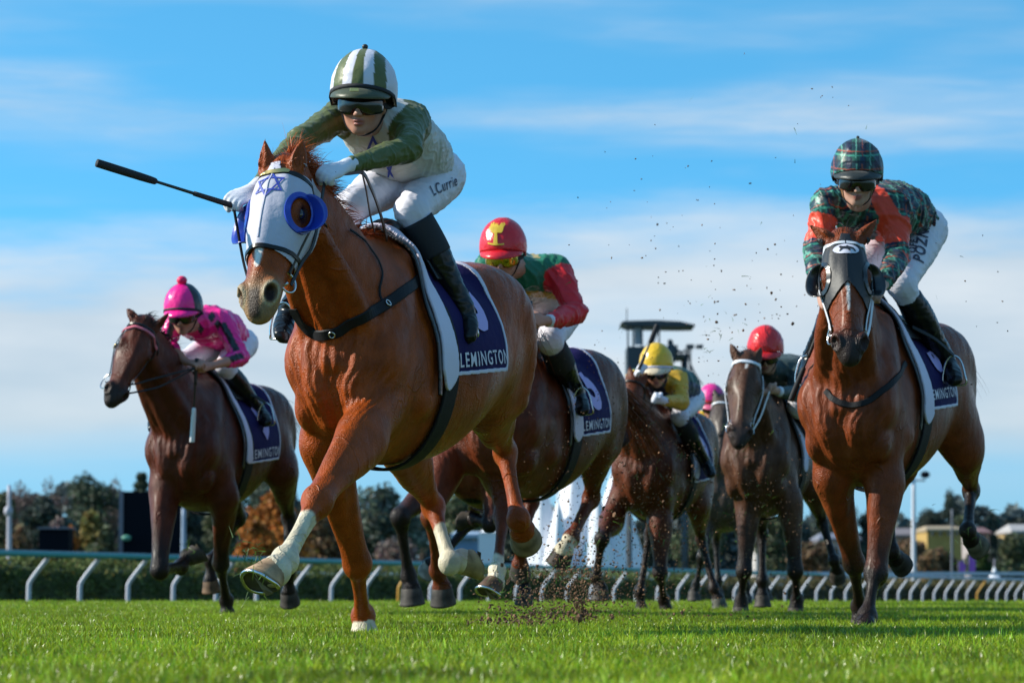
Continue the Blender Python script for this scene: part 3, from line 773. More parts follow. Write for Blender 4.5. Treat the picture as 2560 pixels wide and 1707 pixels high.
    def hit(px, py, Yh=None, lift=0.0):
        """where the sight line through photo pixel (px, py) meets this horse"""
        d = L(P(px, py, 10.0)) - o; d /= np.linalg.norm(d)
        r = H.bvh.ray_cast(Vector(o), Vector(d))
        if r[0] is None:
            q = pl((px, py, Yh if Yh else Y)); rr = H.bvh.find_nearest(Vector(q)); return npv(rr[0]) + npv(rr[1]) * lift
        return npv(r[0]) + npv(r[1]) * lift
    H.hit = hit
    for s in (-1, 1):
        ellipsoid('eye', hd(.198, s * .104, -.045), (.026 * sc, .021 * sc, .022 * sc), MAT['eye'], root, R=HR, seg=14)
    for kx, (co, ax, toe) in H.hoofs.items():
        make_hoof(H, co, ax, toe, legs[kx])
    # mane
    rng = np.random.RandomState(int(X * 100) % 1000 + 5)
    mc = mane_col if mane_col is not None else (.02, .014, .012)
    roots = []; dirs = []
    for i in range(520 if h < .012 else 300):
        tt_ = rng.rand(); c = lerp(A3(.02, 0, 1.5 + z), hd(-.02, 0, -.08), tt_)
        r = H.bvh.ray_cast(Vector(c + np.array([-.1, 0, .4])), Vector((.25, rng.randn() * .02, -1)).normalized())
        if r[0] is None: continue
        roots.append(npv(r[0])); dirs.append(A3(-.75, rng.choice([-.5, .35, .5]), .35))
    if roots: strands('mane', roots, dirs, .13, .006, MAT['hair'], root, mc, droop=1.2, jitter=.3, rng=rng)
    roots = [hd(-.02 + rng.uniform(-.02, .03), rng.uniform(-.035, .035), -.005) for _ in range(140 if h < .012 else 80)]
    strands('forelock', roots, [(-a * .5 + nn * .5 - A3(.6, 0, 0)) for _ in roots], .075, .005, MAT['hair'], root, mc, droop=.4, jitter=.5, rng=rng)
    if tail:
        dock = A3(-1.28, 0, 1.44 + z)
        V_, F_ = tube_geo([dock + A3(.1, 0, .02), dock + A3(-.08, 0, .03), dock + A3(-.22, 0, -.02)], [.04, .034, .02], seg=8)
        tl = mesh_obj('tail', V_, F_, MAT['coat'], root, col=np.tile(np.array(mc), (len(V_), 1)))
        roots = [dock + A3(-rng.uniform(0, .25), rng.uniform(-.02, .02), .01) for _ in range(260)]
        strands('tail_hair', roots, [A3(-1, rng.uniform(-.15, .15), .05) for _ in roots], .6, .007, MAT['hair'], tl, mc, droop=1.1, jitter=.12, segs=7, rng=rng)
    return H

def make_hoof(H, co, ax, toe, opt):
    lat = np.cross(ax, toe); g = opt.get('g', 1.0)
    rings = [(-.008, .050, .047, -.004), (.0, .0525, .049, 0), (.03, .056, .053, .007), (.062, .063, .060, .014), (.072, .0655, .062, .016), (.074, .060, .057, .016), (.066, .045, .042, .014)]
    V = []; F = []; C = []; n = 20
    colr = np.array(opt.get('hoofcol', (.05, .042, .036)))
    for i, (d, rf, rs, sh) in enumerate(rings):
        for k in range(n):
            a = 2 * math.pi * k / n; ca, sa = math.cos(a), math.sin(a)
            fwd = rf * ca * (1.0 if ca > 0 else .86)
            dd = d * (1 if ca > 0 else 1 - .30 * abs(ca)) 
            V.append(co + (ax * dd + toe * (fwd + sh) + lat * rs * sa) * g * 1.05)
            C.append(colr * (1 + .4 * math.sin(i * 2.6 + .9 * math.sin(a * 3))) if i < 5 else np.array((.10, .085, .06)))
    for i in range(len(rings) - 1):
        for k in range(n): F.append((n * i + k, n * i + (k + 1) % n, n * (i + 1) + (k + 1) % n, n * (i + 1) + k))
    F.append(tuple(n * (len(rings) - 1) + k for k in range(n)))
    ho = mesh_obj('hoof', V, F, MAT['hoof'], H.root, col=np.array(C))
    c = co + (ax * .066 + toe * .014) * g * 1.05
    # frog wedge in the sole
    fv = []; ff = []
    for (t_, l_, d_) in ((.035, 0, .004), (-.045, .022, .010), (-.045, -.022, .010), (-.01, 0, .016)):
        fv.append(c + (toe * t_ + lat * l_ + ax * d_) * g)
    mesh_obj('frog', fv, [(0, 1, 3), (0, 3, 2), (1, 2, 3)], MAT['hoof'], ho, col=np.tile((.16, .13, .09), (4, 1)), smooth=False)
    if opt.get('shoe'):
        pts = []
        for k in range(15):
            a = math.radians(-142 + 284 * k / 14); ca = math.cos(a)
            dd = .078 * (1 if ca > 0 else 1 - .30 * abs(ca))
            pts.append(co + (ax * dd + toe * (.060 * ca * (1 if ca > 0 else .9) + .016) + lat * .058 * math.sin(a)) * g * 1.05)
        tube('horseshoe', pts, .0075, MAT['steel'], ho, seg=6, sub=2)

def bridle(H, leather='leather', nose_t=.385, browcol=None, ringr=.036, nose=True, brow_w=.018):
    hd = H.hd; sc = H.sc; M = MAT[leather]; bv = H.bvh
    b = ribbon('bridle', [hd(.035, s, n) for s, n in ((-.13, -.10), (-.10, -.01), (-.05, .03), (0, .05), (.05, .03), (.10, -.01), (.13, -.10))], brow_w * sc, .006, MAT[browcol] if browcol else M, H.root, bv, lift=.005)
    for s in (-1, 1):
        ribbon('cheek_strap', [hd(.03, s * .13, -.09), hd(.16, s * .15, -.11), hd(.30, s * .13, -.10), hd(.45, s * .10, -.095)], .014 * sc, .005, M, b, bv, lift=.005)
        ring('bit_ring', hd(.475, s * .078, -.098), H.e * s + H.nn * .35, ringr * sc, .0045 * sc, MAT['steel'], b)
        ring('buckle', hd(.19, s * .118, -.118), H.e * s + H.nn * .3, .015 * sc, .003, MAT['brass'], b, squash=1.4, up=H.a)
        tube('bit_arm', [hd(.475, s * .08, -.098), hd(.50, s * .04, -.10)], .006 * sc, MAT['steel'], b, seg=6)
    if nose:
        pts = [hd(nose_t + .012 * math.cos(a_), .13 * math.sin(a_), -.075 + .13 * math.cos(a_)) for a_ in np.linspace(0, 2 * math.pi, 13)[:-1]]
        ribbon('noseband', pts, .020 * sc, .007, M, b, bv, lift=.006, closed=True)
    ribbon('throat_strap', [hd(.02, -.12, -.08), hd(.09, -.14, -.17), hd(.12, -.06, -.27), hd(.12, .06, -.27), hd(.09, .14, -.17), hd(.02, .12, -.08)], .012 * sc, .004, M, b, bv, lift=.005)
    H.bridle = b
    return b
def rein(H, s, target, sag=.03, mat='leather', w=.012):
    """rein from the bit ring to a hand (target in world space)"""
    a = H.hd(.48, s * .085, -.11); b = H.L(target); m = lerp(a, b, .5); m[2] -= sag
    r = H.bvh.find_nearest(Vector(m))
    if r[0] is not None and (m - npv(r[0])).dot(npv(r[1])) < .012: m = npv(r[0]) + npv(r[1]) * .015
    m2 = lerp(a, b, .25); m2[2] -= sag * .7; r = H.bvh.find_nearest(Vector(m2))
    if r[0] is not None and (m2 - npv(r[0])).dot(npv(r[1])) < .012: m2 = npv(r[0]) + npv(r[1]) * .015
    ribbon('rein', [a, m2, m, b], w, .004, MAT[mat], H.bridle, normal=(0.2, .9, .3))

def saddle_set(H, label, cloth=(-.10, -.62, .98), number=None, word=None, pad='pad', xg=-.16, girth='webbing', numsize=.34, numpos=None, wordpos=None, trim=True, padlow=1.0, wordsize=.075, padw=.045):
    """saddle things resting on the horse; everything follows the horse's own barrel"""
    V, F, N = H.V, H.F, H.N
    root = empty('saddle', None, H.M @ Matrix.Translation((-.25, 0, 1.5)))
    tag(root, label, 'saddle', 'racing saddles on the horses')
    T = Vector((-.25, 0, 1.5)); off = npv(T)
    def put(o): o.location = -T; return o
    x, y, z = V[:, 0], V[:, 1], V[:, 2]
    nearb = np.where((z > .55) & (np.abs(y) < .36) & (x < .1), 1, -1)
    # only the barrel: legs are excluded by height where they hang
    x0, x1, zl = cloth
    fc = np.minimum.reduce([(x0 - x), (x - x1 - .10 * np.clip((zl + .25 - z), 0, 1)), (z - zl - .10 * (x0 - x)), nearb * .5])
    sl = shell('saddle_cloth', V, F, N, fc, .016, .006, MAT['cloth_navy'], root, smoothing=2); put(sl)
    if trim:
        put(shell('trim', V, F, N, np.minimum(fc + .0, .016 - fc), .020, .006, MAT['white_trim'], sl, smoothing=1))
    # pad strip in front of the cloth
    xp = x0 + .025 + np.clip((1.45 - z), 0, 1) * -.02
    lowr = np.clip((1.40 - z) / .40, 0, 1); fp = np.minimum.reduce([padw * (.75 + .55 * lowr) - np.abs(x - xp + .018 * lowr), z - padlow - ((x - xp + .018) / .07) ** 2 * .07, nearb * .5])
    put(shell('pad', V, F, N, fp, .028, .012, MAT[pad], root, smoothing=2))
    fl = np.minimum.reduce([.012 - np.abs(x - xp - padw - .010), z - padlow + .03, nearb * .5])
    put(shell('pad_edge', V, F, N, fl, .018, .012, MAT['saddle'], root, smoothing=2))
    # girth right round the barrel
    xgz = xg - .04 * np.clip(1.3 - z, 0, 1)
    fg = np.minimum.reduce([.050 - np.abs(x - xgz), 1.30 - z, nearb * .5, np.where((z < .66), -1., 1.)])
    put(shell('girth', V, F, N, fg, .012, .012, MAT[girth], root, smoothing=2))
    # flap and seat
    fs = np.minimum.reduce([.12 - np.abs(x + .27), z - 1.40, nearb * .5])
    put(shell('flap', V, F, N, fs, .034, .012, MAT['saddle'], root, smoothing=2))
    sp = [(-.10, .10, 1.60), (-.2, .085, 1.585), (-.34, .10, 1.575), (-.46, .14, 1.60)]
    FV = Field((-.56, -.26, 1.4), (0, .26, 1.75), .014)
    dzt = H.L(H.M @ Vector((0, 0, 0)))[2]
    top = [H.bvh.ray_cast(Vector((q[0], 0, 2.2)), Vector((0, 0, -1)))[0] for q in sp]
    pts = [np.array([q[0], 0, (t[2] if t else 1.55) + .03]) for q, t in zip(sp, top)]
    FV.chain(pts, [(.045, 1.6), (.03, 2.6), (.03, 3.0), (.04, 3.0)], side=(0, 1, 0), k=.01)
    v, f_ = FV.mesh(); put(mesh_obj('seat', v, f_, MAT['saddle'], root))
    if number:
        nx, nz = numpos or ((x0 + x1) / 2 - .05, 1.26)
        d = decal('number', text_geo(number, numsize, .03, bold=.018), (nx, .5, nz), (-1, 0, 0), (0, 0, 1), H.bvh, MAT['lilac_print'], sl, lift=.030)
        if d: put(d)
    if word:
        wx, wz = wordpos or ((x0 + x1) / 2 - .06, zl + .13)
        d = decal('lettering', text_geo(word, wordsize, .02, bold=.001), (wx, .5, wz), (-1, 0, .10), (.1, 0, 1), H.bvh, MAT['white_print'], sl, lift=.030)
        if d: put(d)
    # children of the cloth carry the cloth's own offset already
    for c in list(sl.children): c.location = (0, 0, 0)
    H.saddle = root; H.saddle_off = off
    return root
def stirrup(H, foot_world, s=1):
    f = H.L(foot_world) - H.saddle_off
    up = f + np.array([0.0, -.0, .14]); 
    pts = [f + np.array([0, a, b]) for a, b in ((-.055, 0), (-.055, .05), (-.035, .12), (0, .145), (.035, .12), (.055, .05), (.055, 0))]
    st = tube('stirrup', pts + [pts[0]], .005, MAT['steel'], H.saddle, seg=6, sub=3)
    ribbon('stirrup_strap', [f + np.array([0, 0, .145]), lerp(f + np.array([0, 0, .145]), np.array([0, s * .2, 0]), .5), np.array([0., s * .18, -.02])], .022, .004, MAT['leather'], H.saddle, normal=(0, s, 0))
# ---------------------------------------------------------------- riders
def hand_geo(F, wr, c, ba, grow=0.0, thumb=1, sc=1.0, pn=None):
    """a fist closed round a bar that runs along ba"""
    fd = unit(c - wr); ba = unit(ba - fd * unit(ba).dot(fd) * 1.0 if abs(unit(ba).dot(fd)) < .95 else np.cross(fd, (0, 0, 1)))
    p = np.cross(fd, ba)
    if pn is not None and p.dot(npv(pn)) < 0: p = -p
    K0 = c + fd * .018 * sc
    F.chain([wr, wr + (c - wr) * .5, c, K0 + fd * .006], [(.021 + grow, 1.25), (.019 + grow, 1.6), (.017 + grow, 2.3), (.013 + grow, 2.8)], side=ba, k=.008)
    L = [.88, 1.0, .96, .78]
    for i in range(4):
        o = ba * (1.5 - i) * .0195 * sc * thumb; l = L[i] * sc
        k = K0 + o - p * .002
        F.chain([k - fd * .01, k + fd * .026 * l + p * .006, k + fd * .030 * l + p * .034 * l, k + fd * .004 * l + p * .042 * l], [.0105 + grow, .0098 + grow, .0092 + grow, .0078 + grow], k=.0035, sub=3)
    b = c - fd * .020 * sc + ba * .030 * sc * thumb + p * .008
    F.chain([b, b + fd * .022 + ba * .014 * thumb + p * .020, b + fd * .046 + ba * .004 * thumb + p * .036, b + fd * .056 - ba * .014 * thumb + p * .044], [.015 + grow, .0125 + grow, .011 + grow, .0085 + grow], k=.005, sub=3)
    return c + fd * .040 * sc + p * .020 * sc      # where the bar runs

def build_rider(key, label, sp):
    """sp: px-and-depth joints; every cloth piece is grown round the same skeleton as the body"""
    R = Horse(); R.key = key
    if 'horse' in sp:      # the near leg lies against the outside of the horse
        for k_, r_ in (('knL', .075), ('anL', .075), ('toL', .065)):
            x_, y_, Y_ = sp[k_]; Hh_ = sp['horse']; o_ = npv(Hh_.Mi @ Vector((0, 0, CAM_H))); d_ = Hh_.pl((x_, y_, 10.)) - o_; d_ /= np.linalg.norm(d_)
            r0 = Hh_.bvh.ray_cast(Vector(o_), Vector(d_))
            if r0[0] is not None:
                Yh = (Hh_.M @ r0[0]).y
                if abs(Yh - Y_) < .6: sp[k_] = (x_, y_, min(Y_, Yh - r_))
    root_p = npv(P(*sp['pelvis'])); root = empty('jockey', root_p)
    tag(root, label, 'person', 'jockeys riding in the race'); R.root = root
    L = lambda p: npv(P(*p)) - root_p
    R.root_p = root_p
    h = sp.get('h', .0075); g = sp.get('g', 1.0)
    hc = L(sp['head']); fw = unit(sp['look']); up = npv(sp['up']); up = unit(up - fw * up.dot(fw)); sd = np.cross(up, fw)   # sd = the rider's left
    hs = sp.get('hs', 1.0)
    def hp(s, f, u): return hc + (sd * s + fw * f + up * u) * hs
    HR = np.array([sd, fw, up])
    shL, shR = L(sp['shL']), L(sp['shR']); elL, elR = L(sp['elL']), L(sp['elR']); wrL, wrR = L(sp['wrL']), L(sp['wrR']); haL, haR = L(sp['haL']), L(sp['haR'])
    pel = np.zeros(3); knL, knR, anL, anR, toL, toR = [L(sp[k]) for k in ('knL', 'knR', 'anL', 'anR', 'toL', 'toR')]
    sdir = unit(shL - shR); hipw = sp.get('hipw', .085)
    hpL, hpR = pel + sdir * hipw, pel - sdir * hipw
    nb = lerp(shL, shR, .5) + unit(hc - pel) * .03
    tors = [L(q[:3]) for q in sp['torso']]; trad = [(q[3], q[4]) for q in sp['torso']]
    allp = np.array([hc, shL, shR, elL, elR, haL, haR, pel, knL, knR, anL, anR, toL, toR] + tors)
    # ---- body: one continuous skin
    F = Field(allp.min(0) - .2, allp.max(0) + .2, h)
    F.ell(hp(0, -.008, .022), np.array((.077, .097, .092)) * hs, HR, k=.02)
    F.ell(hp(0, .030, -.040), np.array((.056, .066, .070)) * hs, HR, k=.03)
    F.ell(hp(0, .062, -.094), np.array((.026, .024, .020)) * hs, HR, k=.02)
    for s in (-1, 1):
        F.chain([hp(s * .058, -.012, -.045), hp(s * .040, .02, -.080), hp(s * .010, .064, -.100)], [.016 * hs, .013 * hs, .013 * hs], k=.02)
        F.ell(hp(s * .040, .066, -.030), np.array((.024, .020, .020)) * hs, HR, k=.02)
        F.ell(hp(s * .030, .088, .012), np.array((.020, .014, .012)) * hs, HR, k=.01, op='sub')
        F.ell(hp(s * .078, -.004, -.012), np.array((.010, .018, .030)) * hs, HR, k=.006)
        F.ell(hp(s * .011, .104, -.040), np.array((.0085, .011, .0075)) * hs, HR, k=.006)
    F.chain([hp(0, .085, .015), hp(0, .100, -.012), hp(0, .110, -.036)], [.009 * hs, .010 * hs, .0115 * hs], k=.008)
    F.ell(hp(0, .090, -.062), np.array((.022, .014, .0065)) * hs, HR, k=.005)
    F.ell(hp(0, .088, -.076), np.array((.019, .013, .0065)) * hs, HR, k=.005)
    F.ell(hp(0, .104, -.069), np.array((.021, .010, .0022)) * hs, HR, k=.002, op='sub')
    F.chain([nb, hp(0, -.03, -.07), hp(0, -.01, -.01)], [.062 * hs, .056 * hs, .055 * hs], k=.03)
    F.chain(tors, [(r * .86, w) for r, w in trad], side=sdir, k=.03)
    for sh, el, wr, ha, s in ((shL, elL, wrL, haL, 1), (shR, elR, wrR, haR, -1)):
        F.chain([sh, lerp(sh, el, .5), el], [.044, .042, .035], k=.03)
        F.chain([el, lerp(el, wr, .3), wr], [.036, .038, .025], k=.02)
        bar = sp['barL'] if s > 0 else sp['barR']
        bp = hand_geo(F, wr, ha, npv(bar), thumb=1, pn=sp.get('pnL' if s > 0 else 'pnR', (0, 0, -1)))
        if s > 0: R.barL = bp + root_p
        else: R.barR = bp + root_p
    for hpx, kn, an, to in ((hpL, knL, anL, toL), (hpR, knR, anR, toR)):
        F.chain([hpx, lerp(hpx, kn, .4), kn], [.082, .072, .050], k=.03)
        F.chain([kn, lerp(kn, an, .3), an], [.047, .048, .034], k=.02)
        F.chain([an, an + unit(an - kn) * .03], [.030, .022], k=.02)
    V, Fc = F.mesh(1); N = vnormals(V, Fc)
    C = np.tile(np.array(sp.get('skin', (.40, .19, .125))), (len(V), 1))
    q = (V - hc) / hs; qs, qf, qu = q @ sd, q @ fw, q @ up
    lip = np.clip(1.3 - np.sqrt((qs / .024) ** 2 + ((qf - .10) / .03) ** 2 + ((qu + .069) / .013) ** 2), 0, .5)[:, None] * 2
    C = C * (1 - lip * .8) + np.array((.26, .07, .06)) * lip * .8
    blush = np.clip(1.2 - np.sqrt(((np.abs(qs) - .04) / .03) ** 2 + ((qf - .08) / .05) ** 2 + ((qu + .035) / .03) ** 2), 0, 1)[:, None]
    C = C * (1 - blush * .4) + np.array((.46, .13, .09)) * blush * .4
    body = mesh_obj('body', V, Fc, MAT['skin'], root, col=C)
    # hair under the helmet
    if sp.get('hair'):
        vs, ts = clip(V + N * .004, Fc, np.minimum.reduce([-qf + .02, .075 - np.abs(qu + .01), .12 - np.abs(qs), .16 - np.linalg.norm(q, axis=1)]))
        mesh_obj('hair', vs, ts, MAT['hair'], root, col=np.tile(np.array(sp['hair']), (len(vs), 1)))
    # ---- jacket
    F = Field(allp.min(0) - .2, allp.max(0) + .2, h)
    F.chain(tors, trad, side=sdir, k=.03, sub=5)
    bg = sp.get('bag', 1.0)
    for sh, el, wr in ((shL, elL, wrL), (shR, elR, wrR)):
        F.chain([lerp(sh, lerp(shL, shR, .5), .35), sh, lerp(sh, el, .45), el], [.07, .068 * bg, .060 * bg, .052 * bg], k=.045)
        cl = sp.get('cuff', .94)
        F.chain([el, lerp(el, wr, .3), lerp(el, wr, cl)], [.050 * bg, .050 * bg, .034 * bg], k=.02)
    F.chain([nb - unit(hc - pel) * .02, nb + unit(hp(0, -.03, -.07) - nb) * .04], [.080, .070], k=.03)
    V, Fc = F.mesh(1); N = vnormals(V, Fc)
    R.jnorm = N
    V = wrinkle(V, N, sp.get('wr', .011), 17, seed=hash(key) % 7 + 1)
    V = wrinkle(V, N, .005, 41, seed=3)
    info = dict(shL=shL, shR=shR, elL=elL, elR=elR, wrL=wrL, wrR=wrR, pel=pel, nb=nb, hc=hc, tors=tors, sdir=sdir)
    mj = MAT[sp.get('jmat', 'silk')]
    jk = mesh_obj('jacket', V, Fc, mj, root, col=sp['jcol'](V, info)); R.jacket = jk; R.jbvh = bvh_of(V, Fc)
    R.L = L
    # ---- gloves and cuffs
    for i, (wr, ha, el, s) in enumerate(((wrL, haL, elL, 1), (wrR, haR, elR, -1))):
        if sp.get('glove', (False, False))[i]:
            FG = Field(np.minimum(wr, ha) - .13, np.maximum(wr, ha) + .13, h * .8)
            FG.chain([lerp(el, wr, .93), wr], [.031, .029], k=.005)
            hand_geo(FG, wr, ha, npv(sp['barL'] if s > 0 else sp['barR']), grow=.0022, pn=sp.get('pnL' if s > 0 else 'pnR', (0, 0, -1)))
            v, f_ = FG.mesh(1); mesh_obj('glove', v, f_, MAT['breech'], root, col=np.tile((.66, .66, .72), (len(v), 1)))
        if sp.get('cuffs'):
            v, f_ = tube_geo([lerp(el, wr, .92), lerp(el, wr, 1.02)], [.036, .033], seg=14); mesh_obj('cuff', v, f_, MAT['breech'], root, col=np.tile((.66, .66, .72), (len(v), 1)))
    # ---- breeches
    F = Field(np.minimum.reduce([pel, knL, knR]) - .25, np.maximum.reduce([pel, knL, knR]) + .25, h)
    F.chain([pel + unit(tors[1] - pel) * .10, pel, pel + unit(pel - tors[1]) * .03], [(.098 * g, 1.5), (.112 * g, 1.45), (.09 * g, 1.4)], side=sdir, k=.03)
    for hpx, kn, an in ((hpL, knL, anL), (hpR, knR, anR)):
        F.chain([hpx, lerp(hpx, kn, .35), lerp(hpx, kn, .75), kn], [.105 * g, .095 * g, .074 * g, .064 * g], k=.035)
        F.chain([kn, lerp(kn, an, .12), lerp(kn, an, .24)], [.062 * g, .058 * g, .054 * g], k=.02)
    V, Fc = F.mesh(1); N = vnormals(V, Fc); V = wrinkle(V, N, .0045, 26, seed=5)
    bc = np.tile(np.array(sp.get('brcol', (.68, .66, .74))), (len(V), 1))
    R.breeches = mesh_obj('breeches', V, Fc, MAT['breech'], root, col=bc); R.bbvh = bvh_of(V, Fc)
    # ---- boots
    g = g * sp.get('bootg', 1.12)
    for kn, an, to in ((knL, anL, toL), (knR, anR, toR)):
        sh = unit(an - kn); ft = unit(to - an)
        F = Field(np.minimum.reduce([kn, an, to]) - .13, np.maximum.reduce([kn, an, to]) + .13, h)
        F.chain([lerp(kn, an, .20), lerp(kn, an, .42), lerp(kn, an, .75), an], [.055 * g, .059 * g, .046 * g, .041 * g], k=.02)
        side = np.cross(sh, ft)
        if np.linalg.norm(side) < .1: side = sdir
        heel = an + sh * .045 - ft * .035
        F.chain([an + sh * .01, an + sh * .035 + ft * .02, lerp(an, to, .62) + sh * .028, to + sh * .02], [(.046, .9), (.043, .95), (.037, 1.25), (.028, 1.35)], side=side, k=.02)
        F.chain([heel, heel + sh * .022], [(.033, .95), (.032, .95)], side=side, k=.01)
        v, f_ = F.mesh(1); n_ = vnormals(v, f_); v = wrinkle(v, n_, .004, 40, seed=2)
        bo = mesh_obj('boot', v, f_, MAT['boot'], root)
        if sp.get('sock'):
            v, f_ = tube_geo([lerp(kn, an, .10), lerp(kn, an, .22), lerp(kn, an, .36), lerp(kn, an, .46)], [.060 * g, .062 * g, .0625 * g, .061 * g], seg=18); mesh_obj('sock', v, f_, MAT['sock'], root)
        if sp.get('sole', True):
            c = to + sh * .040
    # ---- helmet
    nA, nT = 120, 48
    V = []; F_ = []; C = []
    hr = np.array(sp.get('hr', (.126, .148, .156))) * hs; hcen = hp(0, -.012, .046)
    def edge(az):   # az = 0 at the front; how far down the dome reaches (radians from the top)
        c = math.cos(az); return math.radians(lerp(108, 84, max(c, 0) ** .7) if c > 0 else 110)
    sq = sp.get('hsq', 1.0)
    for i in range(nT + 1):
        for k in range(nA):
            az = 2 * math.pi * k / nA; th = edge(az) * i / nT
            loc = np.array([math.sin(th) * math.sin(az), math.sin(th) * math.cos(az), math.cos(th)])
            V.append(hcen + (sd * loc[0] * hr[0] + fw * loc[1] * hr[1] + up * loc[2] * hr[2]))
            C.append(sp['hcol'](loc, az, th))
    for i in range(nT):
        for k in range(nA): F_.append((i * nA + k, (i + 1) * nA + k, (i + 1) * nA + (k + 1) % nA, i * nA + (k + 1) % nA))
    V = np.array(V); Fh = np.array(F_)
    Nn = vnormals(V, Fh)
    V = wrinkle(V, Nn, sp.get('hwr', .0025), 24, seed=4)
    hel = mesh_obj('helmet', V, Fh, MAT[sp.get('hmat', 'silk')], root, col=np.array(C))
    md = hel.modifiers.new('t', 'SOLIDIFY'); md.thickness = .006; md.offset = -1
    R.hbvh = bvh_of(V, Fh); R.hel = hel; R.hp = hp; R.sd, R.fw, R.up, R.hs = sd, fw, up, hs
    rim = [hcen + (sd * math.sin(edge(az)) * math.sin(az) * hr[0] + fw * math.sin(edge(az)) * math.cos(az) * hr[1] + up * math.cos(edge(az)) * hr[2]) * 1.01 for az in np.linspace(0, 2 * math.pi, 25)[:-1]]
    if sp.get('band', 'sock'): 
        v = []; f2 = []
        n = len(rim)
        for r_ in rim:
            o = unit(r_ - hcen); v += [r_ - up * .004 * hs, r_ - up * .004 * hs + o * .004, r_ + up * .012 * hs + o * .003, r_ + up * .012 * hs - o * .002]
        for i in range(n):
            for k in range(4): f2.append((4 * i + k, 4 * i + (k + 1) % 4, 4 * ((i + 1) % n) + (k + 1) % 4, 4 * ((i + 1) % n) + k))
        mesh_obj('helmet_band', v, f2, MAT[sp['band']] if isinstance(sp.get('band'), str) else MAT['sock'], hel)
    # peak
    V = []; F_ = []; pc = []
    n = 22; pk = sp.get('peak', .058)
    for i in range(n + 1):
        az = math.radians(-66 + 132 * i / n); e = edge(az)
        b = hcen + (sd * math.sin(e) * math.sin(az) * hr[0] + fw * math.sin(e) * math.cos(az) * hr[1] + up * math.cos(e) * hr[2])
        w = math.cos(az * 90 / 70) ** .6 if abs(az) < math.radians(66) else 0
        w = max(w, 0.02)
        for j in range(4):
            t = j / 3; p_ = b + (fw * pk * w * t - up * pk * (.30 + .34 * t) * t * w) * hs - up * .002 * hs
            V.append(p_); pc.append(sp.get('peakcol', (.02, .02, .02)))
    for i in range(n):
        for j in range(3): F_.append((4 * i + j, 4 * i + j + 1, 4 * (i + 1) + j + 1, 4 * (i + 1) + j))
    pkob = mesh_obj('peak', V, np.array(F_), MAT[sp.get('hmat', 'silk')], hel, col=np.array(pc)); md = pkob.modifiers.new('t', 'SOLIDIFY'); md.thickness = .004
    if sp.get('button'):
        r_, cc = sp['button']; ellipsoid('button', hcen + up * (hr[2] + r_ * .5), (r_, r_, r_ * .9), MAT['silk'], hel, col=np.tile(np.array(cc), (16 * 9, 1)))
    # goggles
    V = []; F_ = []; n = 20; rows = 6
    for i in range(n + 1):
        az = math.radians(-68 + 136 * i / n)
        notch = .016 * math.exp(-(az / .16) ** 2)
        side = math.cos(az) 
        lo_ = -.040 + notch + .012 * (abs(az) / 1.19) ** 3; hi_ = .020 - .004 * (abs(az) / 1.19) ** 2
        for j in range(rows + 1):
            u_ = lerp(lo_, hi_, j / rows)
            V.append(hp(.089 * math.sin(az), .006 + .100 * math.cos(az) ** .8 + .004 * math.sin(math.pi * j / rows), u_))
    for i in range(n):
        for j in range(rows): a_ = i * (rows + 1) + j; F_.append((a_, a_ + rows + 1, a_ + rows + 2, a_ + 1))
    gg = mesh_obj('goggles', V, np.array(F_), MAT[sp.get('lens', 'lens')], root); md = gg.modifiers.new('t', 'SOLIDIFY'); md.thickness = .005; md.offset = 1
    edgepts = [V[i * (rows + 1)] for i in range(0, n + 1, 2)] + [V[i * (rows + 1) + rows] for i in range(n, -1, -2)]
    tube('goggle_frame', edgepts, .0034, MAT['black_plastic'], gg, seg=6, sub=2, closed=True)
    stp = [hp(s_, f_, u_) for s_, f_, u_ in ((.085, .035, -.006), (.098, -.01, -.010), (.105, -.05, -.004))]
    ribbon('goggle_strap', stp, .022, .003, MAT['webbing'], gg, normal=sd)
    ribbon('goggle_strap', [hp(-s_, f_, u_) for s_, f_, u_ in ((.085, .035, -.006), (.098, -.01, -.010), (.105, -.05, -.004))], .022, .003, MAT['webbing'], gg, normal=-sd)
    # chin strap
    ribbon('chin_strap', [hp(.092, -.01, 0), hp(.076, .0, -.05), hp(.046, .018, -.100), hp(0, .030, -.118), hp(-.046, .018, -.100), hp(-.076, .0, -.05), hp(-.092, -.01, 0)], .009 * hs, .003, MAT['webbing'], hel, normal=fw)
    return R

def whip(label, a, b, mat='black_plastic', r=(.011, .0045), handle=.32, tipcol=None, flap=True):
    """riding whip from butt a to tip b (world)"""
    a = npv(a); b = npv(b); root = empty('riding_whip', a); tag(root, label, 'whip', 'whips carried by the jockeys')
    d = b - a
    tube('shaft', [np.zeros(3), d * .5, d], [r[1] * 1.3, r[1] * 1.1, r[1] * .8], MAT[mat], root)
    tube('handle', [-d * .02, d * handle * .5, d * handle], [r[0], r[0] * .9, r[0] * .8], MAT['rubber'], root)
    if flap:
        n, s, u = frame_of(d, np.array([.2, 1, .1]))
        e = d * .58
        v, f = tube_geo([e, d * .63, d * .97, d * 1.0], [r[1] * 1.2, r[0] * 1.15, r[0] * 1.3, r[0] * 1.1], seg=10); mesh_obj('pad', v, f, MAT[tipcol or 'sock'], root)
    return root
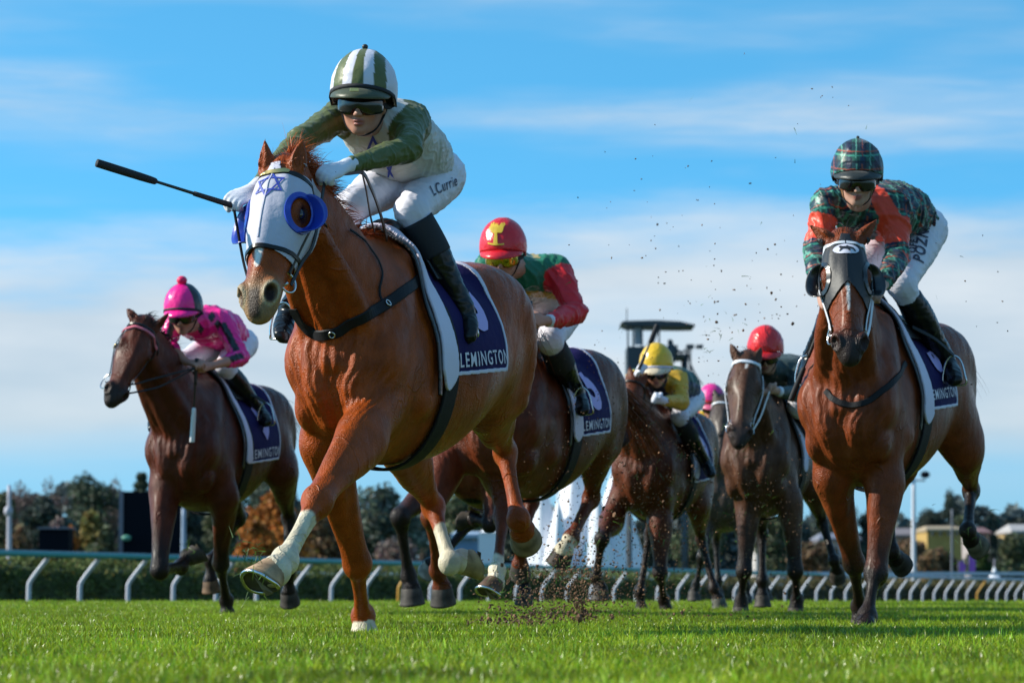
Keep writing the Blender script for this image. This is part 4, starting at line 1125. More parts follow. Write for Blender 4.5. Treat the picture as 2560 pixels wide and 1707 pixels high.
# ---------------------------------------------------------------- the setting
def gz(Y):
    """height of the turf: level track up to a crest, then falling away to the outer rail"""
    if Y < 33: return 0.0
    if Y < 45: t = (Y - 33) / 12; t = t * t * (3 - 2 * t); return lerp(0, .22 - .00667 * 45 - .10, t)
    return .22 - .00667 * min(Y, 170) - .10
def build_ground():
    ys = list(np.arange(-6, 34, 2.0)) + list(np.arange(34, 48, 1.0)) + [50, 57, 65, 80, 100, 130, 170, 220, 300, 500, 900, 1600, 3000]
    xs = [-2500, -800, -250, -80, -40, -20, -10, -5, 0, 5, 10, 20, 40, 80, 250, 800, 2500]
    V = [(x, y, gz(y)) for y in ys for x in xs]; n = len(xs)
    F = [(j * n + i, j * n + i + 1, (j + 1) * n + i + 1, (j + 1) * n + i) for j in range(len(ys) - 1) for i in range(n - 1)]
    m, nt, b = new_mat('turf_soil'); L = nt.links.new
    tc = nt.nodes.new('ShaderNodeTexCoord'); n1 = nt.nodes.new('ShaderNodeTexNoise'); n1.inputs['Scale'].default_value = 3; n1.inputs['Detail'].default_value = 8
    L(tc.outputs['Object'], n1.inputs['Vector']); cr = nt.nodes.new('ShaderNodeValToRGB'); L(n1.outputs[0], cr.inputs[0])
    cr.color_ramp.elements[0].position = .35; cr.color_ramp.elements[0].color = (.020, .036, .009, 1); cr.color_ramp.elements[1].position = .7; cr.color_ramp.elements[1].color = (.055, .105, .018, 1)
    L(cr.outputs[0], b.inputs['Base Color']); b.inputs['Roughness'].default_value = .9
    noise_bump(nt, b, 60, .6, .02)
    tag(mesh_obj('ground', V, F, m, smooth=True), kind='structure')
build_ground()

def leafmat(name, rough=.45, trans=.35, spec=.4):
    m, nt, b = new_mat(name); L = nt.links.new
    at = nt.nodes.new('ShaderNodeAttribute'); at.attribute_name = 'Col'
    oi = nt.nodes.new('ShaderNodeObjectInfo')
    L(at.outputs['Color'], b.inputs['Base Color']); b.inputs['Roughness'].default_value = rough; b.inputs['Specular IOR Level'].default_value = spec
    tr = nt.nodes.new('ShaderNodeBsdfTranslucent'); mx = nt.nodes.new('ShaderNodeMixShader'); mx.inputs[0].default_value = trans
    L(at.outputs['Color'], tr.inputs['Color']); L(b.outputs[0], mx.inputs[1]); L(tr.outputs[0], mx.inputs[2])
    L(mx.outputs[0], nt.nodes['Material Output'].inputs['Surface'])
    return m
MAT['blade'] = leafmat('grass_blade', .30, .35, .32); MAT['leaf'] = leafmat('leaves', .6, .2, .2)
for sc_, nm in ((0.9, 'turf patches'),):     # blades grow in lighter and darker drifts across the track
    nt = MAT['blade'].node_tree; L = nt.links.new
    ge = nt.nodes.new('ShaderNodeNewGeometry'); n1 = nt.nodes.new('ShaderNodeTexNoise'); n1.inputs['Scale'].default_value = 1.3; n1.inputs['Detail'].default_value = 4
    L(ge.outputs['Position'], n1.inputs['Vector']); mr = nt.nodes.new('ShaderNodeMapRange'); mr.inputs[1].default_value = .3; mr.inputs[2].default_value = .7; mr.inputs[3].default_value = .5; mr.inputs[4].default_value = 1.45
    L(n1.outputs[0], mr.inputs[0]); mu = nt.nodes.new('ShaderNodeVectorMath'); mu.operation = 'SCALE'
    at = [n for n in nt.nodes if n.type == 'ATTRIBUTE'][0]; L(at.outputs['Color'], mu.inputs[0]); L(mr.outputs[0], mu.inputs['Scale'])
    for n in nt.nodes:
        if n.type == 'BSDF_PRINCIPLED': L(mu.outputs[0], n.inputs['Base Color'])
        if n.type == 'BSDF_TRANSLUCENT': L(mu.outputs[0], n.inputs['Color'])

def grass_patch(seed, size=.16, n=95, hmul=1.0):
    r = np.random.RandomState(seed); V = []; F = []; C = []
    for i in range(n):
        p = np.array([r.uniform(-.5, .5) * size, r.uniform(-.5, .5) * size, -.005]); a = r.uniform(0, 2 * math.pi)
        hgt = r.uniform(.026, .052) * hmul * (1.5 if r.rand() < .08 else 1); w = r.uniform(.0028, .0048); lean = r.uniform(.1, .9)
        d = np.array([math.cos(a), math.sin(a), 0]); a2 = r.uniform(0, 2 * math.pi); s = np.array([math.cos(a2), math.sin(a2), 0]); b = len(V)
        dry = r.rand() < .05
        base = np.array((.230, .330, .016)) if not dry else np.array((.26, .22, .08))
        base = base * r.uniform(.65, 1.35) * np.array([r.uniform(.75, 1.3), 1, 1])
        for k, t in enumerate((0, .45, .8)):
            ww = w * (1 - .25 * t) / 2; q = p + d * lean * hgt * t * t * .8 + np.array([0, 0, hgt * t * (1 - .18 * t * lean)])
            V += [q - s * ww, q + s * ww]; C += [base * (.55 + .45 * t)] * 2 if False else [base] * 2
        V.append(p + d * lean * hgt * .8 + np.array([0, 0, hgt * (1 - .22 * lean)])); C.append(base * 1.05)
        F += [(b, b + 1, b + 3, b + 2), (b + 2, b + 3, b + 5, b + 4), (b + 4, b + 5, b + 6)]
    me = bpy.data.meshes.new('grass_tuft'); me.from_pydata([tuple(v) for v in V], [], F); me.materials.append(MAT['blade'])
    at = me.color_attributes.new('Col', 'FLOAT_COLOR', 'POINT'); c = np.ones((len(V), 4), dtype=f32); c[:, :3] = C; at.data.foreach_set('color', c.ravel())
    return bpy.data.objects.new('grass_tuft', me)
def build_grass():
    col = bpy.data.collections.new('tufts')
    for i in range(6): col.objects.link(grass_patch(50 + i))
    r = np.random.RandomState(1); pts = []; sc_ = []
    Y = 5.6
    while Y < 36:
        stp = .085 if Y < 14 else (.11 if Y < 22 else .15)
        w = Y * .185 + 1.0
        for x in np.arange(-w, w, stp):
            pts.append((x + r.uniform(-.04, .04), Y + r.uniform(-.04, .04), gz(Y))); sc_.append(r.uniform(.8, 1.15) * (1.0 if Y < 22 else 1.1))
        Y += stp
    me = bpy.data.meshes.new('grass'); me.vertices.add(len(pts)); me.vertices.foreach_set('co', np.array(pts, dtype=f32).ravel())
    a = me.attributes.new('rz', 'FLOAT', 'POINT'); a.data.foreach_set('value', r.uniform(0, 6.283, len(pts)).astype(f32))
    a = me.attributes.new('sc', 'FLOAT', 'POINT'); a.data.foreach_set('value', np.array(sc_, dtype=f32))
    me.materials.append(MAT['blade'])
    o = tag(link(bpy.data.objects.new('grass', me)), 'short green turf grass covering the race track', 'grass', kind='stuff')
    ng = bpy.data.node_groups.new('grow_grass', 'GeometryNodeTree')
    ng.interface.new_socket('Geometry', in_out='INPUT', socket_type='NodeSocketGeometry'); ng.interface.new_socket('Geometry', in_out='OUTPUT', socket_type='NodeSocketGeometry')
    N = ng.nodes.new; L = ng.links.new
    gi = N('NodeGroupInput'); go = N('NodeGroupOutput'); ci = N('GeometryNodeCollectionInfo'); ci.inputs['Collection'].default_value = col
    ci.inputs['Separate Children'].default_value = True; ci.inputs['Reset Children'].default_value = True
    ip = N('GeometryNodeInstanceOnPoints'); ip.inputs['Pick Instance'].default_value = True
    na = N('GeometryNodeInputNamedAttribute'); na.data_type = 'FLOAT'; na.inputs['Name'].default_value = 'rz'
    nb_ = N('GeometryNodeInputNamedAttribute'); nb_.data_type = 'FLOAT'; nb_.inputs['Name'].default_value = 'sc'
    cx = N('ShaderNodeCombineXYZ'); L(na.outputs['Attribute'], cx.inputs['Z']); cs = N('ShaderNodeCombineXYZ')
    for k in 'XYZ': L(nb_.outputs['Attribute'], cs.inputs[k])
    L(gi.outputs[0], ip.inputs['Points']); L(ci.outputs[0], ip.inputs['Instance']); L(cx.outputs[0], ip.inputs['Rotation']); L(cs.outputs[0], ip.inputs['Scale'])
    L(ip.outputs[0], go.inputs[0])
    md = o.modifiers.new('grow', 'NODES'); md.node_group = ng
    return len(pts)
n_tufts = build_grass()

# running rail: goosenecked posts under one long rail
A0 = np.array([-8.8, 57.0]); A1 = np.array([22.1, 137.0]); RD_dir = (A1 - A0) / np.linalg.norm(A1 - A0); PERP = np.array([RD_dir[1], -RD_dir[0]])
MAT['rail_white'] = simple('rail_white_paint', (.50, .52, .60), .5, vary=.1); MAT['rail_teal'] = simple('rail_teal_plastic', (.010, .25, .24), .4); MAT['rail_yellow'] = simple('post_yellow', (.50, .26, .03), .5)
def build_rail():
    Lr = np.linalg.norm(A1 - A0)
    root = empty('running_rail', (A0[0], A0[1], gz(A0[1]))); tag(root, 'white and teal running rail on goosenecked posts curving off to the right', 'fence')
    base = npv(root.location)
    def top(s): return .765 + (.42 - .765) * s / Lr
    def pos(s, off, z): q = A0 + RD_dir * s + PERP * off; return np.array([q[0], q[1], z]) - base
    ss = np.arange(-3.8, Lr + 14, 1.9)
    for i, s in enumerate(ss):
        q = A0 + RD_dir * s; zt = top(s) - .05; zb = gz(q[1]) - .1
        yel = i in (11, 43)
        V, F = tube_geo([pos(s, 0, zb), pos(s, 0, lerp(zb, zt, .45)), pos(s, .05, lerp(zb, zt, .62)), pos(s, .40, zt)], [.045, .045, .044, .042], seg=7, sub=3)
        mesh_obj('post', V, F, MAT['rail_yellow'] if yel else MAT['rail_white'], root)
    for (s0, s1, m) in ((-6, 52, 'rail_teal'), (52, Lr + 16, 'rail_white')):
        V = []; F = []; n = 24
        for i in range(n + 1):
            s = lerp(s0, s1, i / n)
            for (a, b) in ((.30, -.035), (.50, -.055), (.53, .0), (.50, .045), (.32, .05), (.28, .0)): V.append(pos(s, a, top(s) + b))
        for i in range(n):
            for k in range(6): F.append((6 * i + k, 6 * i + (k + 1) % 6, 6 * (i + 1) + (k + 1) % 6, 6 * (i + 1) + k))
        mesh_obj('rail', V, F, MAT[m], root)
        V = [v + np.array([0, 0, 0.0]) for i in range(n + 1) for s in [lerp(s0, s1, i / n)] for v in (pos(s, .33, top(s) + .054), pos(s, .49, top(s) + .049), pos(s, .49, top(s) + .062), pos(s, .33, top(s) + .066))]
        F = [(4 * i + k, 4 * i + (k + 1) % 4, 4 * (i + 1) + (k + 1) % 4, 4 * (i + 1) + k) for i in range(n) for k in range(4)]
        mesh_obj('rail_cap', V, F, MAT['rail_white'], root)
build_rail()

def cards(rng, P_, size, C, up=.3):
    """leaf-sized faces, one at each point"""
    n = len(P_); a = rng.randn(n, 3); a /= np.linalg.norm(a, axis=1)[:, None]; b = rng.randn(n, 3); b -= a * (a * b).sum(1)[:, None]; b /= np.linalg.norm(b, axis=1)[:, None]
    s = size * rng.uniform(.6, 1.3, n)[:, None]
    V = np.stack([P_ - a * s * .5, P_ - b * s * .32, P_ + a * s * .5, P_ + b * s * .32], 1).reshape(-1, 3)
    F = np.arange(4 * n).reshape(n, 4); return V, F, np.repeat(C, 4, 0)
def hedge(name, s0, s1, off, ztop, col, label, n, thick=.9, size=.10, lo=.35):
    rng = np.random.RandomState(int(s0) + 9); V = []; F = []
    base = np.array([*(A0 + RD_dir * s0 - PERP * off), 0.])
    m = 60; ring_ = []
    for i in range(m + 1):
        s = lerp(s0, s1, i / m); q = A0 + RD_dir * s - PERP * off; zt = ztop(s) - .12; zb = gz(q[1]) - .1
        for (a, z) in ((thick / 2 - .06, zb), (thick / 2 - .08, zt - .05), (0, zt), (-thick / 2, zt - .1), (-thick / 2, zb)):
            p = q + PERP * (a + rng.uniform(-.05, .05)); V.append(np.array([p[0], p[1], z + rng.uniform(-.05, .05)]) - base)
    for i in range(m):
        for k in range(4): F.append((5 * i + k, 5 * i + k + 1, 5 * (i + 1) + k + 1, 5 * (i + 1) + k))
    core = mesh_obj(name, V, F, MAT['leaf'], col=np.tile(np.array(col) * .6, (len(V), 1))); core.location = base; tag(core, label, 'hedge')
    # leaves over the face and top
    s = rng.uniform(s0, s1, n); t = rng.rand(n) ** .8; topf = rng.rand(n) < .3
    q = A0[None] + RD_dir[None] * s[:, None]; zt = np.array([ztop(v) for v in s]) + .10 * np.sin(s * 2.1) * .4; zb = np.array([gz(v) for v in q[:, 1]])
    z = np.where(topf, zt + rng.uniform(-.06, .08, n), zb + (zt - zb) * t)
    a = np.where(topf, rng.uniform(-thick / 2, thick / 2, n), thick / 2 + rng.randn(n) * .05) + .08 * np.sin(s * 5 + z * 7)
    p = q + PERP[None] * (a - off)[:, None]
    Pn = np.stack([p[:, 0], p[:, 1], z], 1) - base
    cl = np.array([mnoise.noise(Vector((v[0] * 1.2, v[1] * 1.2, v[2] * 2.5))) for v in Pn])
    C = np.array(col)[None] * (1 + .7 * cl + .25 * rng.randn(n))[:, None]
    yl = rng.rand(n) < (.10 + .25 * np.clip((z - zb - .8), 0, 1)); C[yl] = np.array((.15, .12, .025)) * rng.uniform(.6, 1.3, (yl.sum(), 1))
    V_, F_, C__ = cards(rng, Pn, size, np.clip(C, .004, 1)); o = mesh_obj('leaves', V_, F_, MAT['leaf'], core, smooth=False, col=C__); tag(o, kind='stuff')
hedge('hedge', -6, 46, 2.2, lambda s: .68 - .004 * s, (.095, .125, .034), 'clipped green hedge running behind the teal rail', 26000, size=.085)
hedge('hedge', 46, 100, 3.0, lambda s: .50 - .0025 * s, (.085, .075, .030), 'browner lower hedge behind the white part of the rail', 12000, size=.11)

def tree(name, x, ytop, wpx, Y, kind, label, ybase=None, lobes=9, leaf=None, dens=1.0, zb=None, group='trees beyond the track', cat='tree', trunk=True, tcol=(.09, .065, .05), shape=1.0):
    rng = np.random.RandomState(int(x * 3 + ytop) % 9973)
    s = FPX / Y; H = CAM_H + (1460 - ytop) / s - gz(Y); W = wpx / s; c = P(x, 1460, Y); g = gz(Y)
    root = empty(name, (c.x, c.y, g)); tag(root, label, cat, group)
    cols = dict(pine=(.055, .075, .048), olive=(.105, .12, .065), dark=(.062, .078, .064), gum=(.105, .125, .095), orange=(.42, .16, .035), bare=(.17, .125, .11), brown=(.17, .11, .06), yellow=(.22, .17, .05), green=(.07, .105, .03))  # foliage tones slightly blued: distance haze put into the colour
    base = np.array(cols[kind]); leaf = leaf or max(.42, W * .05)
    zc = H * (.62 if trunk else .5); rz = H * (.38 if trunk else .52)
    L_ = []
    if kind == 'pine' and shape == 2:      # tiered conifer
        for k in range(13):
            z = H * (.12 + .84 * k / 13); r = W * .5 * (1.04 - k / 13); 
            for a in np.arange(5) * 1.257 + k: L_.append((np.array([math.cos(a) * r * .6, math.sin(a) * r * .6, z]), np.array([r * .5 + .1, r * .5 + .1, H * .034])))
    else:
        for k in range(lobes):
            a = rng.uniform(0, 6.28); r = W * .5 * rng.uniform(.1, .66); zz = zc + rz * rng.uniform(-.6, .62); r *= math.sqrt(max(0.05, 1 - ((zz - zc) / rz) ** 2))
            sz = rng.uniform(.2, .36) * min(W, rz * 2.2); L_.append((np.array([math.cos(a) * r, math.sin(a) * r, zz]), np.array([sz, sz, sz * rng.uniform(.55, .85)])))
        L_.append((np.array([0, 0, zc + rz * .55]), np.array([W * .2, W * .2, rz * .42])))
    Pn = []; Cn = []
    n = int(7500 * dens / len(L_))
    for (cc, rr) in L_:
        d = rng.randn(n, 3); d /= np.linalg.norm(d, axis=1)[:, None]; q = cc + d * rr * (rng.rand(n, 1) ** .35) * rng.uniform(.8, 1.1, (n, 1))
        q = q[q[:, 2] > .1]; Pn.append(q)
        tone = rng.uniform(.7, 1.35); Cn.append(np.clip(base[None] * tone * (1 + .3 * rng.randn(len(q), 1)) * (1 + .08 * rng.randn(len(q), 3)), .003, 1))
    Pn = np.vstack(Pn); Cn = np.vstack(Cn)
    V, F, C = cards(rng, Pn, leaf * (.6 if kind == 'bare' else 1), Cn)
    mesh_obj('crown', V, F, MAT['leaf'], root, smooth=False, col=C)
    V = []; F = []
    tr = max(.12, W * .022)
    if trunk:
        tube_geo([(0, 0, -.2), (W * .01, 0, H * .3), (0, W * .01, H * .75)], [tr, tr * .75, tr * .25], seg=7, V=V, F=F)
    for (cc, rr) in L_[:: (1 if trunk else 3)]:
        if kind == 'pine' and shape == 2: continue
        z0 = H * rng.uniform(.12, .4); tube_geo([(0, 0, z0), cc * np.array([.5, .5, 0]) + np.array([0, 0, lerp(z0, cc[2], .6)]), cc], [tr * .6, tr * .4, tr * .15], seg=5, V=V, F=F)
    mesh_obj('trunk', V, F, simple('bark', tcol, .9) if False else MAT.setdefault('bark' + str(tcol), simple('bark', tcol, .9)), root)
T = tree
T('pine_tree', 205, 1172, 190, 300, 'pine', 'broad dark green pine rising highest on the left skyline', lobes=13)
T('bare_tree', 50, 1200, 150, 310, 'bare', 'leafless brown tree at the far left edge', lobes=10)
T('bare_tree', 120, 1188, 110, 330, 'bare', 'thin leafless tree just left of the broad pine', dens=.5)
T('bare_tree', 285, 1186, 100, 330, 'bare', 'thin leafless tree just right of the broad pine', dens=.5)
T('green_tree', 10, 1225, 130, 280, 'olive', 'olive green tree low at the left edge', lobes=8)
T('green_tree', 108, 1235, 150, 270, 'dark', 'dark bushy tree behind the small black shed', lobes=9)
T('conifer_tree', 352, 1158, 170, 320, 'pine', 'tiered conifer behind the tall black screen', shape=2)
T('brown_shrub', 140, 1290, 120, 200, 'bare', 'grey-brown twiggy shrub beside the small black shed', trunk=False, cat='shrub')
T('yellow_shrub', 225, 1275, 130, 205, 'yellow', 'yellowing shrub left of the tall black screen', trunk=False, cat='shrub')
T('green_shrub', 265, 1315, 90, 190, 'olive', 'low olive shrub at the foot of the tall black screen', trunk=False, cat='shrub')
T('autumn_shrub', 175, 1318, 70, 198, 'orange', 'small rusty shrub right of the small black shed', trunk=False, cat='shrub')
T('brown_shrub', 50, 1315, 90, 195, 'brown', 'low brown shrub by the left lamp post', trunk=False, cat='shrub')
T('green_tree', 470, 1215, 120, 320, 'dark', 'dark tree right of the tall black screen', lobes=8)
T('green_tree', 560, 1190, 150, 300, 'olive', 'olive tree showing under the left horse', lobes=10)
T('green_tree', 650, 1178, 140, 320, 'gum', 'pale grey-green tree behind the orange tree', lobes=10)
T('autumn_tree', 690, 1218, 210, 180, 'orange', 'rounded tree in orange autumn leaf', lobes=14, trunk=True, leaf=.34, dens=1.5)
T('autumn_shrub', 640, 1300, 120, 170, 'orange', 'low orange shrub at the foot of the autumn tree', trunk=False, cat='shrub')
T('brown_shrub', 800, 1290, 130, 185, 'brown', 'brown shrub between the leader\'s forelegs', trunk=False, cat='shrub')
T('green_tree', 790, 1222, 140, 310, 'dark', 'dark tree behind the leader\'s forelegs', lobes=8)
T('gum_tree', 960, 1205, 200, 230, 'gum', 'grey-green gum tree with pale forked trunks', lobes=14, tcol=(.42, .38, .36))
T('gum_tree', 1055, 1200, 130, 300, 'dark', 'dark tree right of the pale-trunked gum', lobes=8)
T('green_tree', 1150, 1232, 160, 290, 'olive', 'olive tree behind the little white tent', lobes=9)
T('green_tree', 1290, 1235, 160, 310, 'dark', 'dark tree just left of the white marquee', lobes=9)
T('red_shrub', 1010, 1345, 170, 170, 'bare', 'low pinkish-brown scrub below the gum tree', trunk=False, cat='shrub', dens=.8)
T('green_tree', 1600, 1300, 150, 260, 'dark', 'dark low tree seen between the gold rider\'s horse\'s legs', lobes=8)
T('green_tree', 1740, 1305, 140, 280, 'olive', 'olive tree seen between the middle horses', lobes=8)
T('green_tree', 1930, 1290, 150, 300, 'olive', 'olive tree behind the red-capped rider\'s bay', lobes=8)
T('green_tree', 2090, 1262, 150, 420, 'dark', 'dark tree left of the right-hand bay\'s forelegs', lobes=8)
T('green_tree', 2185, 1262, 120, 420, 'dark', 'dark tree between the right-hand bay\'s forelegs', lobes=8)
T('green_tree', 2320, 1268, 120, 420, 'dark', 'dark round tree beside the tall light mast', lobes=8)
T('umbrella_tree', 2376, 1217, 62, 400, 'dark', 'dark umbrella-shaped tree standing above the roofs', lobes=8, dens=.7)
T('green_tree', 2484, 1278, 76, 400, 'dark', 'dark domed tree above the right-hand roofs', lobes=8)
T('green_tree', 2550, 1292, 70, 420, 'dark', 'dark tree cut by the right edge', lobes=8)
T('green_tree', 2400, 1285, 90, 430, 'olive', 'olive tree right of the umbrella tree', lobes=8)
T('brown_shrub', 2270, 1345, 150, 250, 'brown', 'brown scrub at the foot of the tall light mast', trunk=False, cat='shrub')
T('green_shrub', 2530, 1330, 110, 240, 'olive', 'olive shrub at the right edge behind the small white tent', trunk=False, cat='shrub')
T('green_shrub', 2455, 1365, 80, 240, 'green', 'green shrub left of the small white tent', trunk=False, cat='shrub')
T('brown_shrub', 2350, 1370, 120, 245, 'brown', 'brown scrub below the yellow building', trunk=False, cat='shrub')
T('brown_shrub', 2040, 1360, 150, 250, 'brown', 'brown scrub left of the right-hand bay', trunk=False, cat='shrub')

def woods():
    r = np.random.RandomState(4); n = 26000; x = r.uniform(-200, 2760, n)
    top = 1262 - 28 * np.sin(x * .011) - 16 * np.sin(x * .037 + 1) - 9 * np.sin(x * .09) + 30 * (x > 1250) - 10 * np.exp(-((x - 200) / 160) ** 2)
    y = top + (1470 - top) * r.rand(n) ** 1.2; Pn = np.array([npv(P(a, b, 470 + c)) for a, b, c in zip(x, y, r.uniform(0, 12, n))])
    C = np.array((.060, .078, .080))[None] * (1 + .35 * np.sin(x * .05 + y * .03)[:, None] + .25 * r.randn(n, 1))  # bluish base carries the haze of distance as painted colour
    V, F, C = cards(r, Pn, 1.5, np.clip(C, .004, 1)); tag(mesh_obj('distant_woods', V, F, MAT['leaf'], smooth=False, col=C), 'far dark woodland along the whole skyline', 'woods', kind='stuff')
woods()
# buildings and structures, each at its own distance
MAT['screen'] = simple('black_screen', (.004, .006, .011), .8, spec=.08); MAT['screen_edge'] = simple('grey_frame', (.16, .15, .19), .6)
def at(x, y, Y): return npv(P(x, y, Y))
def boxpx(name, x0, x1, y0, y1, Y, depth, mat, parent=None, base=None, toground=False):
    a = at(x0, y0, Y); b = at(x1, y1, Y); zt = a[2]; zb = gz(Y) - .1 if toground else b[2]
    c = np.array([(a[0] + b[0]) / 2, Y + depth / 2, (zt + zb) / 2]) - (base if base is not None else 0)
    return box(name, c, (abs(b[0] - a[0]), depth, zt - zb), mat, parent)
r = empty('video_screen', at(376, 1460, 190)); tag(r, 'tall black back of a video screen beyond the left rail', 'screen'); b0 = npv(r.location)
boxpx('panel', 306, 450, 1228, 1500, 190, 1.5, MAT['screen'], r, b0, True); boxpx('edge_frame', 298, 305.5, 1226, 1500, 189.9, .8, MAT['screen_edge'], r, b0, True)
ellipsoid('lamp', at(316, 1344, 189.6) - b0, (.3, .15, .18), simple('green_light', (.10, .3, .22), .4), r)
r = empty('shed', at(133, 1460, 185)); tag(r, 'small black flat-roofed shed beyond the left rail', 'shed'); b0 = npv(r.location)
boxpx('wall', 97, 170, 1322, 1500, 185, 2, MAT['screen'], r, b0, True); boxpx('roof', 93, 174, 1317, 1321.5, 184.8, 2.6, MAT['screen_edge'], r, b0)
def lamp_post(x, y0, Y, label, w=.16, heads=None, col=(.42, .40, .46), bulge=None):
    r = empty('lamp_post', at(x, 1460, Y)); tag(r, label, 'lamp post'); b = npv(r.location); m = MAT.setdefault('post' + str(col), simple('post_paint', col, .5))
    t = at(x, y0, Y) - b; tube('pole', [(0, 0, gz(Y) - b[2] - .2), t * .5, t], [w, w * .8, w * .6], m, r)
    if heads:
        for (hx, hy, hr) in heads: ellipsoid('lamp', at(hx, hy, Y) - b, (hr * 1.2, hr, hr * .9), MAT['screen'], r)
        xs = [h_[0] for h_ in heads] + [x]; tube('arm', [at(min(xs), y0 + 4, Y) - b, at(max(xs), y0 + 4, Y) - b], w * .4, m, r)
    if bulge: ellipsoid('speaker_box', at(x - 2, bulge, Y) - b, (.2, .2, .24), m, r)
lamp_post(23, 1212, 140, 'grey pole with a small box, at the far left', .14, bulge=1277)
lamp_post(459, 1270, 140, 'pale blue-grey pole right of the video screen', .15, col=(.25, .32, .44))
lamp_post(2284, 1196, 230, 'tall white light mast behind the right-hand bay', .22, heads=[(2313, 1186, .3), (2262, 1190, .25)], col=(.55, .55, .6))
lamp_post(2380, 1272, 240, 'thin dark pole in front of the yellow building', .12, col=(.12, .13, .16))
# houses and stands far right
def house(x0, x1, yw, yr, Y, wall, roof, label, wins=3, gable=.0):
    r = empty('house', at((x0 + x1) / 2, 1460, Y)); tag(r, label, 'building', 'buildings beyond the track'); b = npv(r.location)
    mw = MAT.setdefault('w' + str(wall), simple('wall_render', wall, .8, vary=.15, bscale=8)); mr = MAT.setdefault('r' + str(roof), simple('roof_sheet', roof, .6, vary=.1, bscale=8))
    boxpx('wall', x0, x1, yw, 1500, Y, 10, mw, r, b, True)
    a, c, d = at(x0 - 4, yw, Y) - b, at(x1 + 4, yw, Y) - b, at((x0 + x1) / 2, yr, Y) - b; ov = .6
    zt = d[2]; ins = (c[0] - a[0]) * .12
    V = [(a[0], -ov, a[2]), (c[0], -ov, a[2]), (c[0], 10 + ov, a[2]), (a[0], 10 + ov, a[2]), (a[0] + ins, 4, zt), (c[0] - ins, 4, zt), (a[0], -ov, a[2] - .25), (c[0], -ov, a[2] - .25), (c[0], 10 + ov, a[2] - .25), (a[0], 10 + ov, a[2] - .25)]
    mesh_obj('roof', V, [(0, 1, 5, 4), (2, 3, 4, 5), (1, 2, 5), (3, 0, 4), (0, 6, 7, 1), (1, 7, 8, 2), (2, 8, 9, 3), (3, 9, 6, 0), (9, 8, 7, 6)], mr, r, smooth=False)
    for i in range(wins):
        t = (i + .5) / wins; px = lerp(x0 + 3, x1 - 3, t); y0 = yw + 7
        w = boxpx('window', px - 3.2, px + 3.2, y0, y0 + 9, Y - .06, .1, MAT['white_plastic'], r, b); pp = at(px, y0 + 4.5, Y) - b
        box('pane', pp + np.array([0, -.10, 0]), (5.2 * Y / FPX, .06, 7.4 * Y / FPX), MAT['lens'], w)
house(2318, 2406, 1322, 1312, 330, (.40, .25, .07), (.34, .25, .15), 'low building with long yellow upper wall', 4)
house(2425, 2475, 1330, 1316, 340, (.34, .30, .30), (.20, .10, .09), 'small house with dull red roof right of the yellow building', 2)
house(2530, 2600, 1326, 1308, 335, (.36, .26, .12), (.36, .33, .32), 'yellow-walled house cut by the right edge', 3)
house(2210, 2300, 1336, 1318, 345, (.30, .27, .27), (.20, .16, .16), 'grey house behind the tall light mast', 3)
house(2050, 2150, 1345, 1330, 345, (.34, .34, .38), (.16, .16, .2), 'grey-blue house left of the right-hand bay', 3)
house(1890, 1990, 1350, 1335, 350, (.4, .36, .34), (.2, .14, .13), 'low house seen behind the middle bay', 3)
house(1130, 1205, 1335, 1325, 210, (.16, .26, .42), (.30, .38, .5), 'small blue kiosk left of the little white tent', 2)
MAT['canvas'] = simple('white_canvas', (.74, .74, .78), .6, bump=.1)
def tent(name, x, ytop, yeave, ybase, w, Y, label, peaks=1, cat='tent'):
    r = empty(name, at(x, 1460, Y)); tag(r, label, cat, 'white tents beyond the track'); b = npv(r.location); s = FPX / Y
    W = w / s; zt = at(x, ytop, Y)[2] - b[2]; ze = at(x, yeave, Y)[2] - b[2]; zg = gz(Y) - b[2]
    pw = W / peaks
    for k in range(peaks):
        cx = -W / 2 + pw * (k + .5); V = []; F = []; n = 24; m = 8
        hk = zt if k % 2 == 0 else lerp(ze, zt, .8)
        for i in range(m + 1):
            t = i / m; rr = lerp(.03, 1, t ** 1.0); z = ze + (hk - ze) * (1 - t) ** 2.2
            for j in range(n):
                a = 2 * math.pi * j / n; ca, sa = math.cos(a), math.sin(a); q = 1 / max(abs(ca), abs(sa)) if True else 1
                q = lerp(1, q, t ** 2); V.append((cx + ca * rr * q * pw / 2, sa * rr * q * pw / 2 + pw / 2, z - .12 * math.sin(4 * a) ** 2 * t * 0))
        for i in range(m):
            for j in range(n): F.append((i * n + j, i * n + (j + 1) % n, (i + 1) * n + (j + 1) % n, (i + 1) * n + j))
        mesh_obj('roof', V, F, MAT['canvas'], r)
        tube('mast', [(cx, pw / 2, zg), (cx, pw / 2, hk + .4)], .06, MAT['screen_edge'], r, seg=6)
        if name == 'marquee' or peaks >= 1:
            box('side_wall', (cx, .12, (ze + zg) / 2 - .05), (pw * .96, .05, ze - zg), MAT['canvas'], r)
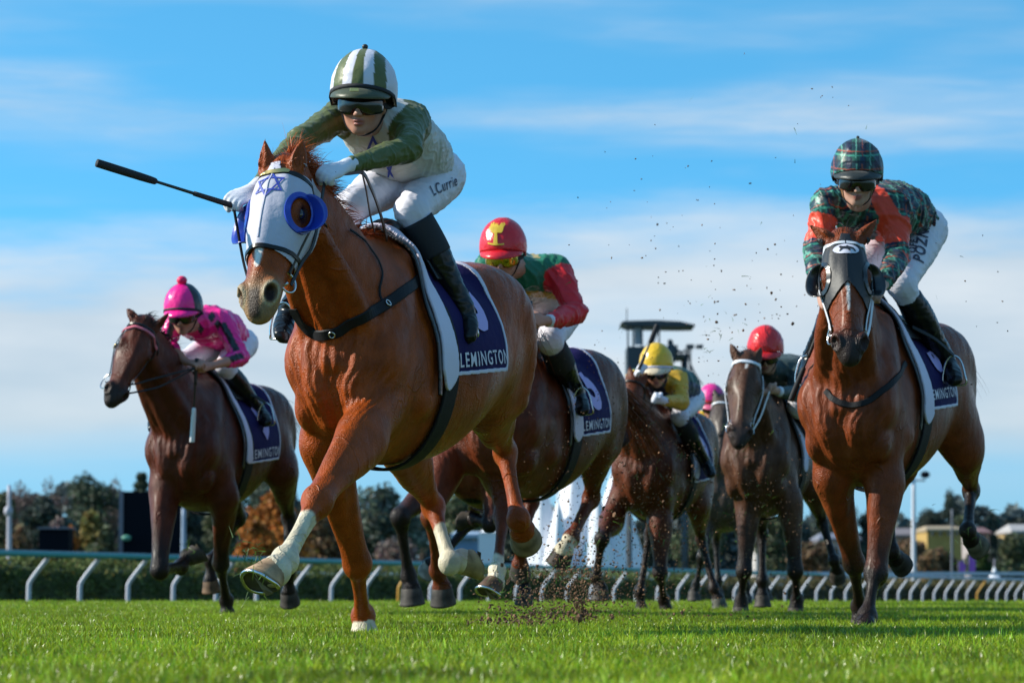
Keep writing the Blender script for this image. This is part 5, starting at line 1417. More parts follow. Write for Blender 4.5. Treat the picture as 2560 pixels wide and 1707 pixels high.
def star_tent():
    Y = 150; r = empty('marquee', at(1440, 1460, Y)); tag(r, 'big white marquee with pointed peaks seen between the horses', 'tent', 'white tents beyond the track'); b = npv(r.location); s_ = FPX / Y; zg = gz(Y) - b[2]
    for k, (px, py, w, dy) in enumerate(((1352, 1190, 120, 0), (1440, 1122, 150, 1.5), (1538, 1175, 130, 0), (1492, 1235, 90, -1.2), (1395, 1260, 80, -1.3))):
        c = at(px, py, Y) - b; W = w / s_; H_ = c[2] - zg; V = []; F = []; n = 48; m = 14
        for i in range(m + 1):
            t = i / m
            for j_ in range(n):
                a = 2 * math.pi * j_ / n; lobe = abs(math.cos(3 * a + k)) 
                z = zg + H_ * (1 - t) ** 1.35 + (1 - lobe) ** 1.5 * t * H_ * .22
                rr = (.05 + .95 * t ** .85) * W * .85 * (1 - .16 * (1 - lobe) * t)
                V.append((c[0] + math.cos(a) * rr, dy + math.sin(a) * rr, z))
        for i in range(m):
            for j_ in range(n): F.append((i * n + j_, i * n + (j_ + 1) % n, (i + 1) * n + (j_ + 1) % n, (i + 1) * n + j_))
        mesh_obj('roof', V, F, MAT['canvas'], r)
        tube('mast', [(c[0], dy, zg), (c[0], dy, c[2] + .5)], .07, MAT['canvas'], r, seg=6)
star_tent()
tent('canopy_tent', 1222, 1286, 1330, 1400, 54, 190, 'little white pointed tent left of the marquee')
tent('canopy_tent', 2490, 1412, 1446, 1480, 46, 200, 'small white tent near the right edge')
tent('canopy_tent', 2075, 1232, 1262, 1500, 40, 210, 'white peak showing left of the right-hand bay') if False else None
# parked car
def car(x, y, Y, label, col):
    r = empty('parked_car', at(x, 1460, Y)); tag(r, label, 'car'); z0 = gz(Y) - npv(r.location)[2]
    pr = [(-2.1, .35), (-2.15, .75), (-1.5, .92), (-.9, 1.38), (.7, 1.40), (1.5, .95), (2.15, .80), (2.15, .35)]
    V = [(a, -.85 * (1 if b_ < 1 else .82), b_ + z0) for a, b_ in pr] + [(a, .85 * (1 if b_ < 1 else .82), b_ + z0) for a, b_ in pr]; n = len(pr)
    F = [tuple(range(n))[::-1], tuple(range(n, 2 * n))] + [(i, (i + 1) % n, n + (i + 1) % n, n + i) for i in range(n)]
    bo = mesh_obj('body', V, F, simple('car_paint', col, .25, coat=.5), r, smooth=False); m = bo.modifiers.new('b', 'BEVEL'); m.width = .08; m.segments = 2
    mesh_obj('side_window', [(-1.3, -.80, .98 + z0), (1.2, -.80, .98 + z0), (.6, -.735, 1.31 + z0), (-.85, -.735, 1.31 + z0)], [(0, 1, 2, 3)], MAT['lens'], r, smooth=False)
    for wx in (-1.35, 1.4):
        v, f_ = tube_geo([(wx, -.88, .33 + z0), (wx, -.66, .33 + z0)], [.33, .33], seg=14); mesh_obj('wheel', v, f_, MAT['rubber'], r)
        v, f_ = tube_geo([(wx, -.885, .33 + z0), (wx, -.87, .33 + z0)], [.19, .19], seg=12); mesh_obj('rim', v, f_, MAT['steel'], r)
    return r
car(1215, 1460, 170, 'silver car parked by the little white tent', (.5, .52, .55))
# purple feather flags
for (x, y0, y1, lb) in ((2397, 1402, 1436, 'left of the two purple flags by the far fence'), (2422, 1388, 1438, 'right and taller of the two purple flags by the far fence')):
    r = empty('feather_flag', at(x, 1460, 215)); tag(r, lb, 'flag', 'purple flags'); b = npv(r.location)
    t = at(x, y0, 215) - b; e = at(x, y1, 215) - b; zg = np.array([0, 0, gz(215) - b[2]])
    tube('pole', [zg, np.array([0, 0, t[2]])], .03, MAT['screen_edge'], r, seg=5)
    hgt = t[2] - e[2]
    V = [(0, .03, e[2]), (.45, .03, e[2] + .1), (.5, .03, e[2] + hgt * .7), (.25, .03, t[2]), (0, .03, t[2])]; V = V + [(a, .06, c) for a, _, c in V]
    mesh_obj('cloth', V, [(4, 3, 2, 1, 0), (5, 6, 7, 8, 9)] + [(i, (i + 1) % 5, 5 + (i + 1) % 5, 5 + i) for i in range(5)], MAT.setdefault('purple', simple('purple_cloth', (.36, .10, .48), .7)), r, smooth=False)
# outer white rail far behind
r = tag(box('outer_rail', (0, 160, gz(160) + 1.72), (75, .12, .16), MAT['rail_white']), 'long pale rail in front of the trees', 'fence')

# filming tower
r = empty('camera_tower', at(1612, 1460, 120)); tag(r, 'dark camera tower with flat roof standing above the field', 'tower'); b0 = npv(r.location); TY = 120
MAT['tower'] = simple('tower_paint', (.035, .045, .058), .6)
V = []; prof = [(1553, 806), (1560, 802), (1640, 800), (1700, 803), (1736, 811), (1738, 814), (1700, 815), (1570, 813)]
n = len(prof)
for d in (0, 2.4): V += [at(x, y, TY) - b0 + np.array([0, d, 0]) for x, y in prof]
mesh_obj('roof', V, [tuple(range(n)), tuple(range(2 * n - 1, n - 1, -1))] + [((i + 1) % n, i, n + i, n + (i + 1) % n) for i in range(n)], MAT['tower'], r, smooth=False)
boxpx('cabin', 1568, 1650, 866, 1010, TY + .05, 2.2, MAT['tower'], r, b0)
for x in (1570, 1583, 1605, 1648): boxpx('post', x - 2.2, x + 2.2, 813.5, 865.5, TY + .2, .12, MAT['tower'], r, b0)
boxpx('pane', 1586, 1603, 818, 862, TY + .6, .03, simple('pale_glass', (.35, .42, .5), .2), r, b0)
tube('antenna', [at(1567, 801, TY) - b0, at(1567, 770, TY) - b0], .02, MAT['tower'], r, seg=5)
tube('brace', [at(1644, 814, TY) - b0, at(1608, 905, TY) - b0 + np.array([0, -.1, 0])], .12, MAT['tower'], r, seg=6)
boxpx('platform', 1650, 1722, 884, 893, TY, 2.2, MAT['tower'], r, b0)
for k in range(6): tube('rail', [at(1712 + k * 3, 870 + k * 10, TY) - b0, at(1742 + k * 3, 952 + k * 2, TY) - b0], .025, MAT['tower'], r, seg=4)
for x in (1660, 1690, 1718): tube('guard_post', [at(x, 884, TY) - b0, at(x + 3, 862, TY) - b0], .03, MAT['tower'], r, seg=4)
for x in (1575, 1645, 1715):
    for d in (.1, 2.0): tube('leg', [at(x, 1000 if x < 1700 else 888, TY) - b0 + np.array([0, d, 0]), np.array([(x - 1612) / FPX * TY, d, gz(TY) - b0[2]])], .08, MAT['tower'], r, seg=6)
# operator on the platform: one body
o0 = at(1676, 958, TY); F = Field((-.5, -.4, 0), (.7, .4, 1.9), .04)
F.chain([(0, 0, .05), (0, 0, .5), (.02, 0, .95)], [.10, .10, .14], k=.03); F.chain([(.02, 0, .9), (.05, 0, 1.3), (.02, 0, 1.42)], [(.15, 1.3), (.17, 1.35), (.10, 1.2)], side=(1, 0, 0), k=.03)
F.chain([(.02, 0, 1.45), (0, 0, 1.6)], [.09, .11], k=.03); F.chain([(.15, 0, 1.35), (.38, -.1, 1.2), (.60, -.2, 1.25)], [.07, .06, .05], k=.03)
v, f_ = F.mesh(1); r = empty('camera_operator', o0); tag(r, 'person in dark clothes standing on the tower platform', 'person'); mesh_obj('body', v, f_, MAT['tower'], r)
r = empty('film_camera', o0 + np.array([.75, -.2, 1.25])); tag(r, 'dark film camera on the tower platform', 'camera'); box('housing', (0, 0, .15), (.3, .18, .18), MAT['tower'], r, .03); tube('stand', [(0, 0, .05), (0, 0, -1.1)], .05, MAT['tower'], r)
tube('lens_barrel', [(.22, 0, .15), (.5, 0, .15)], [.08, .1], MAT['tower'], r)

# ---------------------------------------------------------------- turf thrown up by the hooves
MAT['dirt'] = colmat('damp_soil', rough=.9, bump=.5, bscale=80, vary=.4, vscale=40)
def clods(name, label, pts, sizes, cols, seed):
    r = np.random.RandomState(seed); V = []; F = []; C = []
    ico = np.array([(0, 0, 1), (.89, 0, .45), (.28, .85, .45), (-.72, .53, .45), (-.72, -.53, .45), (.28, -.85, .45), (.72, .53, -.45), (-.28, .85, -.45), (-.89, 0, -.45), (-.28, -.85, -.45), (.72, -.53, -.45), (0, 0, -1)])
    fi = [(0, 1, 2), (0, 2, 3), (0, 3, 4), (0, 4, 5), (0, 5, 1), (1, 6, 2), (2, 7, 3), (3, 8, 4), (4, 9, 5), (5, 10, 1), (6, 7, 2), (7, 8, 3), (8, 9, 4), (9, 10, 5), (10, 6, 1), (11, 7, 6), (11, 8, 7), (11, 9, 8), (11, 10, 9), (11, 6, 10)]
    for p, s, c in zip(pts, sizes, cols):
        b = len(V); v = ico * s * r.uniform(.45, 1.3, (12, 1)) * r.uniform(.5, 1.3, 3); V += list(v + p); F += [(a + b, d + b, e + b) for a, d, e in fi]; C += [c * r.uniform(.7, 1.3)] * 12
    o = mesh_obj(name, V, np.array(F), MAT['dirt'], smooth=False, col=np.array(C)); tag(o, label, 'turf debris', kind='stuff'); return o
def cloud_pts(r, spec):
    P_ = []; S = []; C = []
    for (x, y, Y, sx, sy, sY, n, s0, s1) in spec:
        for _ in range(n):
            P_.append(npv(P(x + r.randn() * sx, y + r.randn() * sy, Y + r.randn() * sY))); S.append(r.uniform(s0, s1) * (1.7 if r.rand() < .04 else 1)); C.append(np.array((.13, .065, .032)) * r.uniform(.4, 1.6))
    keep = [i for i, p in enumerate(P_) if p[2] > .005]
    return [P_[i] for i in keep], [S[i] for i in keep], [C[i] for i in keep]
r = np.random.RandomState(11)
p, s, c = cloud_pts(r, [(1435, 1460, 15.6, 34, 75, .3, 600, .002, .007), (1450, 1530, 15.5, 18, 38, .1, 200, .003, .010), (1330, 1490, 15.2, 45, 45, .3, 350, .002, .007), (1300, 1560, 14.6, 62, 24, .4, 700, .002, .008), (1265, 1585, 14.3, 30, 12, .2, 160, .003, .010), (1500, 1500, 16.2, 90, 55, .6, 700, .002, .007), (1400, 1470, 16.0, 60, 60, .5, 500, .002, .007),
    (1700, 1560, 17, 120, 20, .6, 120, .003, .010), (1450, 1480, 15.6, 55, 75, .4, 45, .007, .013), (1560, 1330, 16.5, 90, 90, .5, 50, .005, .010), (1310, 1560, 14.8, 60, 22, .4, 30, .007, .012), (1250, 1470, 16.2, 50, 40, .4, 18, .005, .010)])
clods('flying_soil', 'brown soil and crumbs kicked up low behind the leading horse', p, s, c, 1)
p, s, c = cloud_pts(r, [(1620, 1300, 17.5, 130, 130, 1.2, 1300, .002, .006), (1850, 1350, 19, 120, 120, 1.0, 900, .002, .006), (1500, 1100, 17, 110, 120, .8, 500, .002, .005), (1700, 1100, 18, 150, 130, 1.0, 400, .002, .005)])
clods('flying_crumbs', 'fine crumbs of turf hanging in the air before the middle horses', p, s, c, 2)
p, s, c = cloud_pts(r, [(1750, 640, 16, 120, 170, 1.0, 48, .003, .0065), (1650, 560, 15, 130, 120, 1.0, 20, .002, .005), (2450, 700, 15, 60, 180, .8, 10, .003, .005), (2030, 270, 14.5, 60, 70, .3, 8, .003, .005), (1850, 760, 17, 80, 50, 1, 45, .003, .009)])
clods('turf_specks', 'dark specks of turf against the sky above the field', p, s, c, 3)
# torn grass blades in the air
r = np.random.RandomState(5); roots = []; dirs = []
for (x, y, Y, sx, sy, n) in ((1650, 1200, 17.5, 120, 140, 120), (1880, 1350, 19, 110, 120, 90), (1450, 1400, 15.8, 60, 70, 90), (1320, 1480, 15, 40, 50, 40), (640, 1400, 11.2, 22, 35, 70), (1250, 1480, 16.0, 30, 25, 40), (2420, 1330, 15.5, 60, 50, 26), (470, 1375, 19.8, 12, 8, 16), (1950, 450, 15, 250, 200, 14), (1800, 830, 17, 30, 30, 20)):
    for _ in range(n): roots.append(npv(P(x + r.randn() * sx, y + r.randn() * sy, Y + r.randn() * .4))); dirs.append(r.randn(3))
tag(strands('torn_grass', roots, dirs, .055, .0045, MAT['blade'], None, (.09, .17, .03), droop=.6, jitter=.3, segs=4, rng=r), 'torn green grass blades flying among the horses', 'grass blades', kind='stuff')

# ---------------------------------------------------------------- the field: horses, tack and riders
D2R = math.radians
def leg(p, **k): k['p'] = p; return k
def star_polys(r, w=.16):
    """hexagram outline as six-pointed pair of triangle frames"""
    out = []
    for rot in (90, -90):
        o = [(r * math.cos(D2R(rot + 120 * i)), r * math.sin(D2R(rot + 120 * i))) for i in range(3)]
        q = [(a * (1 - 2.6 * w), b * (1 - 2.6 * w)) for a, b in o]
        for i in range(3): out.append([o[i], o[(i + 1) % 3], q[(i + 1) % 3], q[i]])
    return out

# ===== horse A: the chestnut in front
A = build_horse('A', -.535, 12.2, D2R(18), 'bright chestnut racehorse in white hood with blue eye cups, leading in front', (.27, .050, .0065),
    ((696, 425, 11.42), (627, 762, 11.13)),
    {'LF': leg([(905, 1095, 11.72), (795, 1250, 11.34), (712, 1400, 11.06), (690, 1425, 10.99)], axis=(-.45, -.55, -.70), toe=(-.75, -.50, .25), shoe=True, hoofcol=(.34, .22, .13), g=1.12, lat=(0, 1, 0)),
     'RF': leg([(812, 1110, 12.1), (893, 1405, 12.42), (908, 1540, 12.72), (911, 1582, 12.70)], axis=(0, .25, -1), toe=(0, -1, -.2), g=1.12, hoofcol=(.3, .2, .12)),
     'RH': leg([(1005, 1100, 13.3), (1082, 1262, 13.75), (1125, 1405, 13.55), (1152, 1402, 13.66)], axis=(.9, .35, .10), toe=(.0, .2, -1), hoofcol=(.34, .25, .14), g=1.1),
     'LH': leg([(1225, 1010, 13.3), (1262, 1125, 13.72), (1296, 1296, 13.55), (1306, 1325, 13.62)], axis=(.25, .9, -.30), toe=(-.2, -.15, -1), g=1.14, hoofcol=(.22, .15, .09))},
    h=.0075, width=1.08, headw=1.10, evec=((598, 545, 11.35), (748, 520, 11.25)), socks={'LF': 1.28, 'RF': 2.35, 'RH': 1.42, }, mane_col=(.34, .065, .014), ears=((662, 345, 11.45), (757, 347, 11.42)),
    muzzle_col=(.27, .16, .08), opt_rim=(.42, .34, .22), blaze=[(.27, .47, .020, .004)], belly_col=(.22, .09, .03))
bridle(A, nose_t=.375, ringr=.040, brow_w=.026)
def hood(H, mat, t1, cupmat, cup=.062, back=-.02, ringw=.018, low=.0, vee=0.0, cup_op=95):
    V, F, N = H.V, H.F, H.N; t, s, n = H.tsn(V)
    near = np.where((t > -.10) & (t < .6) & (np.abs(s) < .19) & (n > -.40) & (n < .10), 1., -1.); near = np.minimum(near, n + .215)
    eye = np.sqrt(((t - .20) / .072) ** 2 + ((n + .046) / .056) ** 2) - 1
    eye = np.where(np.abs(s) > .05, eye, 1.0) * .05
    ear = np.sqrt(((t + .01) / .045) ** 2 + ((np.abs(s) - .062) / .04) ** 2) - 1
    ear = np.where((n > -.10), ear, 1.0) * .04
    earcut = np.where((t < -.035), -1.0, 1.0)
    f = np.minimum.reduce([(t - back), (t1 + vee * np.clip(np.abs(s) / .1, 0, 1.2) - t) , near, eye, ear, earcut])
    ho = shell('hood', V, F, N, f, .005, .003, mat, H.root, smoothing=2)
    # seam ridge down the middle
    ribbon('seam', [H.hd(tt, .0, .06) for tt in np.linspace(back + .03, t1 - .02, 7)], .006, .003, mat, ho, H.bvh, lift=.008)
    for sg in (-1, 1):
        c = H.hd(.20, sg * .112, -.040); o = unit(H.e * sg + H.nn * .45)
        ax1 = unit(H.a - o * H.a.dot(o)); ax2 = np.cross(o, ax1) * (1 if np.cross(o, ax1).dot(H.nn) > 0 else -1)
        pts = [c + (ax1 * .076 * math.cos(a_) + ax2 * .062 * math.sin(a_)) * H.sc for a_ in np.linspace(0, 2 * math.pi, 17)[:-1]]
        rg = ribbon('eye_cup', pts, ringw * H.sc * 1.5, .006, cupmat, ho, H.bvh, lift=.008, closed=True)
        # the cup wall stands out behind and below the eye
        v = []; f2 = []; nA = 16
        for i in range(nA + 1):
            a_ = math.radians(180 - cup_op + 2 * cup_op * i / nA)       # round the rear of the eye: -nn side, from above to below
            rr = 1 + .0 * i
            d = ax1 * .078 * math.sin(a_) * -1 + ax2 * .066 * math.cos(a_)
            b0 = c + d * H.sc - o * .012
            k = math.sin(math.pi * i / nA) ** .5
            for j in range(5):
                v.append(b0 + (o * cup * k * j / 4 + unit(d) * .012 * (j / 4)) * H.sc)
        for i in range(nA):
            for j in range(4): f2.append((5 * i + j, 5 * i + j + 1, 5 * (i + 1) + j + 1, 5 * (i + 1) + j))
        w_ = mesh_obj('blinker', v, np.array(f2), cupmat, ho); md = w_.modifiers.new('t', 'SOLIDIFY'); md.thickness = .004
    return ho
hoA = hood(A, MAT['hood_white'], .375, MAT['blue_plastic'], vee=.03, cup=.082)
decal('star', tri_grid(star_polys(.062, .085), .012), A.hd(.105, .002, .10), -A.e * 1.0, -A.a, A.bvh, MAT['blue_print'], hoA, lift=.011)
decal('name_plate', tri_grid([[(-.055, -.010), (.055, -.010), (.055, .010), (-.055, .010)]], .012), A.hd(.037, -.0, .10), -A.e, -A.a, A.bvh, MAT['brass'], A.bridle, lift=.014)
def onpts(H, pts, Yd=None): return [H.hit(x, y, Yd) for x, y in pts]
def breastplate(H, pts, w=.035, mat='webbing', lift=.006, Yd=None):
    return ribbon('breastplate', onpts(H, pts, Yd), w, .005, MAT[mat], H.root, H.bvh, lift=lift, sub=6)
bp = breastplate(A, [(1052, 692), (1010, 728), (965, 760), (925, 783), (882, 806), (850, 826), (816, 836), (790, 836), (768, 822), (748, 798), (733, 768)], w=.045)
for (x, y) in ((966, 761), (832, 834)):
    q = A.hit(x, y); r = A.bvh.find_nearest(Vector(q)); ring('stud', npv(r[0]) + npv(r[1]) * .012, npv(r[1]), .012, .003, MAT['steel'], bp)
ribbon('neck_strap', onpts(A, [(870, 575), (905, 600), (935, 640), (952, 680), (946, 720), (955, 757)]), .010, .004, MAT['webbing'], A.root, A.bvh, lift=.006)
saddle_set(A, 'black saddle with navy cloth, white edge and lilac number on the leading chestnut', cloth=(-.05, -.66, 1.03), xg=-.09, number='3', word='FLEMINGTON', numpos=(-.42, 1.345), wordpos=(-.36, 1.115), padlow=.98, wordsize=.074, numsize=.34, padw=.055)

def col_A(V, I):
    C = np.tile((.53, .52, .50), (len(V), 1)).astype(float)
    for a, b, c in ((I['shL'], I['elL'], I['wrL']), (I['shR'], I['elR'], I['wrR'])):
        d1, t1 = segdist(V, a, b); d2, t2 = segdist(V, b, c)
        m = ((np.minimum(d1, d2) < .088) & ((V - a) @ unit(b - a) > -.052 )) | (d2 < .07)
        C[m] = (.080, .100, .025)
    return C
def hc_A(loc, az, th):
    x = math.asin(max(-1, min(1, loc[0] / math.sqrt(max(1e-6, 1 - .75 * loc[2] ** 2 * (1 - loc[0] ** 2)))))) / (math.pi / 2)
    x = loc[0] / math.sqrt(max(.02, 1 - loc[2] ** 2 * .62))
    k = int(math.floor((x + .16) / .32 )) % 2
    return (.085, .105, .030) if k == 0 else (.62, .60, .68)
RA = build_rider('A', 'jockey in white top with olive sleeves and striped cap crouched over the leading chestnut', dict(horse=A, 
    pelvis=(1048, 440, 12.72), head=(908, 258, 11.95), look=(-.13, -.97, -.17), up=(.05, 0, 1), hs=1.04,
    shL=(1030, 300, 12.2), shR=(848, 292, 12.12), elL=(1022, 372, 11.9), elR=(752, 352, 11.9), wrL=(868, 415, 11.62), wrR=(640, 470, 11.55), haL=(832, 428, 11.55), haR=(600, 492, 11.47),
    barL=(-.9, -.1, .25), barR=(-.93, .0, .25), knL=(1028, 528, 12.32), knR=(880, 515, 12.28), anL=(1155, 768, 12.6), anR=(728, 770, 12.6), toL=(1165, 832, 12.42), toR=(712, 832, 12.42),
    torso=[(1050, 440, 12.72, .125, 1.25), (1025, 392, 12.55, .132, 1.3), (985, 350, 12.33, .128, 1.4), (942, 312, 12.15, .105, 1.5)], jcol=col_A, hcol=hc_A, glove=(True, True),
    peakcol=(.05, .06, .03), sock=True, h=.006, wr=.008, button=(.012, (.03, .03, .03)), g=1.05, bag=1.0, skin=(.40, .20, .14)))
def decal2(name, geo, o, ex, ey, bvh, mat, parent, lift=.004, start=.12, maxd=.25):
    V, F = geo; ex = unit(ex); ey = unit(npv(ey) - ex * npv(ey).dot(ex)); n = np.cross(ex, ey); W = []; ok = []
    for (a, b, _) in V:
        p = npv(o) + ex * a + ey * b; hh = bvh.ray_cast(Vector(p + n * start), Vector(-n), maxd)
        if hh[0] is None: W.append(p); ok.append(False)
        else: W.append(npv(hh[0]) + npv(hh[1]) * lift); ok.append(True)
    F = [f for f in F if all(ok[i] for i in f)]
    return mesh_obj(name, W, F, mat, parent) if F else None
box('badge', RA.hp(0, .190, .052), (.034, .004, .014), MAT['brass'], RA.hel, .003)
q = RA.L((936, 416, 12.2)); decal2('star', tri_grid(star_polys(.105, .07), .02), q, (1, 0, 0), (0, 0, 1), RA.jbvh, MAT['blue_print'], RA.jacket, start=.15, maxd=.4)
decal2('signature', text_geo('LCurrie', .058, .02, bold=.0008, shear=.3), RA.L((1105, 468, 12.5)), (.75, .55, .42), (-.25, 0, 1), RA.bbvh, MAT['ink'], RA.breeches, start=.15, maxd=.3)
whip('black riding whip pointing out left of the leading jockey', npv(RA.barR) + npv((.02, 0, -.01)), P(243, 408, 11.2), r=(.012, .0055))
rein(A, 1, RA.barL, w=.014); rein(A, -1, RA.barR, w=.014)
ribbon('rein_strap', [A.L(P(*q_)) for q_ in ((838, 436, 11.52), (872, 432, 11.6), (905, 432, 11.68), (925, 468, 11.8), (945, 520, 11.95), (960, 572, 12.05), (966, 600, 12.1))], .020, .005, MAT['brown_leather'], A.bridle, normal=(.3, 1, .2))
ribbon('rein_strap', [A.L(P(*q_)) for q_ in ((905, 436, 11.66), (915, 480, 11.8), (925, 540, 11.95), (935, 580, 12.05))], .014, .004, MAT['brown_leather'], A.bridle, normal=(.3, 1, .2))
stirrup(A, P(1158, 846, 12.45)); stirrup(A, P(708, 846, 12.45), -1)

rg_ = np.random.RandomState(9); rt_ = []
for _ in range(900):
    c_ = lerp(A.hd(-.02, 0, -.06), np.array([.25, 0, 1.5]), rg_.rand() ** 1.5 * .55); r_ = A.bvh.ray_cast(Vector(c_ + np.array([-.12, 0, .4])), Vector((.28, rg_.randn() * .03, -1)).normalized())
    if r_[0] is not None: rt_.append(npv(r_[0]))
strands('mane', rt_, [np.array([-.55, rg_.uniform(-.1, .75), .55]) for _ in rt_], .13, .0045, MAT['hair'], A.root, (.46, .105, .022), droop=1.0, jitter=.35, rng=rg_)
# ===== horse B: bay on the right
B = build_horse('B', 1.71, 15.12, D2R(21), 'bay racehorse in black hood with oval patch, on the right of the picture', (.175, .037, .010),
    ((2112, 600, 14.32), (2127, 878, 14.02)),
    {'LF': leg([(2212, 1200, 14.95), (2190, 1430, 14.85), (2168, 1540, 14.75), (2163, 1565, 14.68)], axis=(-.1, .1, -1), toe=(-.1, -1, 0), g=1.1),
     'RF': leg([(2080, 1195, 15.0), (2135, 1405, 15.25), (2150, 1515, 15.5), (2155, 1548, 15.5)], axis=(0, .3, -1), toe=(0, -1, 0), g=1.05),
     'RH': leg([(2250, 1150, 16.1), (2225, 1270, 16.55), (2228, 1375, 16.5), (2240, 1395, 16.6)], axis=(.5, .7, -.2), toe=(0, 0, -1)),
     'LH': leg([(2412, 1120, 16.1), (2428, 1222, 16.5), (2420, 1325, 16.25), (2430, 1348, 16.33)], axis=(.6, .7, -.3), toe=(0, -.1, -1), hoofcol=(.12, .10, .07))},
    h=.0095, evec=((2058, 692, 14.2), (2172, 684, 14.2)), dark=(.020, .012, .010), darkleg=.95, ears=((2020, 560, 14.38), (2196, 545, 14.38)), blaze=[(.27, .42, .008, 0)])
bridle(B, leather='leather', nose=False, ringr=.045, brow_w=.018, browcol='white_plastic')
for s in (-1, 1): ribbon('cheek_strap', [B.hd(.22, s * .14, -.10), B.hd(.33, s * .12, -.09), B.hd(.47, s * .09, -.09)], .020, .006, MAT['white_plastic'], B.bridle, B.bvh, lift=.011)
hoB = hood(B, MAT['hood_black'], .27, MAT['black_plastic'], vee=.10)
ov = [[(.056 * math.cos(a_), .030 * math.sin(a_)) for a_ in np.linspace(0, 2 * math.pi, 25)[:-1]]]
decal('badge', tri_grid(ov, .012), B.hd(.085, .0, .10), -B.e, -B.a, B.bvh, MAT['white_print'], hoB, lift=.012)
hz = [[(-.036, -.004), (-.03, .006), (-.012, .010), (-.004, .016), (0, .010), (.012, .010), (.022, .018), (.030, .012), (.026, .004), (.022, -.004), (.030, -.014), (.024, -.015), (.012, -.006), (-.004, -.007), (-.010, -.016), (-.016, -.015), (-.014, -.004), (-.026, -.004), (-.034, -.015), (-.04, -.013)]]
decal('emblem', tri_grid(hz, .012), B.hd(.085, .0, .10), -B.e, -B.a, B.bvh, MAT['hood_black'], hoB, lift=.014)
breastplate(B, [(2265, 905), (2240, 945), (2190, 990), (2150, 1010), (2110, 1010), (2080, 995), (2064, 975)], w=.030)
saddle_set(B, 'black saddle with navy cloth under the tartan rider', cloth=(-.14, -.66, 1.06), number='6', word='FLEMINGTON', padlow=1.0, numpos=(-.42, 1.36), numsize=.28, wordpos=(-.36, 1.15), wordsize=.066, padw=.05)

def tartan(x, y, z):
    g = np.tile((.010, .080, .055), (len(x), 1)).astype(float)
    def bands(v, per, w, ph=0): return (np.abs(((v / per + ph) % 1) - .5) * per) < w / 2
    g[bands(x, .075, .030)] = (.010, .035, .065); g[bands(z, .075, .030)] = (.010, .042, .055)
    g[bands(x, .075, .030) & bands(z, .075, .030)] = (.008, .012, .04)
    g[bands(x, .0375, .008, .2) ] *= .45; g[bands(z, .0375, .008, .2)] *= .45
    g[bands(x, .075, .006, .5)] = (.10, .30, .22); g[bands(z, .075, .006, .5)] = (.04, .26, .18)
    g[bands(z, .075, .0045, .28)] = (.32, .05, .025); g[bands(x, .15, .004, .28)] = (.26, .06, .03)
    return g
def col_B(V, I):
    C = tartan((V[:, 0] + V[:, 1] * .35) * .75, V[:, 1], (V[:, 2] + V[:, 1] * .4) * .75)
    for a, b, c in ((I['shL'], I['elL'], I['wrL']), (I['shR'], I['elR'], I['wrR'])):
        d1, t1 = segdist(V, a, b); m = (d1 < .1) & (t1 > .34) & (t1 < .82); C[m] = (.72, .055, .018)
    # sash over the left shoulder
    ms = lerp(I['shL'], I['hc'], .42); n = unit(I['shL'] - I['shR']); n = unit(n + np.array([0, 0, .55]))
    d = (V - ms) @ n
    arm = segdist(V, I['shL'], I['elL'])[0]
    m = (np.abs(d) < .050) & (arm > .066); C[m] = (.72, .055, .018)
    return C
def hc_B(loc, az, th):
    p = np.array([loc * .14]); return tartan(p[:, 0] * 1.0 + .01, p[:, 1], p[:, 2])[0]
RB = build_rider('B', 'jockey in green and blue tartan silks with orange sash and armbands', dict(horse=B, 
    pelvis=(2272, 575, 15.7), head=(2143, 452, 14.75), look=(-.09, -.97, -.22), up=(.02, 0, 1), hs=1.0,
    shL=(2238, 510, 15.05), shR=(2068, 507, 15.0), elL=(2245, 640, 14.95), elR=(2040, 632, 14.9), wrL=(2208, 712, 14.62), wrR=(2045, 715, 14.6), haL=(2190, 732, 14.5), haR=(2058, 745, 14.5),
    barL=(-.9, 0, .2), barR=(-.4, .2, -.9), knL=(2252, 712, 15.22), knR=(2120, 715, 15.2), anL=(2362, 895, 15.55), anR=(2032, 890, 15.55), toL=(2385, 945, 15.35), toR=(2020, 950, 15.35),
    torso=[(2275, 570, 15.7, .125, 1.2), (2245, 530, 15.48, .14, 1.25), (2200, 525, 15.25, .15, 1.3), (2158, 525, 15.08, .125, 1.45)], jcol=col_B, hcol=hc_B, peakcol=(.015, .02, .02), h=.0075, wr=.016, bag=1.15, hwr=.006, band=False,
    button=(.008, (.02, .02, .02)), g=1.1, skin=(.48, .27, .20), hair=(.25, .12, .05)))
decal2('lettering', text_geo('OFF THE', .05, .02, bold=.001), RB.L((2288, 590, 15.4)), (.2, .25, .95), (-1, .1, .1), RB.bbvh, MAT['ink'], RB.breeches, start=.2, maxd=.4)
decal2('lettering', text_geo('POZNA', .075, .02, bold=.002), RB.L((2306, 600, 15.4)), (.2, .25, .95), (-1, .1, .1), RB.bbvh, MAT['ink'], RB.breeches, start=.2, maxd=.4)
whip('black whip held down behind the right-hand bay\'s head', P(2056, 806, 14.75), P(1978, 998, 14.9), handle=.45)
rein(B, 1, RB.barL, w=.016, mat='white_plastic'); rein(B, -1, RB.barR, mat='white_plastic', w=.016)
stirrup(B, P(2385, 962, 15.4)); stirrup(B, P(2016, 962, 15.4), -1)

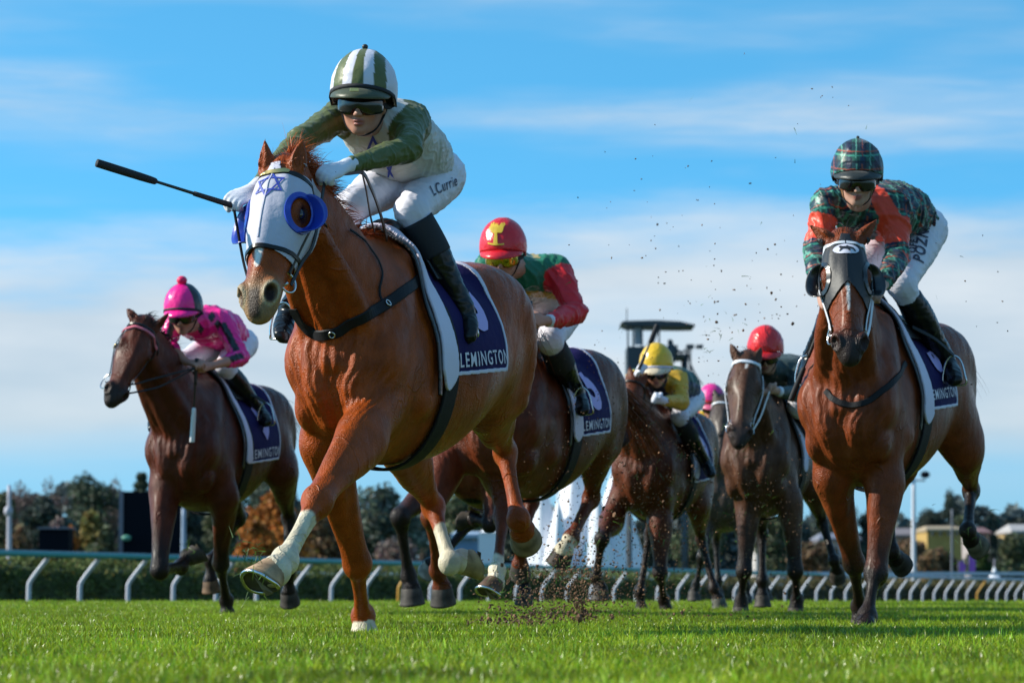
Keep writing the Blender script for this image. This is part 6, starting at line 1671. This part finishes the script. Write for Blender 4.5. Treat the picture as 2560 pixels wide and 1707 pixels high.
# ===== horse C: dark bay on the left
C_ = build_horse('C', -2.03, 20.2, D2R(13.5), 'dark bay racehorse with pink browband on the left', (.085, .018, .007),
    ((366, 812, 19.45), (286, 996, 19.15)),
    {'LF': leg([(560, 1240, 20.1), (552, 1405, 20.35), (566, 1500, 20.6), (568, 1535, 20.6)], axis=(0, .1, -1), toe=(0, -1, 0), g=1.1),
     'RF': leg([(412, 1225, 19.9), (398, 1425, 19.6), (452, 1415, 19.95), (470, 1392, 20.02)], axis=(.75, .3, .6), toe=(.6, 0, -.8), g=1.15),
     'RH': leg([(560, 1190, 21.0), (600, 1292, 21.4), (527, 1400, 21.2), (526, 1450, 21.2)], axis=(.1, .3, -1), toe=(0, -1, -.3), hoofcol=(.12, .07, .04)),
     'LH': leg([(705, 1180, 21.1), (722, 1290, 21.5), (722, 1430, 21.4), (722, 1480, 21.45)], axis=(.1, .5, -.9), toe=(0, -.6, -.8), g=1.1)},
    h=.011, width=1.07, evec=((293, 866, 19.3), (374, 873, 19.4)), dark=(.014, .009, .008), darkleg=.8, ears=((314, 768, 19.5), (424, 780, 19.5)))
bridle(C_, nose=False, browcol=None, ringr=.060)
MAT['pink_brow'] = simple('pink_browband', (.55, .12, .16), .4)
ribbon('browband', [C_.hd(.075, s, n) for s, n in ((-.14, -.10), (-.10, -.01), (-.05, .03), (0, .05), (.05, .03), (.10, -.01), (.14, -.10))], .02, .006, MAT['pink_brow'], C_.bridle, C_.bvh, lift=.012)
saddle_set(C_, 'black saddle with navy cloth and number nine', cloth=(-.14, -.72, 1.0), number='9', word='FLEMINGTON', numpos=(-.45, 1.29), wordpos=(-.40, 1.08), numsize=.34, wordsize=.078, padw=.03)
PK = (.85, .012, .24); BKs = (.012, .012, .02)
def col_C(V, I):
    C = np.tile(PK, (len(V), 1)).astype(float)
    for a, b, c in ((I['shL'], I['elL'], I['wrL']), (I['shR'], I['elR'], I['wrR'])):
        for p, q in ((a, b), (b, c)):
            ax = unit(q - p); d, t = segdist(V, p, q); r = V - p - np.outer(t, q - p)
            out = np.cross(ax, (0, -1, 0)); out = unit(out); ang = (r @ np.array([0, -1, 0]))
            m = (d < .1) & (np.abs(r @ out) < .022) & (ang > 0) & (t > .15) & (t < .95); C[m] = BKs
    for (x, y, r) in ((.02, -.05, .03), (-.08, .02, .035), (.09, .03, .033), (0, .08, .03), (-.05, -.12, .03), (.13, -.02, .03), (.06, .14, .03)):
        c = lerp(I['shL'], I['shR'], .5)
        m = (np.abs(V[:, 0] - c[0] - x) / .8 + np.abs(V[:, 2] - c[2] - y) / 1.2 < r); C[m] = BKs
    return C
def hc_C(loc, az, th):
    k = math.degrees(az) % 360
    return BKs if (48 < k < 120 or 215 < k < 290) else PK
RC = build_rider('C', 'jockey in pink silks with black diamonds and a pom-pom cap', dict(horse=C_, 
    pelvis=(575, 860, 20.75), head=(459, 786, 19.88), look=(-.12, -.95, -.30), up=(.0, 0, 1), hs=1.0,
    shL=(556, 805, 20.1), shR=(436, 805, 20.05), elL=(602, 893, 20.0), elR=(418, 862, 19.95), wrL=(530, 914, 19.75), wrR=(465, 905, 19.75), haL=(508, 916, 19.66), haR=(492, 908, 19.62), barL=(-.2, 0, 1), barR=(.9, 0, .2), cuff=.45,
    knL=(562, 915, 20.25), knR=(458, 905, 20.25), anL=(642, 1018, 20.6), anR=(395, 1030, 20.6), toL=(664, 1052, 20.45), toR=(385, 1068, 20.45),
    torso=[(575, 858, 20.75, .12, 1.2), (553, 828, 20.5, .13, 1.25), (520, 812, 20.25, .128, 1.35), (493, 808, 20.12, .105, 1.5)], jcol=col_C, jmat='satin', hmat='satin', hcol=hc_C, peakcol=PK, h=.009, button=(.034, (.72, .01, .10)), wr=.013, bag=1.1, g=1.0, skin=(.42, .20, .14)))
whip('whip with a white end hanging beside the dark bay\'s neck', P(492, 900, 19.6), P(480, 1104, 19.7), tipcol='white_plastic', handle=.3, r=(.013, .006))
rein(C_, 1, RC.barL); rein(C_, -1, RC.barR)
stirrup(C_, P(664, 1062, 20.5))
# boots of this rider are brownish-green in the sun: same black leather

# ===== horse D: liver chestnut behind the leader
D_ = build_horse('D', 0.03, 17.0, D2R(18), 'liver chestnut racehorse half hidden behind the leading chestnut', (.115, .025, .008),
    ((1225, 700, 16.2), (1195, 900, 15.9)),
    {'LF': leg([(1255, 1190, 16.8), (1258, 1290, 16.7), (1243, 1425, 16.4), (1238, 1455, 16.36)], axis=(-.35, -.45, -.8), toe=(-.6, -.7, .2), shoe=True, hoofcol=(.10, .06, .04), g=1.05),
     'RF': leg([(1110, 1180, 16.7), (1078, 1290, 16.4), (1095, 1425, 16.7), (1105, 1470, 16.75)], axis=(.1, .3, -1), toe=(0, -.5, -.6), g=1.1),
     'RH': leg([(1300, 1130, 18.0), (1330, 1250, 18.4), (1303, 1370, 18.2), (1300, 1410, 18.25)], axis=(0, .6, -.7), toe=(0, -.6, -.6)),
     'LH': leg([(1490, 1120, 18.0), (1480, 1240, 18.35), (1428, 1345, 18.15), (1410, 1375, 18.1)], axis=(-.38, .35, -.9), toe=(-.3, -1, -.5), hoofcol=(.03, .022, .018), g=1.15)},
    h=.012, width=1.08, evec=((1165, 790, 16.0), (1265, 790, 16.1)), socks={'LF': 1.75, 'LH': 2.2}, mane_col=(.10, .03, .012), ears=((1188, 665, 16.2), (1224, 652, 16.25)))
bridle(D_)
saddle_set(D_, 'black saddle with curved navy cloth and number five', cloth=(-.14, -.70, 1.02), number='5', word='FLEMINGTON', numpos=(-.46, 1.30), numsize=.34, wordsize=.068, wordpos=(-.40, 1.10), padw=.045)
GR = (.006, .14, .075); RD = (.62, .012, .022)
def col_D(V, I):
    C = np.tile(GR, (len(V), 1)).astype(float)
    for a, b, c in ((I['shL'], I['elL'], I['wrL']), (I['shR'], I['elR'], I['wrR'])):
        d1, t1 = segdist(V, a, b); d2, t2 = segdist(V, b, c)
        m = ((np.minimum(d1, d2) < .10) & ((V - a) @ unit(b - a) > .02)) | (d2 < .075); C[m] = RD
    w = I['shL'][2] - V[:, 2]; tor = C[:, 1] > .1
    C[(w > .125) & (w < .15) & tor] = (.55, .30, .04); C[(w >= .15) & tor] = (.5, .42, .46)
    sh = lerp(I['shL'], I['shR'], .3); d = np.abs((V - sh) @ unit(I['shL'] - I['shR'])); m = (d < .016) & (V[:, 2] > sh[2] + .05) & (C[:, 1] > .1); C[m] = (.40, .30, .10)
    return C
def hc_D(loc, az, th): return RD
RD_ = build_rider('D', 'jockey in green silks with red sleeves and gold tree on a red cap', dict(horse=D_, 
    pelvis=(1362, 785, 17.2), head=(1258, 640, 16.3), look=(-.14, -.94, -.30), up=(.0, 0, 1), hs=1.0,
    shL=(1388, 672, 16.6), shR=(1222, 668, 16.55), elL=(1440, 782, 16.5), elR=(1222, 765, 16.5), wrL=(1372, 802, 16.2), wrR=(1292, 800, 16.2), haL=(1345, 800, 16.12), haR=(1318, 800, 16.12), barL=(-.15, 0, 1), barR=(.9, 0, .3), cuffs=True,
    knL=(1375, 852, 16.75), knR=(1240, 850, 16.7), anL=(1440, 980, 17.1), anR=(1190, 985, 17.1), toL=(1455, 1022, 16.95), toR=(1180, 1020, 16.95),
    torso=[(1365, 790, 17.2, .12, 1.2), (1350, 735, 16.95, .13, 1.25), (1322, 700, 16.72, .135, 1.35), (1290, 690, 16.6, .11, 1.55)], jcol=col_D, hcol=hc_D, hmat='satin', jmat='silk', peakcol=RD, h=.009, wr=.014, bag=1.2, band=False, lens='gold_lens', sock=True, g=1.1, skin=(.44, .22, .15)))
MAT['gold_print'] = simple('gold_print', (.75, .50, .04), .3, vary=.3, bscale=40)
tree_p = [[(.04 * math.cos(a_) * (1 + .12 * math.sin(5 * a_)) * 1.15, .022 + .026 * math.sin(a_) * (1 + .12 * math.cos(7 * a_))) for a_ in np.linspace(0, 2 * math.pi, 27)[:-1]], [(-.010, -.045), (.012, -.045), (.008, 0), (-.006, 0)], [(-.040, -.052), (.044, -.052), (.044, -.045), (-.040, -.045)]]
for nm_, pg_ in (('tree_crown', tree_p[:1]), ('tree_stem', tree_p[1:2]), ('tree_ground', tree_p[2:])): decal2(nm_, tri_grid(pg_, .012), RD_.hp(-.018, .30, .095), RD_.sd, RD_.up + RD_.fw * .25, RD_.hbvh, MAT['gold_print'], RD_.hel, start=.1, maxd=.5, lift=.005)
rg_ = np.random.RandomState(19)
rt_ = [D_.pl((1545 + rg_.uniform(-12, 12), 985 + rg_.uniform(-25, 25), 18.3)) for _ in range(420)]
strands('tail_hair', rt_, [D_.Ld((rg_.uniform(.5, 1.3), .9, rg_.uniform(-1.3, -.5))) for _ in rt_], .5, .006, MAT['hair'], D_.root, (.20, .055, .02), droop=.5, jitter=.10, segs=7, rng=rg_)
whip('short black whip upright in the hands of the red-capped jockey', P(1328, 845, 16.1), P(1327, 752, 16.05), handle=.9, flap=False, r=(.012, .01))
rein(D_, 1, RD_.barL); stirrup(D_, P(1455, 1035, 17.0))

# ===== horse E: dark chestnut with the gold-capped rider
E = build_horse('E', 1.05, 23.35, D2R(14), 'dark chestnut racehorse in the middle, its head behind flying turf', (.10, .025, .009),
    ((1590, 952, 22.55), (1558, 1100, 22.3)),
    {'LF': leg([(1650, 1310, 23.1), (1650, 1430, 23.0), (1660, 1500, 23.2), (1665, 1525, 23.2)], axis=(0, 0, -1), toe=(0, -1, 0), g=1.1),
     'RF': leg([(1530, 1300, 23.1), (1505, 1345, 22.8), (1490, 1440, 22.9), (1500, 1470, 22.9)], axis=(0, .1, -1), toe=(0, -1, 0), g=1.1),
     'RH': leg([(1640, 1260, 24.0), (1625, 1330, 24.3), (1600, 1480, 24.2), (1603, 1520, 24.2)], axis=(0, 0, -1), toe=(0, -1, 0)),
     'LH': leg([(1745, 1260, 24.0), (1752, 1345, 24.3), (1785, 1470, 24.2), (1795, 1495, 24.2)], axis=(.2, .2, -1), toe=(0, -1, -.3), hoofcol=(.1, .1, .08))},
    h=.015, width=1.10, evec=((1546, 1008, 22.4), (1610, 1008, 22.45)), dark=(.018, .010, .008), darkleg=.9, mane_col=(.12, .03, .012))
bridle(E)
saddle_set(E, 'dark saddle and blue cloth under the gold-capped rider', cloth=(-.14, -.68, .98), number='2', numpos=(-.45, 1.2))
GD = (.62, .36, .03)
def col_E(V, I):
    C = np.tile((.012, .07, .045), (len(V), 1)).astype(float)
    C[(V[:, 2] - I['shL'][2]) < -.02] = (.012, .03, .11)
    for a, b, c in ((I['shL'], I['elL'], I['wrL']), (I['shR'], I['elR'], I['wrR'])):
        d1, t1 = segdist(V, a, b); d2, t2 = segdist(V, b, c)
        m = ((np.minimum(d1, d2) < .10) & ((V - a) @ unit(b - a) > -.02)) | (d2 < .08); C[m] = GD
    return C
RE = build_rider('E', 'jockey in gold cap and gold sleeves with blue and green body', dict(horse=E, 
    pelvis=(1702, 998, 23.75), head=(1641, 925, 22.75), look=(-.10, -.93, -.36), up=(.0, 0, 1), hs=1.0,
    shL=(1692, 945, 23.0), shR=(1592, 945, 22.95), elL=(1704, 1005, 22.85), elR=(1575, 975, 22.9), wrL=(1662, 1002, 22.6), wrR=(1590, 940, 22.6), haL=(1640, 995, 22.5), haR=(1596, 925, 22.5), barL=(.5, 0, .9), barR=(.3, 0, .95), glove=(True, True),
    knL=(1698, 1040, 23.1), knR=(1600, 1045, 23.1), anL=(1760, 1150, 23.45), anR=(1560, 1150, 23.4), toL=(1776, 1182, 23.3), toR=(1550, 1185, 23.25),
    torso=[(1704, 993, 23.75, .125, 1.25), (1694, 966, 23.5, .13, 1.25), (1674, 957, 23.2, .13, 1.35), (1656, 955, 23.05, .105, 1.5)], jcol=col_E, hcol=lambda l, a, t: (.68, .42, .02), hmat='satin', peakcol=(.6, .5, .35), h=.011, wr=.014, bag=1.15, band='white_trim', sock=True, skin=(.50, .24, .16)))
whip('black whip raised beside the gold cap', P(1598, 922, 22.45), P(1643, 812, 22.5), r=(.014, .007))
rein(E, 1, RE.barL)

# ===== horse F: bay facing, red cap
Fh_ = build_horse('F', 1.74, 21.7, D2R(13), 'bay racehorse with white browband under the grey-jacketed rider', (.085, .034, .018),
    ((1868, 897, 20.95), (1848, 1098, 20.65)),
    {'LF': leg([(1972, 1250, 21.5), (1988, 1425, 21.5), (1992, 1500, 21.65), (1990, 1522, 21.65)], axis=(0, 0, -1), toe=(0, -1, 0), g=1.1),
     'RF': leg([(1872, 1250, 21.5), (1860, 1425, 21.4), (1853, 1500, 21.5), (1852, 1520, 21.5)], axis=(0, 0, -1), toe=(0, -1, 0), g=1.1),
     'RH': leg([(1900, 1230, 22.4), (1905, 1330, 22.8), (1905, 1450, 22.7), (1906, 1490, 22.7)], axis=(0, 0, -1), toe=(0, -1, 0)),
     'LH': leg([(2035, 1220, 22.4), (2055, 1300, 22.8), (2085, 1400, 22.6), (2092, 1425, 22.7)], axis=(.1, .7, -.5), toe=(0, -.5, -.9))},
    h=.015, evec=((1822, 962, 20.8), (1893, 962, 20.8)), dark=(.014, .009, .008), darkleg=.75, ears=((1824, 856, 21.0), (1906, 862, 21.0)), blaze=[(.03, .10, .012, .0)])
bridle(Fh_, nose=False, browcol='white_plastic', ringr=.04, brow_w=.026)
for s in (-1, 1): ribbon('cheek_strap', [Fh_.hd(.05, s * .14, -.09), Fh_.hd(.2, s * .15, -.10), Fh_.hd(.47, s * .09, -.09)], .012, .005, MAT['white_plastic'], Fh_.bridle, Fh_.bvh, lift=.012)
saddle_set(Fh_, 'dark saddle with purple cloth under the grey-jacketed rider', cloth=(-.14, -.66, 1.08))
def col_F(V, I): return np.tile((.030, .055, .058), (len(V), 1)).astype(float)
RF_ = build_rider('F', 'jockey in plain grey-green jacket and plain red cap', dict(horse=Fh_, 
    pelvis=(2005, 975, 22.15), head=(1914, 886, 21.25), look=(-.10, -.93, -.36), up=(.0, 0, 1), hs=1.0,
    shL=(1990, 922, 21.5), shR=(1868, 925, 21.45), elL=(1995, 985, 21.35), elR=(1862, 985, 21.35), wrL=(1945, 978, 21.1), wrR=(1890, 978, 21.1), haL=(1926, 972, 21.0), haR=(1905, 975, 21.0), barL=(.3, 0, 1), barR=(-.8, 0, .2), cuffs=True,
    knL=(1990, 1015, 21.65), knR=(1868, 1020, 21.6), anL=(2060, 1130, 22.0), anR=(1830, 1130, 21.95), toL=(2075, 1165, 21.85), toR=(1822, 1165, 21.8),
    torso=[(2008, 970, 22.15, .125, 1.25), (1990, 940, 21.9, .13, 1.25), (1962, 930, 21.7, .13, 1.35), (1935, 925, 21.55, .105, 1.5)], jcol=col_F, hcol=lambda l, a, t: (.66, .02, .022), hmat='satin', peakcol=(.5, .015, .02), h=.011, wr=.014, bag=1.1, band=False, skin=(.45, .24, .17), hwr=.006))
rein(Fh_, 1, RF_.barL, mat='white_plastic'); rein(Fh_, -1, RF_.barR, mat='white_plastic')

# ===== horse G: far behind
G = build_horse('G', 1.92, 28.6, D2R(10), 'grey-brown racehorse farthest back with a light noseband', (.07, .050, .042),
    ((1806, 1002, 27.85), (1800, 1145, 27.55)),
    {'LF': leg([(1850, 1290, 28.4), (1860, 1400, 28.3), (1865, 1465, 28.4), (1865, 1490, 28.4)], axis=(0, 0, -1), toe=(0, -1, 0)),
     'RF': leg([(1775, 1290, 28.4), (1755, 1390, 28.2), (1740, 1460, 28.3), (1735, 1480, 28.3)], axis=(0, 0, -1), toe=(0, -1, 0)),
     'RH': leg([(1800, 1280, 29.3), (1790, 1350, 29.7), (1795, 1450, 29.6), (1795, 1480, 29.6)], axis=(0, 0, -1), toe=(0, -1, 0)),
     'LH': leg([(1900, 1280, 29.3), (1900, 1350, 29.7), (1912, 1450, 29.6), (1915, 1480, 29.6)], axis=(0, 0, -1), toe=(0, -1, 0))},
    h=.02, evec=((1775, 1050, 27.7), (1830, 1050, 27.7)), dark=(.015, .012, .011), darkleg=.8)
bridle(Fh_ if False else G, browcol='white_plastic', nose=True)
def col_G(V, I):
    C = np.tile((.60, .015, .03), (len(V), 1)).astype(float); C[np.sin(V[:, 0] * 25 + 1) > .2] = (.75, .5, .03); return C
RG = build_rider('G', 'jockey in pink cap with red and yellow silks, far back', dict(
    pelvis=(1815, 1085, 29.0), head=(1779, 1014, 28.1), look=(-.05, -.93, -.36), up=(.0, 0, 1), hs=1.0,
    shL=(1826, 1048, 28.4), shR=(1748, 1048, 28.35), elL=(1840, 1105, 28.25), elR=(1745, 1105, 28.25), wrL=(1812, 1105, 28.0), wrR=(1768, 1105, 28.0), haL=(1800, 1100, 27.95), haR=(1778, 1102, 27.95), barL=(.9, 0, .1), barR=(-.9, 0, .1),
    knL=(1845, 1130, 28.5), knR=(1765, 1130, 28.5), anL=(1880, 1215, 28.85), anR=(1745, 1215, 28.85), toL=(1885, 1240, 28.7), toR=(1740, 1240, 28.7),
    torso=[(1812, 1078, 29.0, .12, 1.25), (1806, 1062, 28.8, .13, 1.25), (1797, 1056, 28.6, .13, 1.35), (1788, 1050, 28.45, .105, 1.5)], jcol=col_G, hcol=lambda l, a, t: (.72, .03, .24) if l[2] > .3 else (.6, .02, .03), hmat='satin', peakcol=(.6, .1, .2), h=.013, skin=(.5, .26, .18)))

# ===== horse H: bay whose legs show under the second horse
Hh = build_horse('H', -.18, 19.6, D2R(16), 'bay racehorse mostly hidden, only black lower legs and belly showing below the second horse', (.17, .045, .018),
    ((1130, 800, 18.9), (1110, 960, 18.6)),
    {'LF': leg([(1235, 1215, 19.3), (1225, 1310, 19.0), (1190, 1300, 19.3), (1175, 1295, 19.35)], axis=(-.9, .3, 0), toe=(0, 0, -1)),
     'RF': leg([(1095, 1210, 19.2), (1000, 1290, 18.7), (1022, 1440, 18.85), (1028, 1472, 18.85)], axis=(.1, .15, -1), toe=(0, -1, -.3), g=1.2),
     'RH': leg([(1200, 1200, 20.4), (1180, 1300, 20.8), (1105, 1390, 20.6), (1075, 1410, 20.65)], axis=(-.5, .4, -.5), toe=(0, 0, -1), hoofcol=(.3, .28, .25)),
     'LH': leg([(1290, 1200, 20.4), (1300, 1300, 20.8), (1310, 1440, 20.7), (1310, 1480, 20.7)], axis=(0, .2, -1), toe=(0, -1, 0))},
    h=.017, evec=((1080, 860, 18.7), (1150, 860, 18.7)), dark=(.014, .009, .009), darkleg=.85, ears=((1120, 790, 18.95), (1150, 790, 18.95)))
saddle_set(Hh, 'dark saddle on the mostly hidden bay, its girth showing below', cloth=(-.14, -.5, 1.2))
